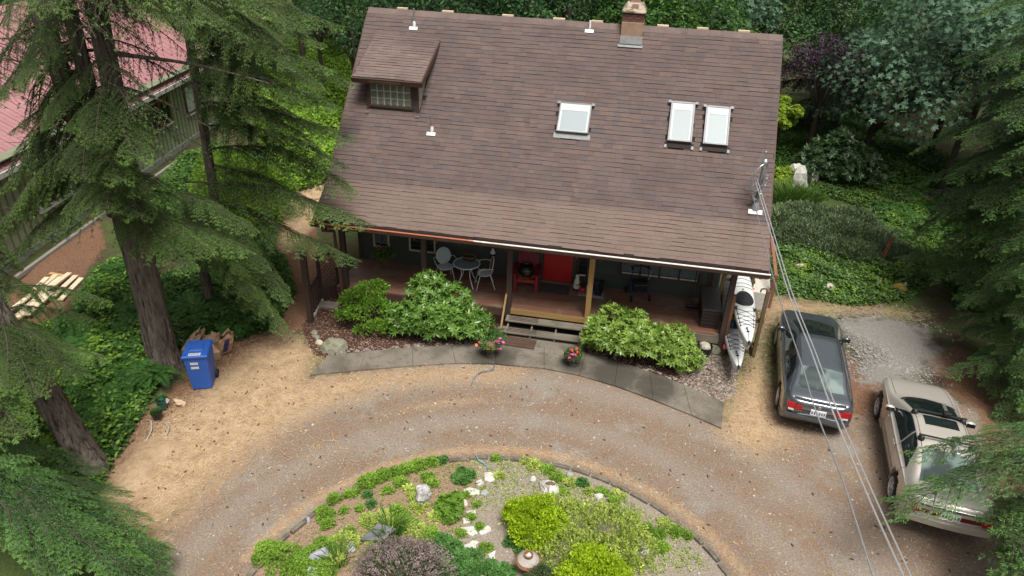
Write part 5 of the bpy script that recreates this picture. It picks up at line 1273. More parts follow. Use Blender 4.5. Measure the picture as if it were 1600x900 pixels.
for i in range(6): b = MB(); yy = .125-i*.05; b.box(XR-.038, XR-.034, yy-.014, yy+.012, .645, .71); b.build('plate_character', PLATEB, po)
b = MB(); b.lathe([(.03, 0), (.036, .006), (.03, .012)], 14, Matrix.Translation((XR-.03, 0, .83)) @ Matrix.Rotation(rad(-90), 4, 'Y')); b.build('badge', CHROME, car)
b = MB(); b.box(XR-.03, XR-.02, .33, .47, .655, .668); b.build('model_badge', CHROME, car)

sedan_b = [(-2.37, .50, .68, .75, .70, .83, .60, .93), (-2.28, .36, .78, .83, .78, .87, .68, .985), (-2.05, .22, .83, .87, .83, .89, .72, 1.025), (-1.62, .20, .86, .885, .855, .90, .70, 1.05), (-1.30, .19, .87, .89, .86, .905, .645, 1.17),
           (-.82, .18, .87, .89, .868, .905, .605, 1.36), (-.40, .18, .87, .89, .87, .90, .60, 1.425), (.12, .18, .87, .89, .87, .895, .595, 1.43), (.48, .18, .87, .89, .868, .89, .60, 1.37), (.86, .18, .87, .89, .866, .885, .65, 1.20), (1.30, .18, .865, .885, .86, .88, .73, 1.00),
           (1.65, .18, .86, .88, .845, .85, .73, .935), (2.05, .20, .82, .84, .80, .77, .70, .85), (2.28, .23, .73, .76, .72, .69, .60, .755), (2.40, .30, .55, .6, .56, .6, .44, .66)]
car2 = car_frame('champagne beige saloon car with a roof rack and sunroof', 13.822, -5.007, 8.18, .80)
PB = paint('paint_champagne', (.56, .52, .46), .4, .3)
C = Car(car2, sedan_b, (-1.357, 1.357), .30, PB, ([-2.37, -1.64, -.86, .44, 1.27, 2.40], [-2.25, -1.84, -1.10, -.02, 1.03, 2.22]))
for x in (-1.357, 1.357):
    for s_ in (1, -1): C.wheel(x, s_, .675, 7)
C.patch('rear_window', CGR, lambda f: -1.64+.06*abs(f-.5)*2, lambda f: -.86-.05*abs(f-.5)*2, 7.1, 9, 0, .008)
C.patch('windscreen', CG, .44, lambda f: 1.27-.24*(abs(f-.5)*2)**2, 7.12, 9)
C.patch('wiper_cowl', BLKT, lambda f: 1.26-.24*(abs(f-.5)*2)**2, lambda f: 1.33-.24*(abs(f-.5)*2)**2, 7.0, 9, 0, .006)
C.patch('sunroof', CG, lambda f: -.06, lambda f: .36, 7.75, 9, 0, .006)
for s_ in (1, -1):
    C.patch('side_window', CG, lambda f: -1.22+.42*f, lambda f: -.36-.02*f, 5.15, 6.35, s_)
    C.patch('side_window', CG, lambda f: -.30-.02*f, lambda f: 1.0-.6*f, 5.15, 6.35, s_)
    C.patch('rub_strip', CHROME, -1.0, 1.0, 2.75, 2.95, s_, .008)
    C.patch('side_sill', BLKT, -.95, .95, 1.6, 2.0, s_, .003)
    C.patch('door_seam', BLKT, -.345, -.335, 2.4, 5.1, s_, .003, 1, 10)
    C.patch('door_seam', BLKT, .90, .91, 2.4, 4.9, s_, .003, 1, 10)
    C.patch('door_seam', BLKT, -1.16, -1.15, 3.6, 5.0, s_, .003, 1, 8)
    C.patch('roof_seam', BLKT, -.85, .45, 7.0, 7.06, s_, .004, 12, 1)
    C.patch('headlamp', LAMPW, 2.14, 2.34, 4.2, 6.2, s_, .006)
    C.patch('bonnet_seam', BLKT, 1.3, 2.2, 6.9, 6.96, s_, .003, 12, 1)
    C.mirror(.90, 5.3, s_, PB)
    for x in (-.5, .45):
        p = C.pt(x, 4.2); b = MB(); b.box(x-.09, x+.09, s_*(p[1]+.01)-.015, s_*(p[1]+.01)+.015, p[2]-.09, p[2]-.05); b.build('door_handle', PB, car2, bevel=.008)
XR = -2.315
rear_band('tail_lamp', LAMPD, -.76, -.19, .72, .81, XR+.012, .05, car2, .03); rear_band('tail_lamp', LAMPD, .19, .76, .72, .81, XR+.012, .05, car2, .03)
for s_ in (1, -1): rear_band('corner_lamp', LAMPR, s_*.62, s_*.80, .70, .86, XR+.012, .055, car2, .04)
rear_band('bumper', PB, -.84, .84, .50, .63, XR-.01, .05, car2, .07); rear_band('bumper_step', PB, -.82, .82, .63, .65, XR+.0, .05, car2, .06)
rear_band('boot_seam', BLKT, -.6, .6, .90, .908, XR+.02, .03, car2, .03)
b = MB(); b.box(XR-.035, XR-.005, -.16, .16, .67, .81); po = b.build('number_plate', PLATEW, car2, bevel=.004)
for i in range(6): b = MB(); yy = .125-i*.05; b.box(XR-.038, XR-.034, yy-.014, yy+.012, .705, .77); b.build('plate_character', PLATEB, po)
b = MB(); b.box(XR-.038, XR-.034, -.03, .03, .675, .695); b.build('plate_sticker', LAMPR, po)
for k, x in enumerate((.43, -.62)):                                     # roof rack
    x = C.mp(x)
    z = C.pt(x, 9)[2]; yw = C.pt(x, 7)[1]
    b = MB(); b.bar((x, -yw-.06, z+.075), (x, yw+.06, z+.075), .045, .022); ro = b.build('roof_bar', BLKT, car2, bevel=.006)
    for s_ in (1, -1): b = MB(); b.blob((x, s_*(yw+.0), z+.0), (.07, .06, .075), 2, .06); b.build('foot', BLKT, ro, True)
    b = MB(); b.box(x-.06, x+.06, -.2, -.06, z+.085, z+.15); b.build('clamp', BLKT, ro, bevel=.015)
    b = MB(); b.bar((x-.02, -.13, z+.12), (x+.38 if k == 0 else x-.34, -.13, z+.075 if k == 0 else z+.05), .07, .03); b.build('ski_arm', METAL, ro, bevel=.01)

# ------------------------------------------------------------------ overhead service cables
def cable(label, px, d0, d1, r, mat, name='power_cable'):
    pts = []; n = len(px)
    ys = [p[1] for p in px]
    for (u, v) in px:
        f = (v-ys[0])/(ys[-1]-ys[0]); d = 1/(lerp(1/d0, 1/d1, f)); pts.append(AtD(u, v, d))
    end = pts[-1]+(pts[-1]-pts[-2])/np.linalg.norm(pts[-1]-pts[-2])*3.0; pts.append(end)
    m = MB(); m.tube(cr(pts, 8), r, 6); o = m.build(name, mat, None, True); return tag(o, label, 'cable', 'service cables over the drive')
dm_ = float(np.linalg.norm(np.array([mx, my, mz+.7])-CP))
CABW = mat_plain('cable_aluminium', (.60, .61, .63), .35, .6, .1); CABG = mat_plain('cable_grey', (.26, .27, .28), .5, .2, .1)
cable('grey telephone cable, leftmost of the three overhead lines', [(1175.5, 302), (1195, 382), (1216, 460), (1253, 570), (1274, 640), (1318, 755), (1364, 900)], dm_, 9.5, .011, CABG)
cable('bright twisted power line, middle one of the three overhead', [(1180.5, 284), (1206, 370), (1233, 460), (1266, 545), (1300, 640), (1348, 757), (1411, 900)], dm_, 9.2, .012, CABW)
cable('bright twisted power line, rightmost of the three overhead', [(1183, 280), (1210, 368), (1238.5, 460), (1272, 545), (1307, 638), (1358, 757), (1423, 900)], dm_, 9.2, .0105, CABW)
# ================================================================== the neighbour's house
NBD = np.array([-.1374, .9905]); NBP = np.array([-.9905, -.1374]); NB0 = np.array([-10.31, -.95])
nb = thing('neighbour_house', 'pale green board and batten house with a faded red metal roof behind the firs', 'house', (NB0[0], NB0[1], 0), math.atan2(NBD[1], NBD[0]))
# local x runs along the wall away from the camera, local y runs away from our house
NBW = mat_plain('siding_pale_green', (.30, .335, .20), .8, 0, .18, 2); NBT = mat_plain('batten_green', (.17, .195, .12), .8, 0, .2, 2)
NR = NT('pink_metal_roof'); _v = NR.coord('Object'); _c = NR.ramp(NR.noise(_v, .8, 5, .6), [(.35, (.32, .155, .165)), (.65, (.42, .23, .235))]); _c = NR.mix(NR.math('MULTIPLY', NR.n('ObjectInfo').outputs['Random'], .25), _c, (.34, .15, .16))
NRM = NR.done(NR.bsdf(Base_Color=_c, Roughness=.45, Metallic=.1))
HN = 3.35
MB().box(-9, 13.7, .02, 9, -.02, HN).build('wall', NBW, nb)
g_ = MB(); g_.add([(13.7, .02, HN), (13.7, 4.5, HN+2.6), (13.7, 9, HN)], [(0, 1, 2)]); g_.build('gable', NBW, nb)
bt = MB().box(-.02, .02, -.015, .02, .25, HN).mesh('batten', NBT)
for k in range(75):
    o = link('batten', bt, None, nb); o.location = (-8.9+k*.305, 0, 0)
MB().box(-9, 13.72, -.05, .02, 0, .24).build('foundation', mat_plain('foundation_grey', (.26, .26, .23), .9), nb)
sl = 2.6/4.5; Lr = math.hypot(5.1, 5.1*sl)
for sd in (0, 1):
    Mr = plane_basis((-9.5, -.6, HN-.6*sl+.05), (1, 0, 0), (0, 1, sl)) if sd == 0 else plane_basis((14.3, 9.6, HN-.6*sl+.05), (-1, 0, 0), (0, -1, sl))
    me_ = MB().box(0, .392, 0, Lr, 0, .012).box(-.012, .012, 0, Lr, .012, .05).box(.19, .2, 0, Lr, .012, .028).mesh('roof_panel', NRM)
    for k in range(59 if sd == 0 else 1):
        o = link('roof_panel', me_, None, nb); o.matrix_local = Mr @ Matrix.Translation((k*.4, 0, 0))
    if sd == 1: MB().box(0, 23.4, 0, Lr, -.02, .01, Mr).build('back_roof', NRM, nb)
MB().box(-9.5, 14.1, -.68, -.6, HN-.6*sl-.11, HN-.6*sl+.04).build('gutter', mat_plain('nb_gutter', (.42, .43, .38), .6), nb)
MB().box(-9.5, 14.1, -.6, .02, HN-.06, HN-.03).build('soffit', NBT, nb)
NTRIM = mat_plain('nb_trim_white', (.55, .56, .52), .6); NBR = mat_wood('nb_trim_brown', (.14, .06, .03), (.22, .1, .05), 'z')
def nbwin(x0, x1, z0, z1, fm, lab, pm=GLASS, mull=1):
    f = MB()
    for a, b_, c_, d in ((x0-.08, x0, z0-.08, z1+.08), (x1, x1+.08, z0-.08, z1+.08), (x0, x1, z1, z1+.08), (x0, x1, z0-.08, z0)): f.box(a, b_, -.07, .0, c_, d)
    o = f.build('window', fm, nb); o['label'] = lab
    MB().box(x0, x1, -.012, -.008, z0, z1).build('dark_room', DARKIN, o); MB().box(x0, x1, -.035, -.03, z0, z1).build('pane', pm, o)
    for i in range(1, mull+1): xx = lerp(x0, x1, i/(mull+1)); MB().box(xx-.04, xx+.04, -.06, -.012, z0, z1).build('mullion', NBR, o)
    MB().box(x0-.12, x1+.12, -.1, .0, z0-.14, z0-.083).build('sill', NTRIM, o)
nbwin(.55, 2.05, 1.15, 2.45, NTRIM, 'wide window with brown mullions near the lumber'); nbwin(7.85, 9.4, 1.45, 2.45, NBR, 'dark window with a white sill in the middle of the wall')
SILV = mat_plain('bright_pane', (.62, .68, .72), .25, 0, .2, 2)
nbwin(10.95, 11.9, 1.3, 2.4, NBR, 'tall bright window near the far corner', SILV, 0)
MB().box(9.0, 9.3, -.03, -.02, 2.05, 2.35).build('yellow_sign', mat_plain('yellow', (.55, .38, .03), .6), nb)
kerb = MB(); kerb.box(-2, 9, -.62, -.5, 0, .12); o = kerb.build('timber_edging', mat_wood('grey_timber', (.2, .19, .16), (.34, .32, .28), 'x'), None); o.location = (NB0[0], NB0[1], 0); o.rotation_euler = (0, 0, math.atan2(NBD[1], NBD[0])); tag(o, 'grey timber edging along the foot of the green house', 'edging')

# ================================================================== trees
BARK = NT('fir_bark'); _v = BARK.coord('Object', (1, 1, .16)); _w = BARK.noise(_v, 9, 7, .75); _b = BARK.noise(BARK.coord('Object', (1, 1, .10)), 17, 4, .7)
_c = BARK.ramp(_w, [(.3, (.07, .056, .045)), (.52, (.165, .138, .115)), (.72, (.28, .245, .21))]); _c = BARK.mix(BARK.ramp(_b, [(.36, (.9, .9, .9)), (.5, (0, 0, 0))]), _c, (.03, .022, .017))
_c = BARK.mix(BARK.ramp(BARK.noise(BARK.coord('Object'), 1.6, 4, .7), [(.58, (0, 0, 0)), (.7, (.6, .6, .6))]), _c, (.10, .12, .055))
BARK = BARK.done(BARK.bsdf(Base_Color=_c, Roughness=.95, Specular_IOR_Level=.2, Normal=BARK.bump(BARK.math('ADD', BARK.math('MULTIPLY', _b, 2.0), _w), .8, .08)))
TWIG = mat_plain('twig_wood', (.06, .046, .034), .9, 0, .35, 3); DEADW = mat_plain('lichen_twig', (.36, .36, .31), .9, 0, .25, 4)

def needle_mat(name, cols, tipc, clump=1.0, transl=.25):
    t = NT(name); isl = t.n('NewGeometry').outputs['Random Per Island']; oi = t.n('ObjectInfo').outputs['Random']; cols = [tuple(x*1.6 for x in c) for c in cols]; tipc = tuple(x*1.25 for x in tipc)
    c = t.ramp(isl, [(0, cols[0]), (.5, cols[1]), (1, cols[2])])
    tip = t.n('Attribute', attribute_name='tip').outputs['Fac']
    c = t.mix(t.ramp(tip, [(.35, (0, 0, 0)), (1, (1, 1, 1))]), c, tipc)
    c = t.mix(t.ramp(t.noise(t.pos(), clump, 3, .55), [(.38, (.8, .8, .8)), (.62, (0, 0, 0))]), c, tuple(x*.6 for x in cols[0]))
    c = t.mix(t.math('MULTIPLY', oi, .35), c, cols[0])
    p = t.bsdf(Base_Color=c, Roughness=.5, Specular_IOR_Level=.35)
    tr = t.n('BsdfTranslucent', {'Color': t.mix(.5, c, tipc)}).outputs[0]
    return t.done(t.n('MixShader', {0: transl, 1: p, 2: tr}).outputs[0])
FIRN = needle_mat('fir_needles', [(.038, .07, .017), (.06, .11, .026), (.084, .15, .034)], (.15, .25, .055))
HEMN = needle_mat('hemlock_needles', [(.032, .07, .02), (.052, .112, .028), (.074, .15, .038)], (.125, .25, .055))
CEDN = needle_mat('cedar_sprays', [(.019, .047, .012), (.034, .082, .017), (.055, .12, .024)], (.115, .235, .04))
DARKN = needle_mat('dark_conifer', [(.012, .024, .012), (.02, .038, .018), (.03, .055, .024)], (.045, .085, .032))

def two_mat_mesh(name, L, tips, wood, m_leaf, m_wood):
    V = np.concatenate(L.V); F = np.concatenate(L.F); nl = len(F)
    wv = np.array(wood.v, float); wf = [tuple(f) for f in wood.f]
    tri = []
    for f in wf:
        for i in range(1, len(f)-1): tri.append((f[0], f[i], f[i+1]))
    tri = np.array(tri)+len(V)
    me = np_mesh(name, np.concatenate([V, wv]), np.concatenate([F, tri]))
    me.materials.append(m_leaf); me.materials.append(m_wood)
    mi = np.zeros(nl+len(tri), np.int32); mi[nl:] = 1; me.polygons.foreach_set('material_index', mi)
    a = me.attributes.new('tip', 'FLOAT', 'POINT'); tv = np.zeros(len(V)+len(wv), np.float32); tv[:len(V)] = np.repeat(tips, 4); a.data.foreach_set('value', tv)
    return me

def conifer_branch(seed, m_leaf, L=4.0, rise=.12, droop=.30, hang=.5, spread=.30, ang=58, tw=.2, nl=.06, nw=.02, step=.11, tstep=.075, nstep=.034, dead=0):
    rg = np.random.default_rng(seed); lf = Leaves(); wd = MB(); tips = []
    sway = rg.normal(0, .05, 3)
    def axis(t):
        t = np.asarray(t, float)
        return np.stack([L*t, L*(sway[0]*np.sin(3*t)+sway[1]*t*t), L*(rise*t-droop*t*t+.05*np.maximum(0, t-.75)**2*4)], -1)
    ts = np.linspace(0, 1, 12); P = axis(ts)
    wd.tube(P, [.03*(1-.85*t)*L/4+.003 for t in ts], 6)
    n = int(L*.94/step)
    for i in range(n):
        t = .08+.92*i/n+rg.uniform(-.01, .01)
        for sg in (-1, 1):
            if rg.random() < .12: continue
            ln = L*spread*(max(0, 1-t)**.65)*(min(1, (t+.12)/.35))*rg.uniform(.6, 1.15)+.14
            a = rad(ang+rg.normal(0, 9))*sg; dv = np.array([math.cos(a), math.sin(a), rg.normal(-.05, .14)]); dv /= np.linalg.norm(dv)
            base = axis(t); m = max(3, int(ln/tstep)); s = np.linspace(.03, 1, m)*ln
            bp = base+dv*s[:, None]+np.array([0, 0, -1])*(hang*s**2/max(ln, .3)*.7)[:, None]
            if ln > .25: wd.tube([base, bp[m//2], bp[-1]], [.012, .008, .003], 3, False)
            bd = nrm(np.gradient(bp, axis=0)) if m > 1 else dv[None]
            up = np.array([0, 0, 1.]); sd = nrm(np.cross(bd, up))
            # twigs to both sides plus the leading one
            for sg2 in (-1, 1):
                tl = tw*rg.uniform(.6, 1.15, m)*(1-.55*s/ln)
                td = nrm(bd*.75+sd*sg2*.8+np.array([0, 0, -.28])*hang+rg.normal(0, .12, (m, 3)))
                k = max(3, int(tw/nstep)); f = (np.arange(k)+.3)/k
                q = bp[:, None]+td[:, None]*(tl[:, None]*f)[..., None]+np.array([0, 0, -1])*(hang*.35*(tl[:, None]*f)**2/.2)[..., None]
                q = q.reshape(-1, 3); D = np.repeat(td, k, 0); S = nrm(np.cross(D, up))
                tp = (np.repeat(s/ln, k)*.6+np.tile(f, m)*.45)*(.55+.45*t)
                for sg3 in (-1, 1):
                    dd = D*.75+S*sg3*rg.uniform(.35, .9, (len(q), 1))+rg.normal(0, .22, (len(q), 3))
                    lf.kite(q, dd, nrm(up+rg.normal(0, .35, (len(q), 3))), nl*rg.uniform(.7, 1.25, len(q)), nw, .4, .05); tips.append(tp)
            q = bp; dd = bd+rg.normal(0, .25, (m, 3)); lf.kite(q, dd, nrm(up+rg.normal(0, .3, (m, 3))), nl*1.2, nw*1.2, .4, .05); tips.append(s/ln)
    for k in range(dead):
        t = rg.uniform(.2, .8); b0 = axis(t); d = nrm(rg.normal(size=3)*np.array([1, 1, .5])); b1 = b0+d*rg.uniform(.3, .7); wd.tube([b0, (b0+b1)/2+rg.normal(0, .03, 3), b1], [.01, .007, .003], 4, False)
    chord = axis(1.0)
    return two_mat_mesh('branch', lf, np.concatenate(tips), wd, m_leaf, TWIG), chord

LIB = {}
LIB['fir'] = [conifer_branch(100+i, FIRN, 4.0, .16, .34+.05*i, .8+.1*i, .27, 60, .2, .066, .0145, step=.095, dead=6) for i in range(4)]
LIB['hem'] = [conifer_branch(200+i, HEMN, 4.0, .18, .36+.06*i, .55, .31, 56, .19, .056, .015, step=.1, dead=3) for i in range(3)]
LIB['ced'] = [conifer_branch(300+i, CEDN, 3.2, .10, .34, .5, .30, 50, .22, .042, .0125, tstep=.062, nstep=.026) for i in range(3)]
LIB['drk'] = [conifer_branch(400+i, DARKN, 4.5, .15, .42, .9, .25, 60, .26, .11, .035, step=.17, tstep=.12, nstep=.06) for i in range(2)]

def bough(tree, start, tip, kind, k, fat=1.0):
    me, ch = LIB[kind][k % len(LIB[kind])]
    v = Vector(tip)-Vector(start); c = Vector((ch[0], ch[1]*fat, ch[2]*fat))
    az = math.atan2(v.y, v.x)-math.atan2(c.y, c.x); el = math.atan2(v.z, math.hypot(v.x, v.y))-math.atan2(c.z, math.hypot(c.x, c.y))
    s = v.length/c.length
    o = link('branch', me, None, tree)
    Mx = Matrix.Translation(Vector(start)-tree.location) @ Matrix.Rotation(az, 4, 'Z') @ Matrix.Rotation(-el, 4, 'Y') @ Matrix.Diagonal((s, s*fat, s*fat, 1))
    o.matrix_local = Mx
    return o
def trunk(tree, path, radii, seed=1, mat=None, n=22, name='trunk'):
    rr = random.Random(seed); ph = [rr.uniform(0, 6.28) for _ in range(8)]
    pts = cr(path, 10); m = len(pts); V = []
    for i, p in enumerate(pts):
        f = i/(m-1); x = f*(len(radii)-1); j = min(int(x), len(radii)-2); r = lerp(radii[j], radii[j+1], x-j)
        for k in range(n):
            a = 2*math.pi*k/n; z = p.z
            q = 1+.05*math.sin(5*a+ph[0]+.8*z)+.045*math.sin(9*a+ph[1]-1.7*z)+.03*math.sin(13*a+ph[2]+3*z)+rr.uniform(-.03, .03)
            V.append((p.x-tree.location.x+r*q*math.cos(a), p.y-tree.location.y+r*q*math.sin(a), z))
    b = MB(); b.add(V, [(i*n+k, i*n+(k+1) % n, (i+1)*n+(k+1) % n, (i+1)*n+k) for i in range(m-1) for k in range(n)]+[tuple(range((m-1)*n, m*n))])
    return b.build(name, mat or BARK, tree, True)
def auto_boughs(tree, axis_fn, zs, lens, kind, rng, az0=0, az1=360, drop=.35, gap=None):
    k = 0; a = rng.uniform(0, 360)
    for z in zs:
        a = (a+137.5+rng.uniform(-18, 18)) % 360
        az = rad(az0+(az1-az0)*a/360); ln = lens(z)*rng.uniform(.8, 1.15); s = axis_fn(z)
        tip = (s[0]+ln*math.cos(az), s[1]+ln*math.sin(az), z-ln*drop*rng.uniform(.5, 1.4))
        if gap and gap(s, tip): continue
        bough(tree, (s[0], s[1], z), tip, kind, k); k += 1

# thin hanging sprays that veil what stands behind the big fir
LIB['veil'] = [conifer_branch(500+i, FIRN, 4.0, .14, .40, 1.5, .25, 66, .11, .05, .016, step=.2, tstep=.09, nstep=.045, dead=9) for i in range(2)]
def pix(P):
    d = np.asarray(P, float)-CP; z = d@FW
    return 800+FPX*(d@RT)/z, 450-FPX*(d@UP)/z, z
def explicit(tree, axis_fn, lst, kind, fat=1.0):
    for k, (u, v, y, z0) in enumerate(lst):
        tip = AtY(u, v, y); s = axis_fn(z0); bough(tree, (s[0], s[1], z0), tip, kind, k, fat)

# --- the big three-stemmed fir on the left
T1 = thing('fir_tree', 'big three stemmed fir tree with its trunk beside the blue bin', 'tree', (-2.84, -5.63, 0), 0, 'fir trees left of the house')
bx, by = -2.84, -5.63
trunk(T1, [(bx+.05, by, -.1), (bx, by, .5), (bx, by, 2.5), (bx-.05, by, 4.6), (bx-.1, by, 5.2)], [.42, .34, .31, .30, .15], 1)
for k, (dx, dy, r) in enumerate(((-.74, .0, .2), (-.2, .04, .15), (.40, -.04, .2))):
    trunk(T1, [(bx+dx*.3, by+dy*.12, 4.0), (bx+dx*.75, by+dy*.5, 5.4), (bx+dx*1.0, by+dy*.8, 7.0), (bx+dx*1.15, by+dy, 10), (bx+dx*1.2, by+dy, 16)], [.24, r, r*.95, r*.9, r*.4], 10+k, None, 16, 'stem')
t1ax = lambda z: (bx+(0 if z < 4.5 else .25*math.sin(z*3)), by+(0 if z < 4.5 else .25*math.cos(z*5)))
explicit(T1, t1ax, [
 (225, 300, -7.6, 5.4), (190, 285, -8.0, 5.8), (130, 280, -8.0, 5.8), (395, 360, -6.0, 4.6), (330, 395, -7.0, 4.4), (215, 250, -8.0, 6.2),
 (150, 225, -8.2, 6.6), (95, 260, -7.6, 6.0), (300, 420, -7.6, 4.3), (390, 395, -6.2, 4.0),
 (20, 330, -6.5, 5.8), (60, 300, -6.0, 6.2), (25, 235, -6.4, 7.0), (-20, 380, -5.8, 5.4), (-30, 180, -6.8, 7.6), (30, 130, -7.6, 8.2), (70, 200, -7.2, 7.2),
 (15, 40, -7.6, 9.4), (80, 20, -8.4, 9.8), (250, 35, -6.6, 9.8), (340, 30, -6.2, 9.8), (390, 60, -5.6, 9.4), (420, 20, -5.2, 10), (450, 80, -4.8, 9.2), (470, 40, -4.6, 9.6)], 'fir', .75)
explicit(T1, t1ax, [(10, 110, -5.6, 8.4), (30, 60, -4.4, 9.0), (-10, 160, -5.2, 8.0), (210, 60, -6.6, 8.8), (250, 95, -6.0, 8.2), (290, 60, -5.0, 8.8), (300, 130, -5.0, 7.6), (230, 140, -6.8, 7.2), (210, 190, -7.2, 6.8), (270, 190, -6.4, 6.8), (330, 165, -5.2, 7.4), (260, 240, -6.8, 6.0), (180, 20, -7.4, 9.6), (50, 130, -4.0, 8.2), (60, 250, -4.6, 6.6), (10, 270, -5.0, 6.4), (110, 330, -7.0, 5.2), (320, 230, -5.6, 6.2), (100, 60, -4.2, 8.8), (-10, 60, -5.0, 9.2), (250, 40, -5.4, 9.2), (150, 60, -7.8, 9.0), (60, 190, -4.4, 7.4), (300, 90, -4.4, 8.4)], 'veil', 1.25)
explicit(T1, t1ax, [(20, 205, -5.6, 6.8), (60, 185, -5.0, 7.2), (105, 205, -7.0, 6.6), (40, 255, -5.2, 6.4), (5, 295, -5.4, 6.0), (80, 290, -6.4, 5.8), (30, 335, -5.6, 5.6), (100, 330, -7.0, 5.2), (-10, 365, -5.4, 5.4), (60, 372, -6.4, 4.8), (20, 405, -6.0, 4.8), (0, 150, -5.6, 7.6), (170, 330, -8.0, 5.0), (215, 340, -7.8, 4.9)], 'fir', .9)
for k, (a, b_, c_) in enumerate((((160, 82), (300, 100), (420, 130)), ((165, 130), (240, 152), (330, 200)), ((110, 78), (60, 62), (-40, 60)), ((120, 90), (60, 100), (-20, 85)))):       # long bare limbs
    m = MB(); q = cr([AtY(a[0], a[1], -5.6), AtY(b_[0], b_[1], -5.6), AtY(c_[0], c_[1], -5.4)], 5); m.tube([Vector(p)-T1.location for p in q], [.05-.0042*i for i in range(len(q))], 8); m.build('limb', BARK, T1, True)
# --- firs behind it, beside the porch
T4 = thing('fir_tree', 'fir tree close to the left end of the house, its boughs touching the roof', 'tree', (-2.9, -2.4, 0), 0, 'fir trees left of the house')
trunk(T4, [(-2.9, -2.4, -.1), (-2.9, -2.4, 3), (-2.85, -2.3, 8), (-2.8, -2.2, 15)], [.15, .12, .1, .05], 4, None, 14)
t4ax = lambda z: (-2.88, -2.35)
explicit(T4, t4ax, [
 (548, 215, -2.6, 5.6), (525, 165, -2.4, 6.2), (535, 260, -3.0, 5.0), (548, 300, -3.0, 4.4), (515, 330, -3.2, 4.0), (520, 110, -1.8, 7.0), (505, 70, -1.6, 7.6), (480, 25, -1.6, 8.4), (530, 40, -1.0, 8.0),
 (490, 225, -3.2, 5.6), (470, 160, -3.6, 6.6), (500, 140, -3.2, 6.8), (460, 100, -3.4, 7.4), (430, 60, -3.4, 8.0), 
 (490, 200, .2, 6.0), (470, 120, .2, 7.2), (395, 120, -.6, 7.2), (380, 50, -1.0, 8.2), (550, 130, -.6, 6.6)], 'fir', .9)
auto_boughs(T4, t4ax, np.linspace(5.6, 12, 11), lambda z: 2.9*(1-(z-3)/22), 'fir', random.Random(8), -75, 60, .55)
T5 = thing('fir_tree', 'slender dark fir with low drooping boughs in front of the lattice', 'tree', (-3.3, -2.9, 0), 0, 'fir trees left of the house')
trunk(T5, [(-3.3, -2.9, -.1), (-3.3, -2.9, 1.8), (-3.32, -2.9, 3.5)], [.15, .11, .04], 5, None, 12)
explicit(T5, lambda z: (-3.3, -2.9), [(445, 515, -4.4, 3.0), (420, 490, -4.7, 2.9), (395, 465, -5.0, 2.8), (450, 470, -4.2, 3.2), (550, 405, -3.4, 3.4), (578, 350, -3.3, 3.7), (415, 420, -4.6, 3.4), (380, 430, -4.8, 3.0), (350, 400, -4.8, 3.4), (300, 380, -3.6, 3.6)], 'fir', .62)
# --- leaning trunks lower left
T2 = thing('fir_tree', 'leaning grey barked fir trunk at the lower left edge of the drive', 'tree', (-2.03, -9.18, 0), 0, 'fir trees left of the house')
t2ax = lambda z: (-2.03-.30*z, -9.18+.02*z)
trunk(T2, [(*t2ax(z), z) for z in (-.1, .6, 2, 4, 7, 12)], [.33, .27, .25, .24, .2, .12], 7)
explicit(T2, t2ax, [(60, 470, -8.0, 4.6), (150, 500, -7.8, 3.6), (20, 520, -8.8, 4.2), (110, 540, -8.4, 3.4), (-10, 440, -8.2, 5.0), (170, 470, -7.4, 4.0), (30, 420, -7.4, 5.2), (90, 560, -9.6, 3.2), (-20, 560, -10, 4.0), (130, 590, -9.8, 2.8), (60, 620, -10.4, 3.0), (10, 610, -10.4, 3.4), (170, 560, -8.6, 3.0)], 'fir')
T3 = thing('fir_tree', 'dark leaning fir trunk at the left edge of the frame above the cedar fronds', 'tree', (-2.75, -9.75, 0), 0, 'fir trees left of the house')
t3ax = lambda z: (-2.75-.32*z, -9.75+.02*z)
trunk(T3, [(*t3ax(z), z) for z in (-.1, .6, 2, 4, 7, 11)], [.30, .25, .23, .21, .17, .1], 8)
explicit(T3, t3ax, [(0, 700, -10.6, 3.0), (40, 680, -10.8, 2.6), (-20, 640, -10.8, 3.6)], 'fir')
T6 = thing('cedar_tree', 'young cedar with bright flat fronds at the lower left corner', 'tree', (-3.1, -11.3, 0))
trunk(T6, [(-3.1, -11.3, -.1), (-3.1, -11.3, 2), (-3.1, -11.3, 6)], [.16, .13, .05], 9, None, 12)
explicit(T6, lambda z: (-3.1, -11.3), [(252, 880, -11.2, 2.2), (215, 840, -10.8, 2.2), (170, 800, -10.4, 2.4), (240, 905, -11.6, 2.0), (150, 770, -10.0, 2.3), (110, 790, -10.6, 3.0), (190, 880, -11.6, 2.8), (130, 850, -11.6, 3.2), (60, 830, -11.6, 3.8), (70, 770, -10.6, 3.4), (100, 895, -12.0, 3.6), (30, 890, -12.2, 4.0), (20, 800, -11.2, 4.0), (175, 735, -9.7, 2.0), (130, 720, -9.8, 2.6), (80, 720, -10.0, 3.2), (165, 845, -11.0, 2.6), (30, 740, -10.4, 3.8), (215, 900, -11.8, 2.4), (150, 905, -12.1, 2.9)][::2]+[(252, 880, -11.2, 2.2), (190, 830, -10.8, 2.3), (100, 870, -11.8, 3.4), (30, 840, -11.6, 3.8), (225, 900, -11.7, 2.1)], 'ced', .6)
explicit(T6, lambda z: (-3.1, -11.3), [(262, 862, -11.0, 1.9), (235, 815, -10.5, 2.0), (200, 770, -10.0, 2.1), (262, 905, -11.6, 1.8), (165, 735, -9.7, 2.0)], 'ced', .34)
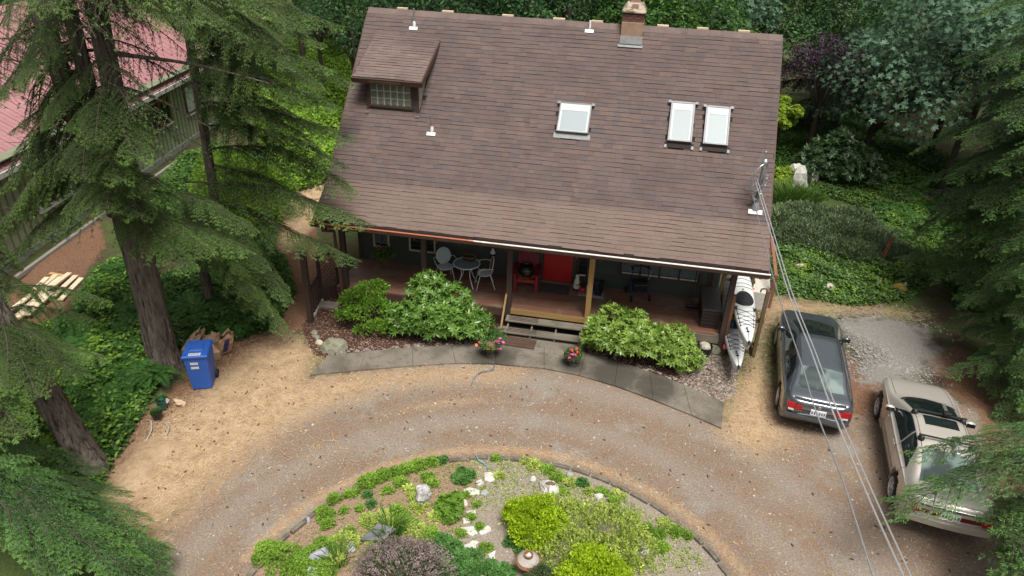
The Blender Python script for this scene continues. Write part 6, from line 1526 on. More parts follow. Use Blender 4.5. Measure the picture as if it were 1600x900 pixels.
# --- conifers on the right
R2 = thing('hemlock_tree', 'tall dark hemlock hanging over the ground cover at the right edge', 'tree', (19.6, 3.0, 0), 0, 'hemlocks along the right side')
trunk(R2, [(19.6, 3, -.1), (19.6, 3, 5), (19.6, 3, 14)], [.3, .26, .1], 12)
explicit(R2, lambda z: (19.6, 3.0), [(1450, 430, 2.4, 3.6), (1470, 390, 2.2, 4.2), (1500, 470, 1.2, 3.0), (1460, 330, 2.6, 5.0), (1480, 280, 2.6, 5.6), (1440, 290, 4.5, 5.4), (1500, 220, 2.4, 6.4), (1470, 180, 4.0, 6.8), (1510, 150, 3.0, 7.4), (1540, 100, 2.6, 8.2), (1500, 95, 4.6, 8.0), (1560, 60, 3, 9.0), (1530, 330, 1.0, 5.0), (1540, 400, .8, 4.0), (1560, 270, .8, 6.0), (1570, 190, 1.0, 7.2), (1590, 130, 1.2, 8.2), (1520, 30, 4.0, 9.2), (1430, 360, 4.6, 4.2), (1490, 440, 3.4, 3.0), (1590, 330, .4, 5.2), (1480, 350, 5.4, 4.6), (1600, 240, .6, 6.6), (1550, 450, .4, 3.4), (1520, 270, 2.6, 6.0), (1560, 350, 1.6, 5.0), (1430, 240, 5.4, 6.2)], 'hem')
R1 = thing('hemlock_tree', 'dense hemlock with low boughs beside the beige car', 'tree', (18.6, -1.6, 0), 0, 'hemlocks along the right side')
trunk(R1, [(18.6, -1.6, -.1), (18.6, -1.6, 5), (18.6, -1.6, 12)], [.26, .22, .08], 13)
explicit(R1, lambda z: (18.6, -1.6), [(1500, 520, -.6, 2.6), (1520, 560, -1.4, 2.6), (1500, 480, -.4, 3.2), (1540, 610, -2.4, 2.4), (1555, 660, -3.2, 2.2), (1530, 500, -1.2, 3.6), (1560, 560, -2.2, 3.2), (1580, 620, -3.0, 2.8), (1560, 450, -1.6, 4.4), (1580, 500, -2.4, 4.0), (1600, 560, -3.2, 3.6), (1590, 430, -2, 5), (1610, 650, -3.6, 2.6), (1530, 440, -.4, 4.4), (1570, 390, -1.2, 5.4), (1600, 470, -2.4, 4.6), (1545, 530, -1.6, 3.2), (1590, 670, -3.4, 2.0)], 'hem')
R0 = thing('hemlock_tree', 'near hemlock whose long bough hangs over the boot of the beige car', 'tree', (18.2, -7.2, 0), 0, 'hemlocks along the right side')
trunk(R0, [(18.2, -7.2, -.1), (18.2, -7.2, 5), (18.2, -7.2, 12)], [.26, .22, .08], 14)
r0 = lambda z: (18.2, -7.2)
explicit(R0, r0, [(1386, 794, -8.5, 4.3), (1430, 710, -7.9, 4.6), (1462, 757, -8.3, 4.4), (1500, 716, -8.0, 4.6), (1555, 740, -8.2, 4.3)], 'hem', .42)
explicit(R0, r0, [(1540, 830, -8.2, 2.4), (1560, 880, -8.8, 2.2), (1590, 800, -8.0, 2.8), (1575, 920, -9.4, 2.2), (1600, 860, -8.8, 2.8), (1610, 760, -7.4, 3.2), (1570, 850, -8.8, 1.6), (1600, 905, -9.4, 2.0), (1595, 730, -6.4, 3.4)], 'hem')

auto_boughs(R2, lambda z: (19.6, 3.0), np.linspace(1.6, 10, 34), lambda z: 3.6*(1-z/15), 'hem', random.Random(5), 90, 290, .45)
auto_boughs(R1, lambda z: (18.6, -1.6), np.linspace(1.2, 9, 26), lambda z: 2.9*(1-z/14), 'hem', random.Random(6), 80, 280, .45)

# --- broad-leaved trees
def palm(n, rg, size):                             # a five-lobed maple leaf as five kites
    lobes = [(0, 1.), (rad(48), .85), (-rad(48), .85), (rad(100), .55), (-rad(100), .55)]
    return lobes
def leafy_mesh(seed, pts, nrms, size, kind, mat, jitter=.45, lw=.45):
    rg = np.random.default_rng(seed); L = Leaves(); n = len(pts); up = np.array([0, 0, 1.])
    N = nrm(nrms*.55+up*.6+rg.normal(0, jitter, (n, 3))); ref = rdir(n, rg); D = nrm(np.cross(N, ref)); D = nrm(D+np.array([0, 0, -.25])); Sd = np.cross(D, N); sz = size*rg.uniform(.65, 1.25, n)
    if kind == 'palm':
        for a, f in ((0, 1.), (rad(48), .85), (-rad(48), .85), (rad(100), .55), (-rad(100), .55)):
            L.kite(pts, D*math.cos(a)+Sd*math.sin(a), N, sz*f, sz*f*.42, .5, .06)
    elif kind == 'rosette':
        for q in range(7):
            a = 2*math.pi*q/7+rg.uniform(0, .5); dd = (D*math.cos(a)+Sd*math.sin(a))+N*rg.uniform(.0, .55, (n, 1)); L.kite(pts, dd, N, sz*rg.uniform(.75, 1.15, n), sz*lw, .5, .1)
    elif kind == 'tuft':
        for q in range(4):
            dd = nrms*.8+up*.5+rg.normal(0, .55, (n, 3)); L.kite(pts+rg.normal(0, size*.3, (n, 3)), dd, rdir(n, rg), sz, sz*lw, .5, .08)
    else:
        L.kite(pts, D, N, sz, sz*lw, .45, .1)
    return L
def crown_pts(seed, n, lobes, shell=.55, low=-.35):
    """points through lumpy lobes: (x, y, z, rx, ry, rz); denser near the skin"""
    rg = np.random.default_rng(seed); vol = np.array([l[3]*l[4]+l[4]*l[5]+l[3]*l[5] for l in lobes]); c = rg.multinomial(n, vol/vol.sum()); P = []; N = []
    for l, k in zip(lobes, c):
        d = rdir(k*2, rg); d = d[d[:, 2] > low][:k]; r = rg.uniform(shell, 1.06, (len(d), 1))**.6
        P.append(np.array(l[:3])+d*r*np.array(l[3:])); N.append(d)
    return np.concatenate(P), np.concatenate(N)
def lobes_of(seed, c, R, H, n, rmin=.24, rmax=.42):
    rr = random.Random(seed); out = [(c[0], c[1], c[2], R*.5, R*.5, H*.55)]
    for k in range(n):
        a = 2*math.pi*(k+rr.random()*.6)/n*1.0; e = rr.uniform(-.5, 1.); q = rr.uniform(.55, .85)
        s = rr.uniform(rmin, rmax); out.append((c[0]+R*q*math.cos(a)*math.cos(e*.8), c[1]+R*q*math.sin(a)*math.cos(e*.8), c[2]+H*q*math.sin(e), R*s, R*s, H*s*.8))
    return out
MAPLE = mat_leaf('maple_leaf', [(.045, .088, .05), (.07, .13, .075), (.11, .18, .11)], .6, .25, .8, .6, .25)
FORL = mat_leaf('forest_leaf', [(.02, .055, .018), (.036, .088, .026), (.06, .13, .036)], .5, .3, .5, .45)
FORB = mat_leaf('bright_forest_leaf', [(.045, .11, .02), (.07, .16, .03), (.11, .22, .045)], .5, .35, .8, .55)
PURP = mat_leaf('purple_leaf', [(.028, .014, .026), (.045, .024, .042), (.075, .045, .066)], .5, .2, 1.2, .5)
YELG = mat_leaf('yellow_green_leaf', [(.15, .24, .02), (.24, .34, .03), (.34, .44, .06)], .5, .35, 2, .6)
def leafy_tree(name, label, cat, loc, R, H, zc, n, size, kind, mat, seed, group=None, nl=9, tr=.16, shared=None):
    t = thing(name, label, cat, loc, random.Random(seed).uniform(0, 6.28), group); rr = random.Random(seed)
    m = MB(); m.tube(cr([(0, 0, -.1), (.05, .03, zc*.4), (.0, .0, zc)]), [lerp(tr, tr*.55, i/12) for i in range(13)], 10)
    for k in range(6):
        a = 2*math.pi*k/6+rr.random(); m.tube(cr([(0, 0, zc*.55+rr.uniform(-.2, .3)*zc*.4), (R*.35*math.cos(a), R*.35*math.sin(a), zc*.9), (R*.75*math.cos(a), R*.75*math.sin(a), zc+H*rr.uniform(-.3, .5))]), [lerp(tr*.4, .012, i/12) for i in range(13)], 6)
    m.build('trunk', TWIG, t, True)
    if shared is None:
        P, N = crown_pts(seed, n, lobes_of(seed, (0, 0, zc), R, H, nl)); me = leafy_mesh(seed, P, N, size, kind, mat).mesh('crown', mat)
    else: me = shared
    o = link('crown', me, None, t); o['kind'] = 'stuff'
    return t, me
leafy_tree('maple_tree', 'large broad leaved maple with pale grey green leaves at the upper right', 'tree', (20.2, 12.0, 0), 4.6, 4.8, 4.6, 9500, .17, 'palm', MAPLE, 31, nl=30)
_, MPL2 = leafy_tree('maple_tree', 'maple with low boughs behind the rhododendron on the right', 'tree', (17.9, 15.2, 0), 3.4, 3.2, 3.2, 5000, .17, 'palm', MAPLE, 32, nl=18)
leafy_tree('purple_leaved_tree', 'dark purple leaved tree behind the right end of the roof', 'tree', (15.5, 15.2, 0), 2.1, 2.2, 3.9, 5200, .13, 'single', PURP, 33, nl=10)
leafy_tree('golden_shrub', 'yellow green shrub peeping out behind the right roof edge', 'shrub', (13.7, 13.8, 0), .8, .95, 2.3, 1800, .1, 'rosette', YELG, 34, nl=8)
# woods behind the house: every tree its own object, three crown meshes between them
crowns = {}
spots = [(-9.5, 19, 'b'), (-6, 15, 'f'), (-3, 17.5, 'm'), (-.6, 13.4, 'f'), (1.8, 16.5, 'm'), (4.3, 14.0, 'f'), (6.6, 16.8, 'f'), (8.4, 12.8, 'b'), (10.4, 16.6, 'm'), (12.6, 18.5, 'f'), (-13, 24, 'f'), (-8, 25, 'f'), (-2, 24, 'f'), (4, 23, 'b'), (9.5, 23, 'f'), (14.5, 24.5, 'f'), (20, 22, 'f'), (24, 16, 'f'), (27, 10, 'f'), (25.5, 24, 'f'), (30, 18, 'f'), (-17, 18, 'f'), (-20, 27, 'f'), (32, 27, 'f'), (-26, 20, 'f'), (-19, 9, 'f'), (-20, 14, 'f'), (-24, 14, 'f'), (17.3, 19, 'f'), (21.5, 17.5, 'f'), (23.2, 13, 'f')]
gl = {'m': ('large leaved maple in the woods behind the house', MAPLE), 'f': ('broad leaved tree in the dark woods behind the house', FORL), 'b': ('lighter green broad leaved tree in the woods behind the house', FORB)}
for k, (x, y, c_) in enumerate(spots):
    lab, mt = gl[c_]; key = (c_, k % 2)
    rr = random.Random(k+50)
    t, me = leafy_tree('broadleaf_tree', lab, 'tree', (x, y, 0), 3.3, 4.2, 5.0, {'f': 9000, 'b': 11000, 'm': 3600}[c_], {'f': .17, 'b': .15, 'm': .24}[c_], {'f': 'single', 'b': 'single', 'm': 'palm'}[c_], mt, 60+k % 2+{'f': 0, 'b': 5, 'm': 9}[c_], 'trees of the woods behind the house', 17, .16, crowns.get(key))
    crowns[key] = me; t.rotation_euler[2] = rr.uniform(0, 6.28); s = rr.uniform(.85, 1.25)*(1.25 if y > 20 else 1); t.scale = (s, s, s)
for k, (x, y, h) in enumerate(((11.2, 21, 17), (16.5, 20, 16), (14, 27, 20), (7, 27, 19), (0.5, 27, 20), (-5, 30, 21), (20.5, 27, 20), (22.3, 8.5, 15), (24, 3, 14), (26.5, 13.5, 17), (-11, 30, 20), (27, 21, 19), (-16, 12, 16), (-14.5, 33, 20), (33, 12, 17), (-22, 10, 17), (23, -4, 13))):
    t = thing('dark_conifer', 'dark tall conifer standing among the woods behind the house', 'tree', (x, y, 0), 0, 'conifers of the woods behind the house')
    trunk(t, [(x, y, -.1), (x, y, h*.5), (x, y, h)], [.32, .25, .04], 80+k, None, 10)
    auto_boughs(t, lambda z: (x, y), np.linspace(1.2, min(h, 12.5), 34), lambda z: 3.9*(1-z/h*.75), 'drk', random.Random(900+k))
# ================================================================== shrubs and garden plants
RHOD = mat_leaf('rhododendron_leaf', [(.075, .16, .025), (.12, .23, .04), (.21, .33, .07)], .32, .25, 1.6, .5, .5)
LAUR = mat_leaf('laurel_leaf', [(.12, .215, .03), (.2, .31, .05), (.33, .44, .11)], .32, .3, 1.8, .55, .5)
LIME = mat_leaf('lime_leaf', [(.085, .18, .02), (.14, .27, .03), (.23, .37, .05)], .45, .35, 2.2, .55)
GOLD = mat_leaf('golden_leaf', [(.24, .37, .012), (.36, .50, .02), (.50, .62, .05)], .5, .35, 2.6, .6)
VARI = mat_leaf('variegated_leaf', [(.19, .29, .04), (.40, .48, .10), (.60, .62, .22)], .5, .3, 3.5, .5)
GCOV = mat_leaf('groundcover_leaf', [(.11, .21, .022), (.18, .31, .035), (.28, .42, .065)], .5, .3, 3, .6)
BRAM = mat_leaf('bramble_leaf', [(.035, .085, .018), (.06, .13, .027), (.11, .20, .045)], .5, .3, 1.1, .45)
IVY = mat_leaf('ivy_leaf', [(.06, .12, .03), (.095, .175, .045), (.15, .235, .07)], .42, .25, 1.0, .55)
JUNI = mat_leaf('juniper_leaf', [(.095, .145, .066), (.13, .185, .09), (.18, .24, .115)], .6, .2, 1.2, .55)
FERN = mat_leaf('fern_leaf', [(.03, .085, .018), (.05, .125, .026), (.085, .18, .04)], .5, .35, 1.5, .6)
STRB = mat_leaf('strawberry_leaf', [(.05, .14, .03), (.085, .20, .045), (.14, .27, .07)], .45, .3, 3, .6)
HEAT = mat_leaf('heather_spike', [(.16, .135, .12), (.25, .2, .19), (.40, .28, .29)], .8, .15, 3, .5)
HEAG = mat_leaf('heather_green', [(.045, .075, .03), (.08, .115, .045), (.12, .15, .065)], .8, .2, 3, .5)
IRIS = mat_leaf('iris_blade', [(.045, .10, .02), (.08, .16, .03), (.14, .24, .05)], .45, .35, 2, .6)
STRAWL = mat_leaf('dry_blade', [(.34, .22, .11), (.50, .36, .20), (.66, .52, .33)], .85, .15, 3, .75, .2)

def shrub(name, label, cat, loc, lobes, n, size, kind, mat, seed, lw=.42, shell=.5, group=None, jitter=.45, low=-.3, stems=True):
    t = thing(name, label, cat, loc, 0, group); rr = random.Random(seed)
    P, N = crown_pts(seed, n, lobes, shell, low); P[:, 2] = np.maximum(P[:, 2], .03)
    o = leafy_mesh(seed, P, N, size, kind, mat, jitter, lw).build('foliage', mat, t); o['kind'] = 'stuff'
    if stems:
        for k, l in enumerate(lobes[:7]):
            m = MB(); m.tube(cr([(l[0]*.3+rr.uniform(-.05, .05), l[1]*.3, -.05), (l[0]*.6, l[1]*.6, l[2]*.5), (l[0], l[1], l[2]+l[5]*.3)]), [lerp(.025, .006, i/12) for i in range(13)], 6); m.build('stem', TWIG, t, True)
    return t
g = G(655, 522)
shrub('rhododendron', 'big glossy rhododendron in front of the porch left of the steps', 'shrub', (3.15, -2.72, 0), [(0, 0, .55, 1.0, .62, .55), (-.75, -.08, .45, .6, .55, .5), (.75, -.05, .5, .62, .55, .5), (-.35, .35, .95, .6, .45, .6), (.3, .4, .85, .55, .45, .5), (-.15, -.3, .5, .7, .4, .45), (-.3, .5, 1.25, .35, .3, .4), (1.05, .1, .4, .42, .4, .42), (-1.1, -.05, .3, .4, .4, .32)], 1500, .145, 'rosette', RHOD, 3, .34, .62)
shrub('laurel_shrub', 'bright pale leaved shrub in front of the porch right of the steps', 'shrub', (8.45, -2.62, 0), [(0, 0, .55, .95, .6, .52), (-.85, .05, .62, .55, .5, .5), (.85, -.1, .45, .62, .5, .45), (-.3, -.15, .7, .6, .45, .45), (.4, -.1, .6, .6, .45, .42), (1.2, -.2, .3, .4, .38, .34), (-.75, .3, .95, .38, .3, .38), (-.2, .35, .85, .4, .3, .35), (.9, .25, .6, .45, .3, .4), (-1.15, .05, .4, .35, .35, .35)], 1450, .14, 'rosette', LAUR, 4, .36, .62)
shrub('japanese_maple', 'small lime green layered shrub left of the rhododendron', 'shrub', (1.2, -2.85, 0), [(-.35, .15, .72, .36, .32, .24), (.05, .25, .95, .42, .34, .26), (.35, .0, .75, .3, .28, .2), (-.1, -.2, .55, .34, .26, .18), (.45, -.35, .34, .3, .22, .14), (-.5, -.15, .42, .26, .24, .16), (.25, .45, 1.02, .26, .22, .2), (.1, -.45, .2, .22, .16, .1), (.75, -.35, .3, .26, .2, .14)], 1500, .075, 'tuft', LIME, 5, .6, .5)
def fern_mesh(seed, nf=12, L=.75, mat=FERN):
    rg = np.random.default_rng(seed); lf = Leaves()
    for f in range(nf):
        az = 2*math.pi*f/nf+rg.normal(0, .2); ln = L*rg.uniform(.75, 1.15); k = 17; s = np.linspace(.06, 1, k)
        r = ln*s*(.92-.12*s); z = ln*(.95*s-.95*s*s*rg.uniform(.85, 1.15)); ax = np.stack([r*math.cos(az), r*math.sin(az), z+.03], -1)
        fwd = nrm(np.gradient(ax, axis=0)); sd = nrm(np.cross(fwd, [0, 0, 1.])); up = np.cross(sd, fwd)
        pl = ln*.20*np.sin(np.pi*np.clip(s*.93+.07, 0, 1))**.7+.012
        for sg in (-1, 1): lf.kite(ax, sd*sg+fwd*.4+rg.normal(0, .06, (k, 3)), up, pl, pl*.26+.006, .35, .04)
        lf.kite(ax[:-1], fwd[:-1], up[:-1], np.linalg.norm(np.diff(ax, axis=0), axis=1)*1.1, .008)
    return lf.mesh('fronds', mat)
FM = [fern_mesh(i, 11+i, .62+.05*i) for i in range(4)]
def fern(loc, label, k, s=1., group=None, name='sword_fern'):
    t = thing(name, label, 'fern', loc, random.Random(k).uniform(0, 6.28), group); t.scale = (s, s, s); link('fronds', FM[k % 4], None, t)['kind'] = 'stuff'; return t
g = G(770, 528); fern((g[0], g[1], 0), 'single sword fern between the rhododendron and the porch steps', 2, .95)
rr = random.Random(77)
FZ = [gpoly([(62, 560), (140, 470), (230, 430), (245, 520), (260, 580), (215, 640), (160, 700), (80, 640)]), gpoly([(300, 540), (290, 470), (330, 440), (430, 440), (440, 510), (380, 540), (320, 540)]), gpoly([(150, 430), (230, 400), (230, 470), (160, 490)])]
def inside(poly, n, rg):
    lo, hi = poly.min(0), poly.max(0); out = []
    while len(out) < n:
        p = rg.uniform(lo, hi, (n*3, 2)); out += list(p[sdist(p, poly) > 0])
    return np.array(out[:n])
rgp = np.random.default_rng(5)
for Z, n in ((FZ[0], 40), (FZ[1], 14), (FZ[2], 12)):
    for p in inside(Z, n, rgp): fern((p[0], p[1], .12), 'green sword fern in the undergrowth below the firs', rr.randint(0, 99), rr.uniform(.75, 1.25), 'ferns below the firs')
for p in inside(gpoly([(1370, 300), (1460, 290), (1470, 360), (1400, 390), (1375, 340)]), 16, rgp): fern((p[0], p[1], .1), 'fern growing in the ground cover right of the juniper mound', rr.randint(0, 99), rr.uniform(.7, 1.1), 'ferns on the right bank')

def cover(name, label, polys, n, size, mat, seed, hfun, lw=.6, per=5, kind='clump'):
    """a carpet of leaves: nobody could count it"""
    rg = np.random.default_rng(seed); area = np.array([abs(np.sum(p[:, 0]*np.roll(p[:, 1], -1)-p[:, 1]*np.roll(p[:, 0], -1)))/2 for p in polys]); L = Leaves()
    for p, k in zip(polys, (n*area/area.sum()).astype(int)):
        q = inside(p, max(k, 3), rg); h = hfun(q, sdist(q, p)); z = h*rg.uniform(.35, 1.0, len(q))
        b = np.column_stack([q, z])
        for j in range(per):
            a = rg.uniform(0, 6.28, len(q)); tilt = rg.uniform(-.2, .7, len(q)); D = np.column_stack([np.cos(a), np.sin(a), tilt]); N = nrm(np.array([0, 0, 1.])+rg.normal(0, .45, (len(q), 3)))
            L.kite(b+np.column_stack([np.cos(a), np.sin(a), 0*a])*size*.25+rg.normal(0, size*.4, b.shape), D, N, size*rg.uniform(.6, 1.3, len(q)), size*lw, .45, .1)
    o = L.build(name, mat); return tag(o, label, 'ground cover', kind='stuff')
def lump(q, d, h0, f=1.0, s=0.):
    return h0*(np.clip(d/.5, .15, 1))*(.55+.45*np.sin(q[:, 0]*1.9*f+s)*np.cos(q[:, 1]*1.6*f+s*2)+.25*np.sin(q[:, 0]*4.1*f+q[:, 1]*3.3*f))
UZ = [gpoly([(-60, 760), (-40, 600), (40, 525), (115, 505), (138, 440), (165, 415), (240, 395), (250, 480), (262, 570), (240, 610), (215, 650), (185, 712), (150, 770), (60, 800)]),
      gpoly([(268, 565), (250, 440), (330, 400), (440, 400), (460, 460), (430, 510), (370, 530), (330, 532)])]
cover('undergrowth', 'tangled green undergrowth of brambles and salal below the firs', UZ, 17000, .11, BRAM, 41, lambda q, d: np.abs(lump(q, d, .5, .8))+.06, .6, 5)
cover('undergrowth', 'lighter bramble sprays through the undergrowth by the bin', [UZ[0]], 1300, .12, GCOV, 42, lambda q, d: np.abs(lump(q, d, .75, .8))+.1, .55, 4)
BZ = [gpoly([(470, 300), (420, 240), (380, 150), (430, 90), (520, 60), (562, 90), (545, 190), (530, 280)]), gpoly([(225, 410), (235, 310), (275, 250), (330, 235), (430, 240), (450, 300), (430, 340), (420, 400)])]
cover('bramble_thicket', 'low brambles between the green house and the fir trunks', [BZ[1]], 5500, .12, BRAM, 44, lambda q, d: np.abs(lump(q, d, .5, .9))+.05, .6, 5)
cover('ivy_bank', 'bright ivy and bramble bank behind the left end of the house', [BZ[0]], 15000, .17, GCOV, 43, lambda q, d: np.abs(lump(q, d, 1.0, .5))+.1, .65, 5)
shrub('spiraea_shrub', 'yellow green leafy shrub seen between the firs left of the house', 'shrub', tuple(G(375, 348)[:2])+(0,), [(0, 0, 1.2, 1.4, 1.4, 1.1), (0, 0, .8, 1.3, 1.3, .8), (-.6, .6, 1.5, 1.0, 1.0, .8), (.8, .2, 1.3, 1.0, 1.0, .8), (-1.1, .3, .6, .8, .8, .6), (.9, .7, .9, .9, .9, .7), (.4, -.9, .6, .8, .7, .6), (-.4, 1.2, .8, .9, .8, .7), (1.2, -.5, .6, .6, .6, .6)], 9000, .10, 'tuft', mat_leaf('spiraea_leaf', [(.09, .18, .02), (.15, .27, .03), (.26, .38, .05)], .5, .35, 1.2, .55), 12, .45)
# right bank
shrub('spreading_juniper', 'low grey green juniper mound right of the house', 'shrub', (14.9, 6.4, 0), [(-1.0, -.2, .1, 1.1, 1.2, .42), (.3, .4, .1, 1.2, 1.1, .48), (1.4, .3, .05, 1.0, 1.2, .36), (.2, -1.2, .05, 1.1, .9, .42), (-.6, 1.5, .15, 1.2, 1.0, .4), (1.8, -.9, .05, .9, .8, .34), (-1.7, .8, .1, .7, .9, .5), (1.0, 1.5, .1, 1.0, .8, .5)], 15000, .14, 'tuft', JUNI, 14, .3, .35)
RZ = [gpoly([(1212, 460), (1206, 400), (1230, 370), (1330, 400), (1420, 420), (1440, 450), (1420, 470), (1330, 476), (1260, 466)]), gpoly([(1215, 330), (1215, 300), (1270, 285), (1340, 285), (1460, 300), (1480, 400), (1440, 440), (1390, 400), (1360, 330), (1300, 310)])]
cover('ground_ivy', 'leafy ground cover sloping down to the parked grey car', RZ, 11000, .11, IVY, 45, lambda q, d: np.abs(lump(q, d, .26, 1.2))+.03, .7, 5)
cover('ground_weeds', 'yellowish weeds through the ground cover right of the house', RZ, 3200, .09, GCOV, 46, lambda q, d: np.abs(lump(q, d, .3, 1.4, 1))+.03, .5, 4)
FBK = gpoly([(1200, 290), (1218, 180), (1330, 180), (1600, 300), (1700, 420), (1600, 520), (1500, 480), (1470, 420), (1460, 300), (1330, 278), (1250, 262)])
cover('forest_floor_ivy', 'dark low growth on the forest floor below the maples', [FBK], 9000, .17, BRAM, 47, lambda q, d: np.abs(lump(q, d, .5, .7))+.05, .6, 4)
shrub('rhododendron', 'dark rhododendron standing above the white rocks right of the house', 'shrub', (16.0, 12.6, 0), [(0, 0, 1.0, 1.3, 1.1, 1.0), (-.8, -.2, .7, .8, .8, .7), (.9, .0, .9, .9, .8, .8), (.1, -.6, .7, 1.0, .7, .7), (.2, .1, 1.7, .7, .7, .6), (1.5, -.2, .5, .7, .7, .6)], 1900, .17, 'rosette', mat_leaf('dark_rhododendron', [(.03, .065, .025), (.05, .10, .035), (.09, .155, .055)], .35, .2, 1.3, .5, .5), 15, .36)
shrub('golden_shrub', 'small yellow green bush low at the right roof edge above the irises', 'shrub', (13.9, 11.4, 0), [(0, 0, .45, .45, .5, .45), (-.1, -.6, .3, .4, .4, .35)], 1000, .08, 'rosette', YELG, 16)
WROCK = mat_stone('white_rock', (.36, .34, .30), (.60, .585, .55), (.72, .71, .68), 5, .85, .45)
def rock(name, label, cat, p, r, seed, mat, z=0., amp=.2, rz=0., group=None, nu=12, nv=7):
    m = MB(); m.blob((0, 0, 0), r, seed, amp, nu, nv); o = m.build(name, mat, None, False); o.location = (p[0], p[1], z); o.rotation_euler = (0, 0, rz); return tag(o, label, cat, group)
g = G(1246, 296); rock('white_rock', 'large white rock behind the irises, left one of the pair', 'rock', (g[0]-.1, g[1]+.1), (.5, .45, .6), 5, WROCK, .35, .25, 0, 'white rocks behind the irises')
g = G(1256, 292); rock('white_rock', 'upright pointed white rock, right one of the pair', 'rock', (g[0]+.25, g[1]+.35), (.3, .3, .55), 9, WROCK, .45, .25, 0, 'white rocks behind the irises')
def blades(n, r, h, w, seed, lean=.35):
    rg = np.random.default_rng(seed); L = Leaves(); a = rg.uniform(0, 6.28, n); q = r*np.sqrt(rg.uniform(0, 1, n)); b = np.column_stack([q*np.cos(a), q*np.sin(a), 0*a]); D = np.column_stack([np.cos(a)*lean, np.sin(a)*lean, 0*a+1])+rg.normal(0, lean*.5, (n, 3)); hh = h*rg.uniform(.6, 1.1, n)
    S = rdir(n, rg); L.kite(b, D, S, hh*.62, w, .5, .05); D2 = nrm(nrm(D)+np.column_stack([np.cos(a), np.sin(a), 0*a-.2])*.45); L.kite(b+nrm(D)*hh[:, None]*.5, D2, S, hh*.5, w*.85, .35, .05)
    return L
def grass_tuft(name, label, cat, loc, n, r, h, w, mat, seed, group=None, lean=.35):
    t = thing(name, label, cat, loc, 0, group); o = blades(n, r, h, w, seed, lean).build('blades', mat, t); o['kind'] = 'stuff'; return t
for k, (u, v, lab) in enumerate(((1222, 318, 'tall iris clump right against the roof edge'), (1236, 316, 'tall iris clump in front of the white rocks'), (1262, 318, 'lower iris clump right of the white rocks'))):
    g = G(u, v); grass_tuft('iris_clump', lab, 'iris', (g[0], g[1], 0), 170, .45, 1.0 if k < 2 else .75, .035, IRIS, 60+k, 'irises by the white rocks', .25)
for k, (u, v, r, lab) in enumerate(((1293, 455, .2, 'pale stone with a dark hollow at the edge of the ground cover'), (1404, 456, .22, 'yellow mossy stone at the right end of the ground cover'), (1412, 449, .1, 'small white stone beside the yellow mossy stone'), (1250, 422, .16, 'tan flat stone half hidden in the ground cover'))):
    g = G(u, v); rock('bank_stone', lab, 'stone', g, (r, r*.8, r*.9), 70+k, [PALES, mat_stone('gold_moss', (.16, .12, .02), (.3, .22, .04)), WROCK, PALES][k], .08, .15, 0, 'stones at the ground cover edge')
g = G(1376, 411); m = MB(); m.bar((0, 0, -.1), (.12, .1, .95), .13, .09, (0, 1, 0)); o = m.build('marker_post', RWD, None, bevel=.008); o.location = (g[0], g[1], 0); tag(o, 'short leaning reddish post in the juniper mound', 'post')
g = G(411, 161); m = MB(); m.box(-.25, .25, -.2, .2, 0, .5); o = m.build('blue_tub', mat_plain('blue_tub', (.04, .22, .5), .4), None, bevel=.05); o.location = (g[0], g[1], .9); o.rotation_euler = (.1, .2, .6); tag(o, 'blue plastic tub lying in the ivy behind the firs', 'tub')

# ---- the island bed
def dome(r, h, k, seed):
    rr = random.Random(seed); out = [(0, 0, h*.35, r*.75, r*.75, h*.6)]
    for i in range(k):
        a = 6.283*i/k+rr.random(); q = rr.uniform(.35, .62)*r; s = rr.uniform(.32, .5)
        out.append((q*math.cos(a), q*math.sin(a), h*rr.uniform(.25, .55), r*s, r*s, h*.45))
    return out
ISG = 'low clumps on the island bed'
shrub('golden_shrub', 'dense round golden yellow shrub in the middle of the island', 'shrub', (6.72, -8.78, 0), dome(.62, .72, 11, 1), 2700, .05, 'tuft', GOLD, 21, .62, .55)
shrub('golden_shrub', 'golden yellow shrub at the bottom edge of the island', 'shrub', (7.95, -9.85, 0), dome(.75, .7, 12, 2), 3000, .05, 'tuft', GOLD, 22, .62, .55)
shrub('variegated_shrub', 'spreading cream and green variegated shrub right of the round golden one', 'shrub', (7.75, -8.72, 0), [(0, 0, .1, .95, .85, .3), (-.55, .35, .1, .6, .5, .28), (.5, .3, .1, .55, .5, .26), (.3, -.5, .1, .7, .55, .28), (-.3, -.4, .1, .6, .5, .28), (.85, -.1, .08, .4, .45, .2)], 3400, .055, 'tuft', VARI, 23, .6, .6, stems=False)
shrub('dark_heath', 'dark green low shrub at the bottom edge between the urn top and the golden shrub', 'shrub', (7.05, -9.95, 0), dome(.42, .4, 7, 3), 1500, .05, 'tuft', HEAG, 24, .3, .55)
shrub('leafy_shrub', 'small green and yellow leafy shrub left of the stepping stones', 'shrub', (5.08, -8.62, 0), dome(.33, .38, 6, 4), 420, .075, 'rosette', LIME, 25, .45, .5)
shrub('leafy_shrub', 'loose green plant near the top of the island by the hose end', 'shrub', (5.13, -7.72, 0), dome(.24, .2, 5, 5), 220, .07, 'rosette', STRB, 26, .5, .4)
t = thing('heather', 'large purplish grey heather bush at the bottom of the island', 'shrub', (4.72, -10.22, 0))
rg = np.random.default_rng(3); L = Leaves(); L2 = Leaves(); n = 950
a = rg.uniform(0, 6.28, n); q = np.sqrt(rg.uniform(0, 1, n)); B_ = np.column_stack([q*np.cos(a)*.68, q*np.sin(a)*.5, .16*(1-q**2)+.02]); D = nrm(np.column_stack([np.cos(a)*q*.9, np.sin(a)*q*.9, 0*a+.8])+rg.normal(0, .28, (n, 3)))
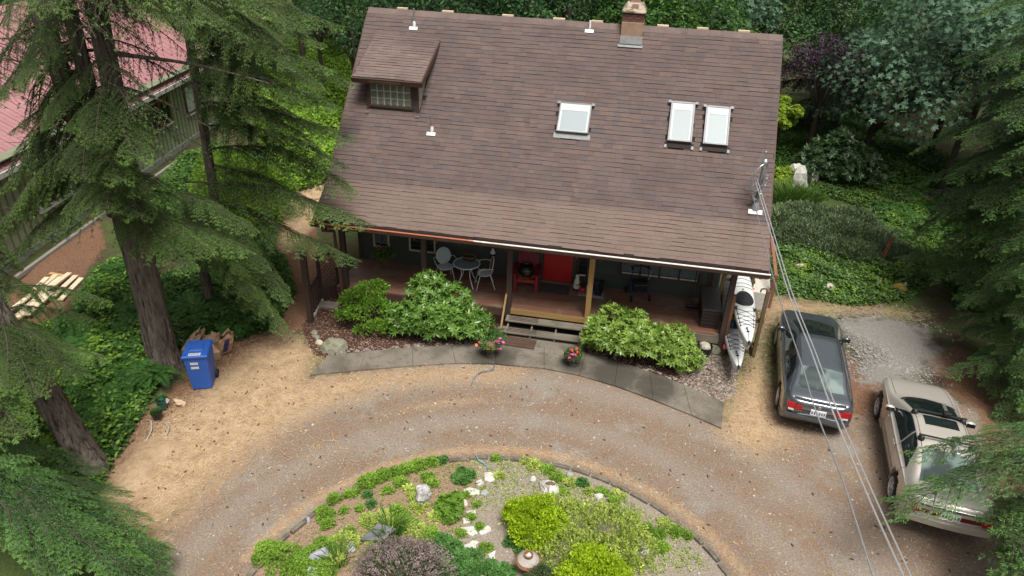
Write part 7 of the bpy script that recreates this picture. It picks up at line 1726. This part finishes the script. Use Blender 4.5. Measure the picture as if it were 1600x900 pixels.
for s in np.linspace(.0, .30, 8):
    for j in range(2):
        tgt = L if s > .19 else L2; tgt.kite(B_+D*s, D+rg.normal(0, .6, (n, 3)), rdir(n, rg), .05, .017)
o = L2.build('shoots', HEAG, t); o['kind'] = 'stuff'; o = L.build('spikes', HEAT, t); o['kind'] = 'stuff'
cl = [(805, 'x')]
clumps = [(442, 876, .42, .22, GCOV), (418, 868, .3, .2, GCOV), (468, 888, .3, .16, GCOV), (507, 806, .2, .16, GCOV), (512, 822, .14, .12, GCOV), (570, 758, .2, .14, GCOV), (582, 752, .2, .14, GCOV), (600, 746, .2, .12, GCOV), (618, 741, .17, .12, GCOV), (636, 736, .19, .12, GCOV), (655, 730, .2, .12, GCOV), (674, 725, .16, .1, GCOV), (692, 721, .12, .09, STRB), (522, 783, .15, .1, GCOV), (545, 775, .12, .09, GCOV), (556, 771, .09, .07, GCOV), (575, 775, .1, .08, STRB), (606, 769, .11, .09, GCOV), (580, 790, .1, .08, STRB), (562, 797, .08, .08, GCOV), (537, 800, .08, .06, GCOV),
          (625, 755, .15, .07, GCOV), (668, 748, .14, .08, GCOV), (675, 757, .13, .07, GCOV), (640, 766, .13, .06, VARI), (660, 769, .16, .07, GCOV), (648, 780, .14, .06, VARI), (655, 793, .18, .07, VARI), (680, 808, .15, .06, VARI), (600, 812, .22, .09, VARI), (575, 815, .18, .08, VARI), (620, 800, .16, .09, GCOV), (630, 820, .28, .1, GCOV), (600, 828, .3, .1, VARI), (650, 830, .25, .1, VARI), (540, 850, .28, .12, VARI), (510, 858, .28, .12, GCOV), (490, 868, .2, .12, GCOV), (675, 838, .2, .1, GCOV), (585, 850, .2, .08, VARI), (525, 875, .2, .1, VARI), (500, 892, .3, .14, GCOV), (700, 815, .1, .06, VARI), (545, 835, .12, .08, GCOV),
          (700, 860, .28, .16, STRB), (715, 880, .32, .18, STRB), (690, 890, .28, .16, STRB), (740, 872, .2, .1, STRB), (735, 895, .3, .14, STRB), (765, 890, .2, .1, STRB), (690, 848, .2, .12, STRB), (760, 858, .12, .06, GCOV), (800, 850, .16, .12, STRB), (815, 862, .16, .12, STRB), (780, 900, .3, .12, STRB), (850, 892, .16, .1, GCOV),
          (835, 728, .18, .07, VARI), (855, 735, .15, .06, GCOV), (820, 722, .12, .05, VARI), (870, 748, .16, .07, GCOV), (890, 755, .14, .06, VARI), (910, 757, .13, .1, STRB), (878, 770, .14, .06, GCOV), (920, 770, .1, .05, VARI), (940, 772, .15, .06, GCOV), (965, 775, .15, .05, VARI), (960, 785, .12, .05, GCOV), (780, 745, .12, .05, VARI), (775, 718, .1, .07, GCOV),
          (1010, 830, .13, .14, GCOV), (1030, 838, .14, .1, GCOV), (1040, 822, .18, .06, VARI), (1055, 832, .16, .05, GCOV), (1035, 858, .14, .07, GCOV), (1020, 850, .12, .06, VARI), (1075, 838, .12, .05, GCOV), (735, 810, .1, .05, GCOV), (750, 825, .09, .04, GCOV), (720, 835, .1, .05, GCOV), (745, 790, .08, .04, GCOV), (728, 775, .08, .04, GCOV)]
cm = {}
for k, (u, v, r, h, mt) in enumerate(clumps):
    g = G(u, v); key = (mt.name, k % 3)
    if key not in cm:
        rg = np.random.default_rng(k); L = Leaves(); n = 420; a = rg.uniform(0, 6.28, n); q = np.sqrt(rg.uniform(0, 1, n))*(.8+.2*np.sin(3*a+k)); b = np.column_stack([q*np.cos(a), q*np.sin(a), (1-q**2)*rg.uniform(.4, 1, n)])
        cm[key] = (b, a, q, rg)
    b, a, q, rg = cm[key]; n = max(40, int(420*min(1, (r/.3)**1.5))); sc = np.array([r, r, h]); L = Leaves(); s = .05
    for j in range(3): L.kite(b[:n]*sc*[1, 1, 1]+rg.normal(0, .012, (n, 3))+[0, 0, .02], np.column_stack([np.cos(a[:n]), np.sin(a[:n]), 0*a[:n]+.35])+rg.normal(0, .6, (n, 3)), nrm(np.array([0, 0, 1.])+rg.normal(0, .4, (n, 3))), s*rg.uniform(.6, 1.2, n), s*.6, .5, .1)
    o = L.build('groundcover_plant', mt); o.location = (g[0], g[1], .0); o['kind'] = 'stuff'
    o['label'] = 'low clump of ground cover leaves on the island soil'; o['category'] = 'plant'; o['group'] = ISG
IW = [gpoly([(400, 890), (470, 835), (560, 765), (640, 735), (720, 720), (760, 760), (740, 860), (700, 900)]), gpoly([(720, 718), (830, 718), (960, 770), (1060, 830), (1110, 890), (1000, 900), (960, 800), (860, 770), (760, 800)])]
cover('island_weeds', 'thin scatter of weeds and moss over the island soil', IW, 1500, .045, GCOV, 51, lambda q, d: .01+.03*np.clip(np.sin(q[:, 0]*5)*np.sin(q[:, 1]*6), 0, 1), .55, 3)
cover('island_moss', 'yellowish dry weeds between the clumps on the island', [IW[1], gpoly([(480, 860), (580, 800), (680, 790), (690, 850), (560, 890)])], 1700, .04, VARI, 52, lambda q, d: .01+.02*np.clip(np.sin(q[:, 0]*4+1)*np.sin(q[:, 1]*7), 0, 1), .4, 3)
# tuft-like irises on the island
for k, (u, v, n, h, lab) in enumerate(((612, 838, 60, .62, 'spiky green iris tuft beside the dark flat stone'), (528, 880, 45, .5, 'pale green iris tuft at the bottom left of the island'), (606, 852, 25, .4, 'small iris fan just below the dark flat stone'))):
    g = G(u, v); grass_tuft('iris_clump', lab, 'iris', (g[0], g[1], 0), n, .14, h, .028, IRIS, 90+k, 'irises on the island', .3)
# stepping stones
STEPW = mat_stone('white_flagstone', (.36, .33, .28), (.60, .585, .545), (.72, .71, .68), 7, .85, .4); STEPG = mat_stone('grey_flagstone', (.22, .23, .25), (.36, .37, .39), None, 6, .8, .3)
ss = [([(757, 737), (767, 736), (775, 743), (771, 750), (757, 749)], 0, 'white stepping stone nearest the edging'), ([(744, 752), (752, 748), (757, 754), (748, 758), (743, 756)], 0, 'small white stepping stone second from the edging'), ([(724, 763), (733, 760), (750, 765), (749, 772), (735, 772), (723, 768)], 0, 'long white stepping stone beside a grey one'), ([(753, 765), (760, 763), (765, 768), (757, 773), (751, 771)], 1, 'grey stepping stone touching the long white one'), ([(724, 781), (728, 778), (731, 787), (725, 789)], 0, 'narrow upright white stone left of the path'),
      ([(738, 781), (748, 780), (753, 787), (746, 791), (738, 787)], 1, 'bluish grey stepping stone in the path'), ([(728, 798), (743, 795), (744, 801), (730, 804)], 0, 'white stepping stone below the bluish one'), ([(722, 808), (737, 807), (736, 814), (724, 817)], 0, 'small square white stepping stone'), ([(719, 823), (741, 821), (747, 832), (738, 836), (722, 829)], 0, 'big white stepping stone, left of a pair'), ([(748, 829), (762, 819), (768, 828), (752, 835)], 0, 'white stepping stone, right of the pair'), ([(724, 850), (738, 843), (749, 845), (744, 856), (725, 858)], 0, 'dull stepping stone half under the green leaves'), ([(762, 864), (775, 858), (774, 872), (763, 877)], 0, 'upright narrow stepping stone near the bottom edge'), ([(776, 895), (792, 886), (802, 893), (798, 904), (780, 905)], 0, 'pale stepping stone cut by the bottom edge of the photo'), ([(738, 868), (750, 870), (747, 877), (737, 874)], 1, 'grey stepping stone sunk among strawberry leaves')]
for k, (px, c_, lab) in enumerate(ss):
    P = [G(u, v, .05)[:2] for u, v in px]; c = np.mean(P, 0); P = np.array([c+(p-c)*1.0 for p in P]); 
    pp = []
    for i in range(len(P)): a, b_ = P[i], P[(i+1) % len(P)]; pp += [a, a+(b_-a)*.5+np.random.default_rng(k*9+i).normal(0, .012, 2)]
    if sum(pp[i][0]*pp[(i+1) % len(pp)][1]-pp[(i+1) % len(pp)][0]*pp[i][1] for i in range(len(pp))) < 0: pp = pp[::-1]
    m = MB(); m.prism([p-c for p in pp], -.05, .04); o = m.build('stepping_stone', STEPG if c_ else STEPW, None, bevel=.018); o.location = (c[0], c[1], 0); tag(o, lab, 'stepping stone', 'stepping stones through the island')
g = G(859, 766); rock('hollow_stone', 'white stump shaped stone with a hollow in its top on the island', 'stone', g, (.21, .19, .14), 11, WROCK, .05, .22, 0); m = MB(); m.blob((0, 0, 0), (.07, .05, .03), 4, .3); o = m.build('leaf_litter', mat_plain('litter_brown', (.14, .09, .05), .95), bpy.data.objects['hollow_stone'])
o.location = (.01, -.02, .155)
g = G(661, 782); rock('white_rock', 'pointed white and grey rock on the left half of the island', 'rock', g, (.16, .14, .26), 6, mat_stone('speckled_rock', (.2, .2, .19), (.6, .59, .57), (.72, .71, .69), 11, .85, .5), .1, .3, .4)
for k, (u, v, r, c_, lab) in enumerate(((936, 778, .09, 0, 'small white stone right of the hollow stone'), (900, 785, .09, 1, 'dark grey stone at the edge of the variegated shrub'), (1004, 851, .09, 0, 'white stone, upper one of two at the right of the island'), (1008, 866, .08, 0, 'white stone, lower one of two at the right of the island'), (833, 751, .08, 0, 'pale stone above the hollow stone'), (890, 744, .08, 1, 'grey stone under the edging at the upper right'), (548, 856, .12, 1, 'grey stone left of the dark flat stone'), (500, 872, .2, 1, 'long grey stone lying among the yellow ground cover'), (482, 814, .06, 1, 'little grey stone alone on the bare soil left'), (488, 896, .12, 1, 'grey stone at the bottom edge left of the irises'))):
    g = G(u, v); rock('garden_stone', lab, 'stone', g, (r*1.1, r*.85, r*.7), 100+k, WROCK if c_ == 0 else STEPG, .03, .2, k, 'loose stones on the island', 10, 6)
m = MB(); m.add([(-.32, -.1, .0), (.1, -.16, .02), (.34, .06, .05), (.02, .16, .12), (-.3, -.1, .06), (.1, -.16, .08), (.34, .06, .1), (.02, .16, .17)], [(3, 2, 1, 0), (4, 5, 6, 7), (0, 1, 5, 4), (1, 2, 6, 5), (2, 3, 7, 6), (3, 0, 4, 7)])
g = G(590, 842); o = m.build('flat_stone', mat_stone('slate', (.05, .052, .055), (.16, .165, .17), None, 5, .7, .3), None, bevel=.012); o.location = (g[0], g[1], .08); o.rotation_euler = (.1, 0, .3); tag(o, 'dark flat slab of stone propped beside the iris tuft', 'stone')
g = G(797, 800); m = MB(); m.blob((0, 0, .08), (.09, .08, .09), 3, .1); o = m.build('black_pot', BLK, None, True); o.location = (g[0], g[1], .02); tag(o, 'small black pot half hidden at the left of the round golden shrub', 'pot')
t = thing('stone_lantern', 'round brown and grey garden lantern top with a rimmed opening at the bottom edge', 'lantern', tuple(G(824, 893)[:2])+(0,))
LANT = mat_stone('lantern_grey', (.22, .19, .16), (.40, .37, .34), (.58, .56, .53), 6, .8, .4); LANB = mat_stone('lantern_brown', (.12, .055, .025), (.26, .13, .06), (.34, .2, .1), 8, .8, .4)
m = MB(); m.lathe([(.07, 0), (.09, .02), (.07, .06), (.08, .2), (.12, .24)], 16); m.build('foot', LANB, t, True)
m = MB(); m.lathe([(0, .24), (.20, .245), (.225, .27), (.225, .29), (.19, .325), (.0, .33)], 24); m.build('brim', LANB, t, True)
m = MB(); m.lathe([(.19, .322), (.14, .365), (.08, .39), (.06, .385)], 24); m.build('roof', LANT, t, True)
m = MB(); m.lathe([(.06, .37), (.078, .40), (.085, .45), (.06, .455), (.055, .41), (0, .41)], 18); m.build('collar', LANB, t, True)
m = MB(); m.blob((0, 0, .425), (.05, .05, .018), 2, .2); m.build('pale_gravel', WROCK, t)

# ================================================================== litter and small stuff
def scatter_mask(n, key, lo, hi, rg, thr=.5, extra=None):
    P = rg.uniform(lo, hi, (n, 2)); m_ = masks(P); w_ = m_[key] if isinstance(key, str) else key(m_, P); P = P[rg.uniform(0, 1, n) < np.clip((w_-.15)/.6, 0, 1)]; return P
WALKP = [np.array([fw_[i], fw_[i+1], bk_[i+1], bk_[i]]) for i in range(len(front)-1)]+[np.array(lp_)]
def off_walk(P):
    k = np.ones(len(P), bool)
    for w_ in WALKP: k &= sdist(P, w_) < .0
    return P[k & ~((P[:, 0] > -.1) & (P[:, 0] < 10.7) & (P[:, 1] > -1.9))]
rg = np.random.default_rng(99)
P = off_walk(scatter_mask(150000, 'straw', (-5, -13), (17, 4), rg)); n = len(P); L = Leaves(); a = rg.uniform(0, 6.28, n)
L.kite(np.column_stack([P, rg.uniform(.0, .025, n)]), np.column_stack([np.cos(a), np.sin(a), rg.uniform(-.05, .45, n)]), nrm(np.array([0, 0, 1.])+rg.normal(0, .3, (n, 3))), rg.uniform(.05, .13, n), .009, .4, .1)
tag(L.build('dry_grass', STRAWL), 'dry straw coloured grass along the drive', 'grass', kind='stuff')
# loose straws and needles over the drive
P = off_walk(scatter_mask(16000, lambda m_, P: m_['track']*.55, (-5, -13), (17, 4), rg)); n = len(P); L = Leaves(); a = rg.uniform(0, 6.28, n)
L.kite(np.column_stack([P, rg.uniform(.004, .015, n)]), np.column_stack([np.cos(a), np.sin(a), 0*a]), (0, 0, 1), rg.uniform(.06, .2, n), .008, .5, .0)
tag(L.build('scattered_straw', STRAWL), 'loose straws blown over the gravel drive', 'straw', kind='stuff')
def pebbles(name, label, P, rmin, rmax, mat, rg, z=.0):
    n = len(P); r = rg.uniform(rmin, rmax, n)*rg.uniform(.6, 1, n); oc = np.array([(1, 0, 0), (.4, .85, .1), (-.7, .75, 0), (-1, -.1, .05), (-.45, -.85, 0), (.65, -.8, 0), (.2, .15, .75)])
    a = rg.uniform(0, 6.28, n); ca, sa = np.cos(a), np.sin(a); k = len(oc); q = oc[None]*r[:, None, None]*np.stack([rg.uniform(.8, 1.3, n), rg.uniform(.6, 1, n), rg.uniform(.5, .9, n)], -1)[:, None]
    V = np.stack([q[..., 0]*ca[:, None]-q[..., 1]*sa[:, None]+P[:, :1], q[..., 0]*sa[:, None]+q[..., 1]*ca[:, None]+P[:, 1:2], q[..., 2]+z], -1).reshape(-1, 3)
    f = np.array([(i, (i+1) % 6, 6) for i in range(6)]); F = (f[None]+np.arange(n)[:, None, None]*k).reshape(-1, 3)
    return tag(link(name, np_mesh(name, V, F, mat)), label, 'pebbles', kind='stuff')
def peb_mat(name, cols):
    t = NT(name); c = t.ramp(t.n('NewGeometry').outputs['Random Per Island'], [(i/(len(cols)-1), c_) for i, c_ in enumerate(cols)]); return t.done(t.bsdf(Base_Color=c, Roughness=.85))
PB1 = peb_mat('drive_stones', [(.14, .11, .09), (.22, .185, .155), (.17, .14, .115), (.30, .265, .23), (.25, .22, .195), (.46, .43, .39)])
PB2 = peb_mat('crushed_stone', [(.13, .12, .105), (.21, .2, .185), (.31, .30, .28), (.17, .155, .135)])
PB3 = peb_mat('river_stones', [(.07, .06, .055), (.14, .125, .11), (.2, .155, .12), (.28, .26, .235), (.13, .08, .06), (.34, .315, .28)])
pebbles('drive_gravel', 'loose stones scattered over the compacted drive', off_walk(scatter_mask(13000, lambda m_, P: m_['track'], (-5, -13), (17, 4), rg)), .01, .034, PB1, rg)
pebbles('crushed_gravel', 'pale grey crushed gravel between the two cars', scatter_mask(26000, lambda m_, P: m_['grav'], (12, -5), (18, 3), rg), .014, .038, PB2, rg)
pebbles('island_grit', 'small stones on the island soil', scatter_mask(6000, lambda m_, P: m_['islg']*.8+m_['isl']*.12, (1.5, -13), (11.5, -6.5), rg), .008, .03, PB1, rg)
q = inside(PZ['pebble'], 2600, rg); pebbles('river_pebbles', 'river pebbles in the bed right of the bright shrub', off_walk(q), .02, .07, PB3, rg)
edgeb = np.concatenate([np.array([lerp(bk_[i], bk_[i+1], t_) for t_ in rg.uniform(0, 1, 60 if i < 4 else 34)]) for i in range(len(back)-1)]); edgeb = edgeb+rg.normal(0, .07, edgeb.shape)+[0, .1]
pebbles('bed_edge_pebbles', 'pale pebbles along the back edge of the walk', off_walk(edgeb), .025, .075, PB3, rg, .01)
# bark chips in the beds
P = off_walk(scatter_mask(26000, 'mulch', (-1, -5), (11.5, -1.5), rg)); n = len(P); L = Leaves(); a = rg.uniform(0, 6.28, n)
L.kite(np.column_stack([P, rg.uniform(.004, .03, n)]), np.column_stack([np.cos(a), np.sin(a), rg.uniform(-.3, .3, n)]), nrm(np.array([0, 0, 1.])+rg.normal(0, .4, (n, 3))), rg.uniform(.03, .09, n), .025, .5, .1)
tag(L.build('bark_chips', peb_mat('bark_chip', [(.045, .022, .016), (.09, .045, .032), (.14, .075, .05), (.22, .13, .09), (.36, .27, .2)])), 'bark chip mulch in the beds before the porch', 'mulch', kind='stuff')
# needle litter and small debris under the firs
P = off_walk(scatter_mask(30000, lambda m_, P: np.maximum(m_['duff'], m_['track']*.15), (-9, -12), (20, 3), rg)); n = len(P); L = Leaves(); a = rg.uniform(0, 6.28, n)
L.kite(np.column_stack([P, rg.uniform(.004, .02, n)]), np.column_stack([np.cos(a), np.sin(a), 0*a]), nrm(np.array([0, 0, 1.])+rg.normal(0, .3, (n, 3))), rg.uniform(.03, .1, n), .014, .5, .1)
tag(L.build('needle_litter', peb_mat('needle_brown', [(.06, .03, .018), (.13, .065, .038), (.2, .11, .065), (.28, .19, .12)])), 'brown fallen needles under the trees', 'litter', kind='stuff')
# fir cones, dark on the pale ground
P = off_walk(scatter_mask(1500, lambda m_, P: np.maximum(m_['straw']*.8, m_['track']*.42), (-4, -12), (16.5, 2), rg)); n = len(P)
b = MB(); ring = [(.0, -.045), (.014, -.035), (.021, -.01), (.017, .02), (.006, .045)]
for k in range(n):
    a = rg.uniform(0, 6.28); M_ = Matrix.Translation((P[k, 0], P[k, 1], .012)) @ Matrix.Rotation(a, 4, 'Z') @ Matrix.Rotation(rad(90), 4, 'Y') @ Matrix.Scale(rg.uniform(.4, .95), 4); b.lathe(ring, 6, M_)
o = b.build('fir_cones', mat_plain('fir_cone', (.085, .05, .033), .9, 0, .4, 20), None); tag(o, 'dark fir cones scattered over the drive and dry grass', 'fir cones', kind='stuff')
# fallen sticks at the left edge of the drive
for k, (a_, b_, lab) in enumerate((((260, 680), (258, 660), 'pale fallen stick on the duff right of the fir trunk'), ((228, 690), (236, 658), 'curved pale twig below the nursery pots'), ((335, 512), (348, 498), 'grey stick standing out of the undergrowth behind the bags'), ((290, 545), (280, 530), 'pale thin stick between the fir trunk and the bags'))):
    p, q_ = G(*a_, .03), G(*b_, .03 if k < 2 else .35); m = MB(); m.tube(cr([p, (p+q_)/2+np.array([.05, .03, .02]), q_]), .014, 6); o = m.build('fallen_stick', DEADW, None); tag(o, lab, 'stick', 'sticks at the drive edge')
# dry cut stalks lying on the drive
P = []
L = Leaves()
for (u, v, r, k) in ((505, 712, .5, 28), (490, 720, .45, 24), (515, 700, .4, 18), (560, 715, .5, 26), (440, 735, .4, 20), (610, 705, .4, 20)):
    g = G(u, v); a = rg.normal(2.4, .9, k); pp = np.column_stack([g[0]+rg.normal(0, r*.6, k), g[1]+rg.normal(0, r*.5, k), rg.uniform(.01, .05, k)]); L.kite(pp, np.column_stack([np.cos(a), np.sin(a), rg.normal(0, .05, k)]), (0, 0, 1), rg.uniform(.15, .4, k), .007, .5, .05)
tag(L.build('cut_stalks', STRAWL), 'dry cut stalks lying on the drive left of the island', 'straw', kind='stuff')
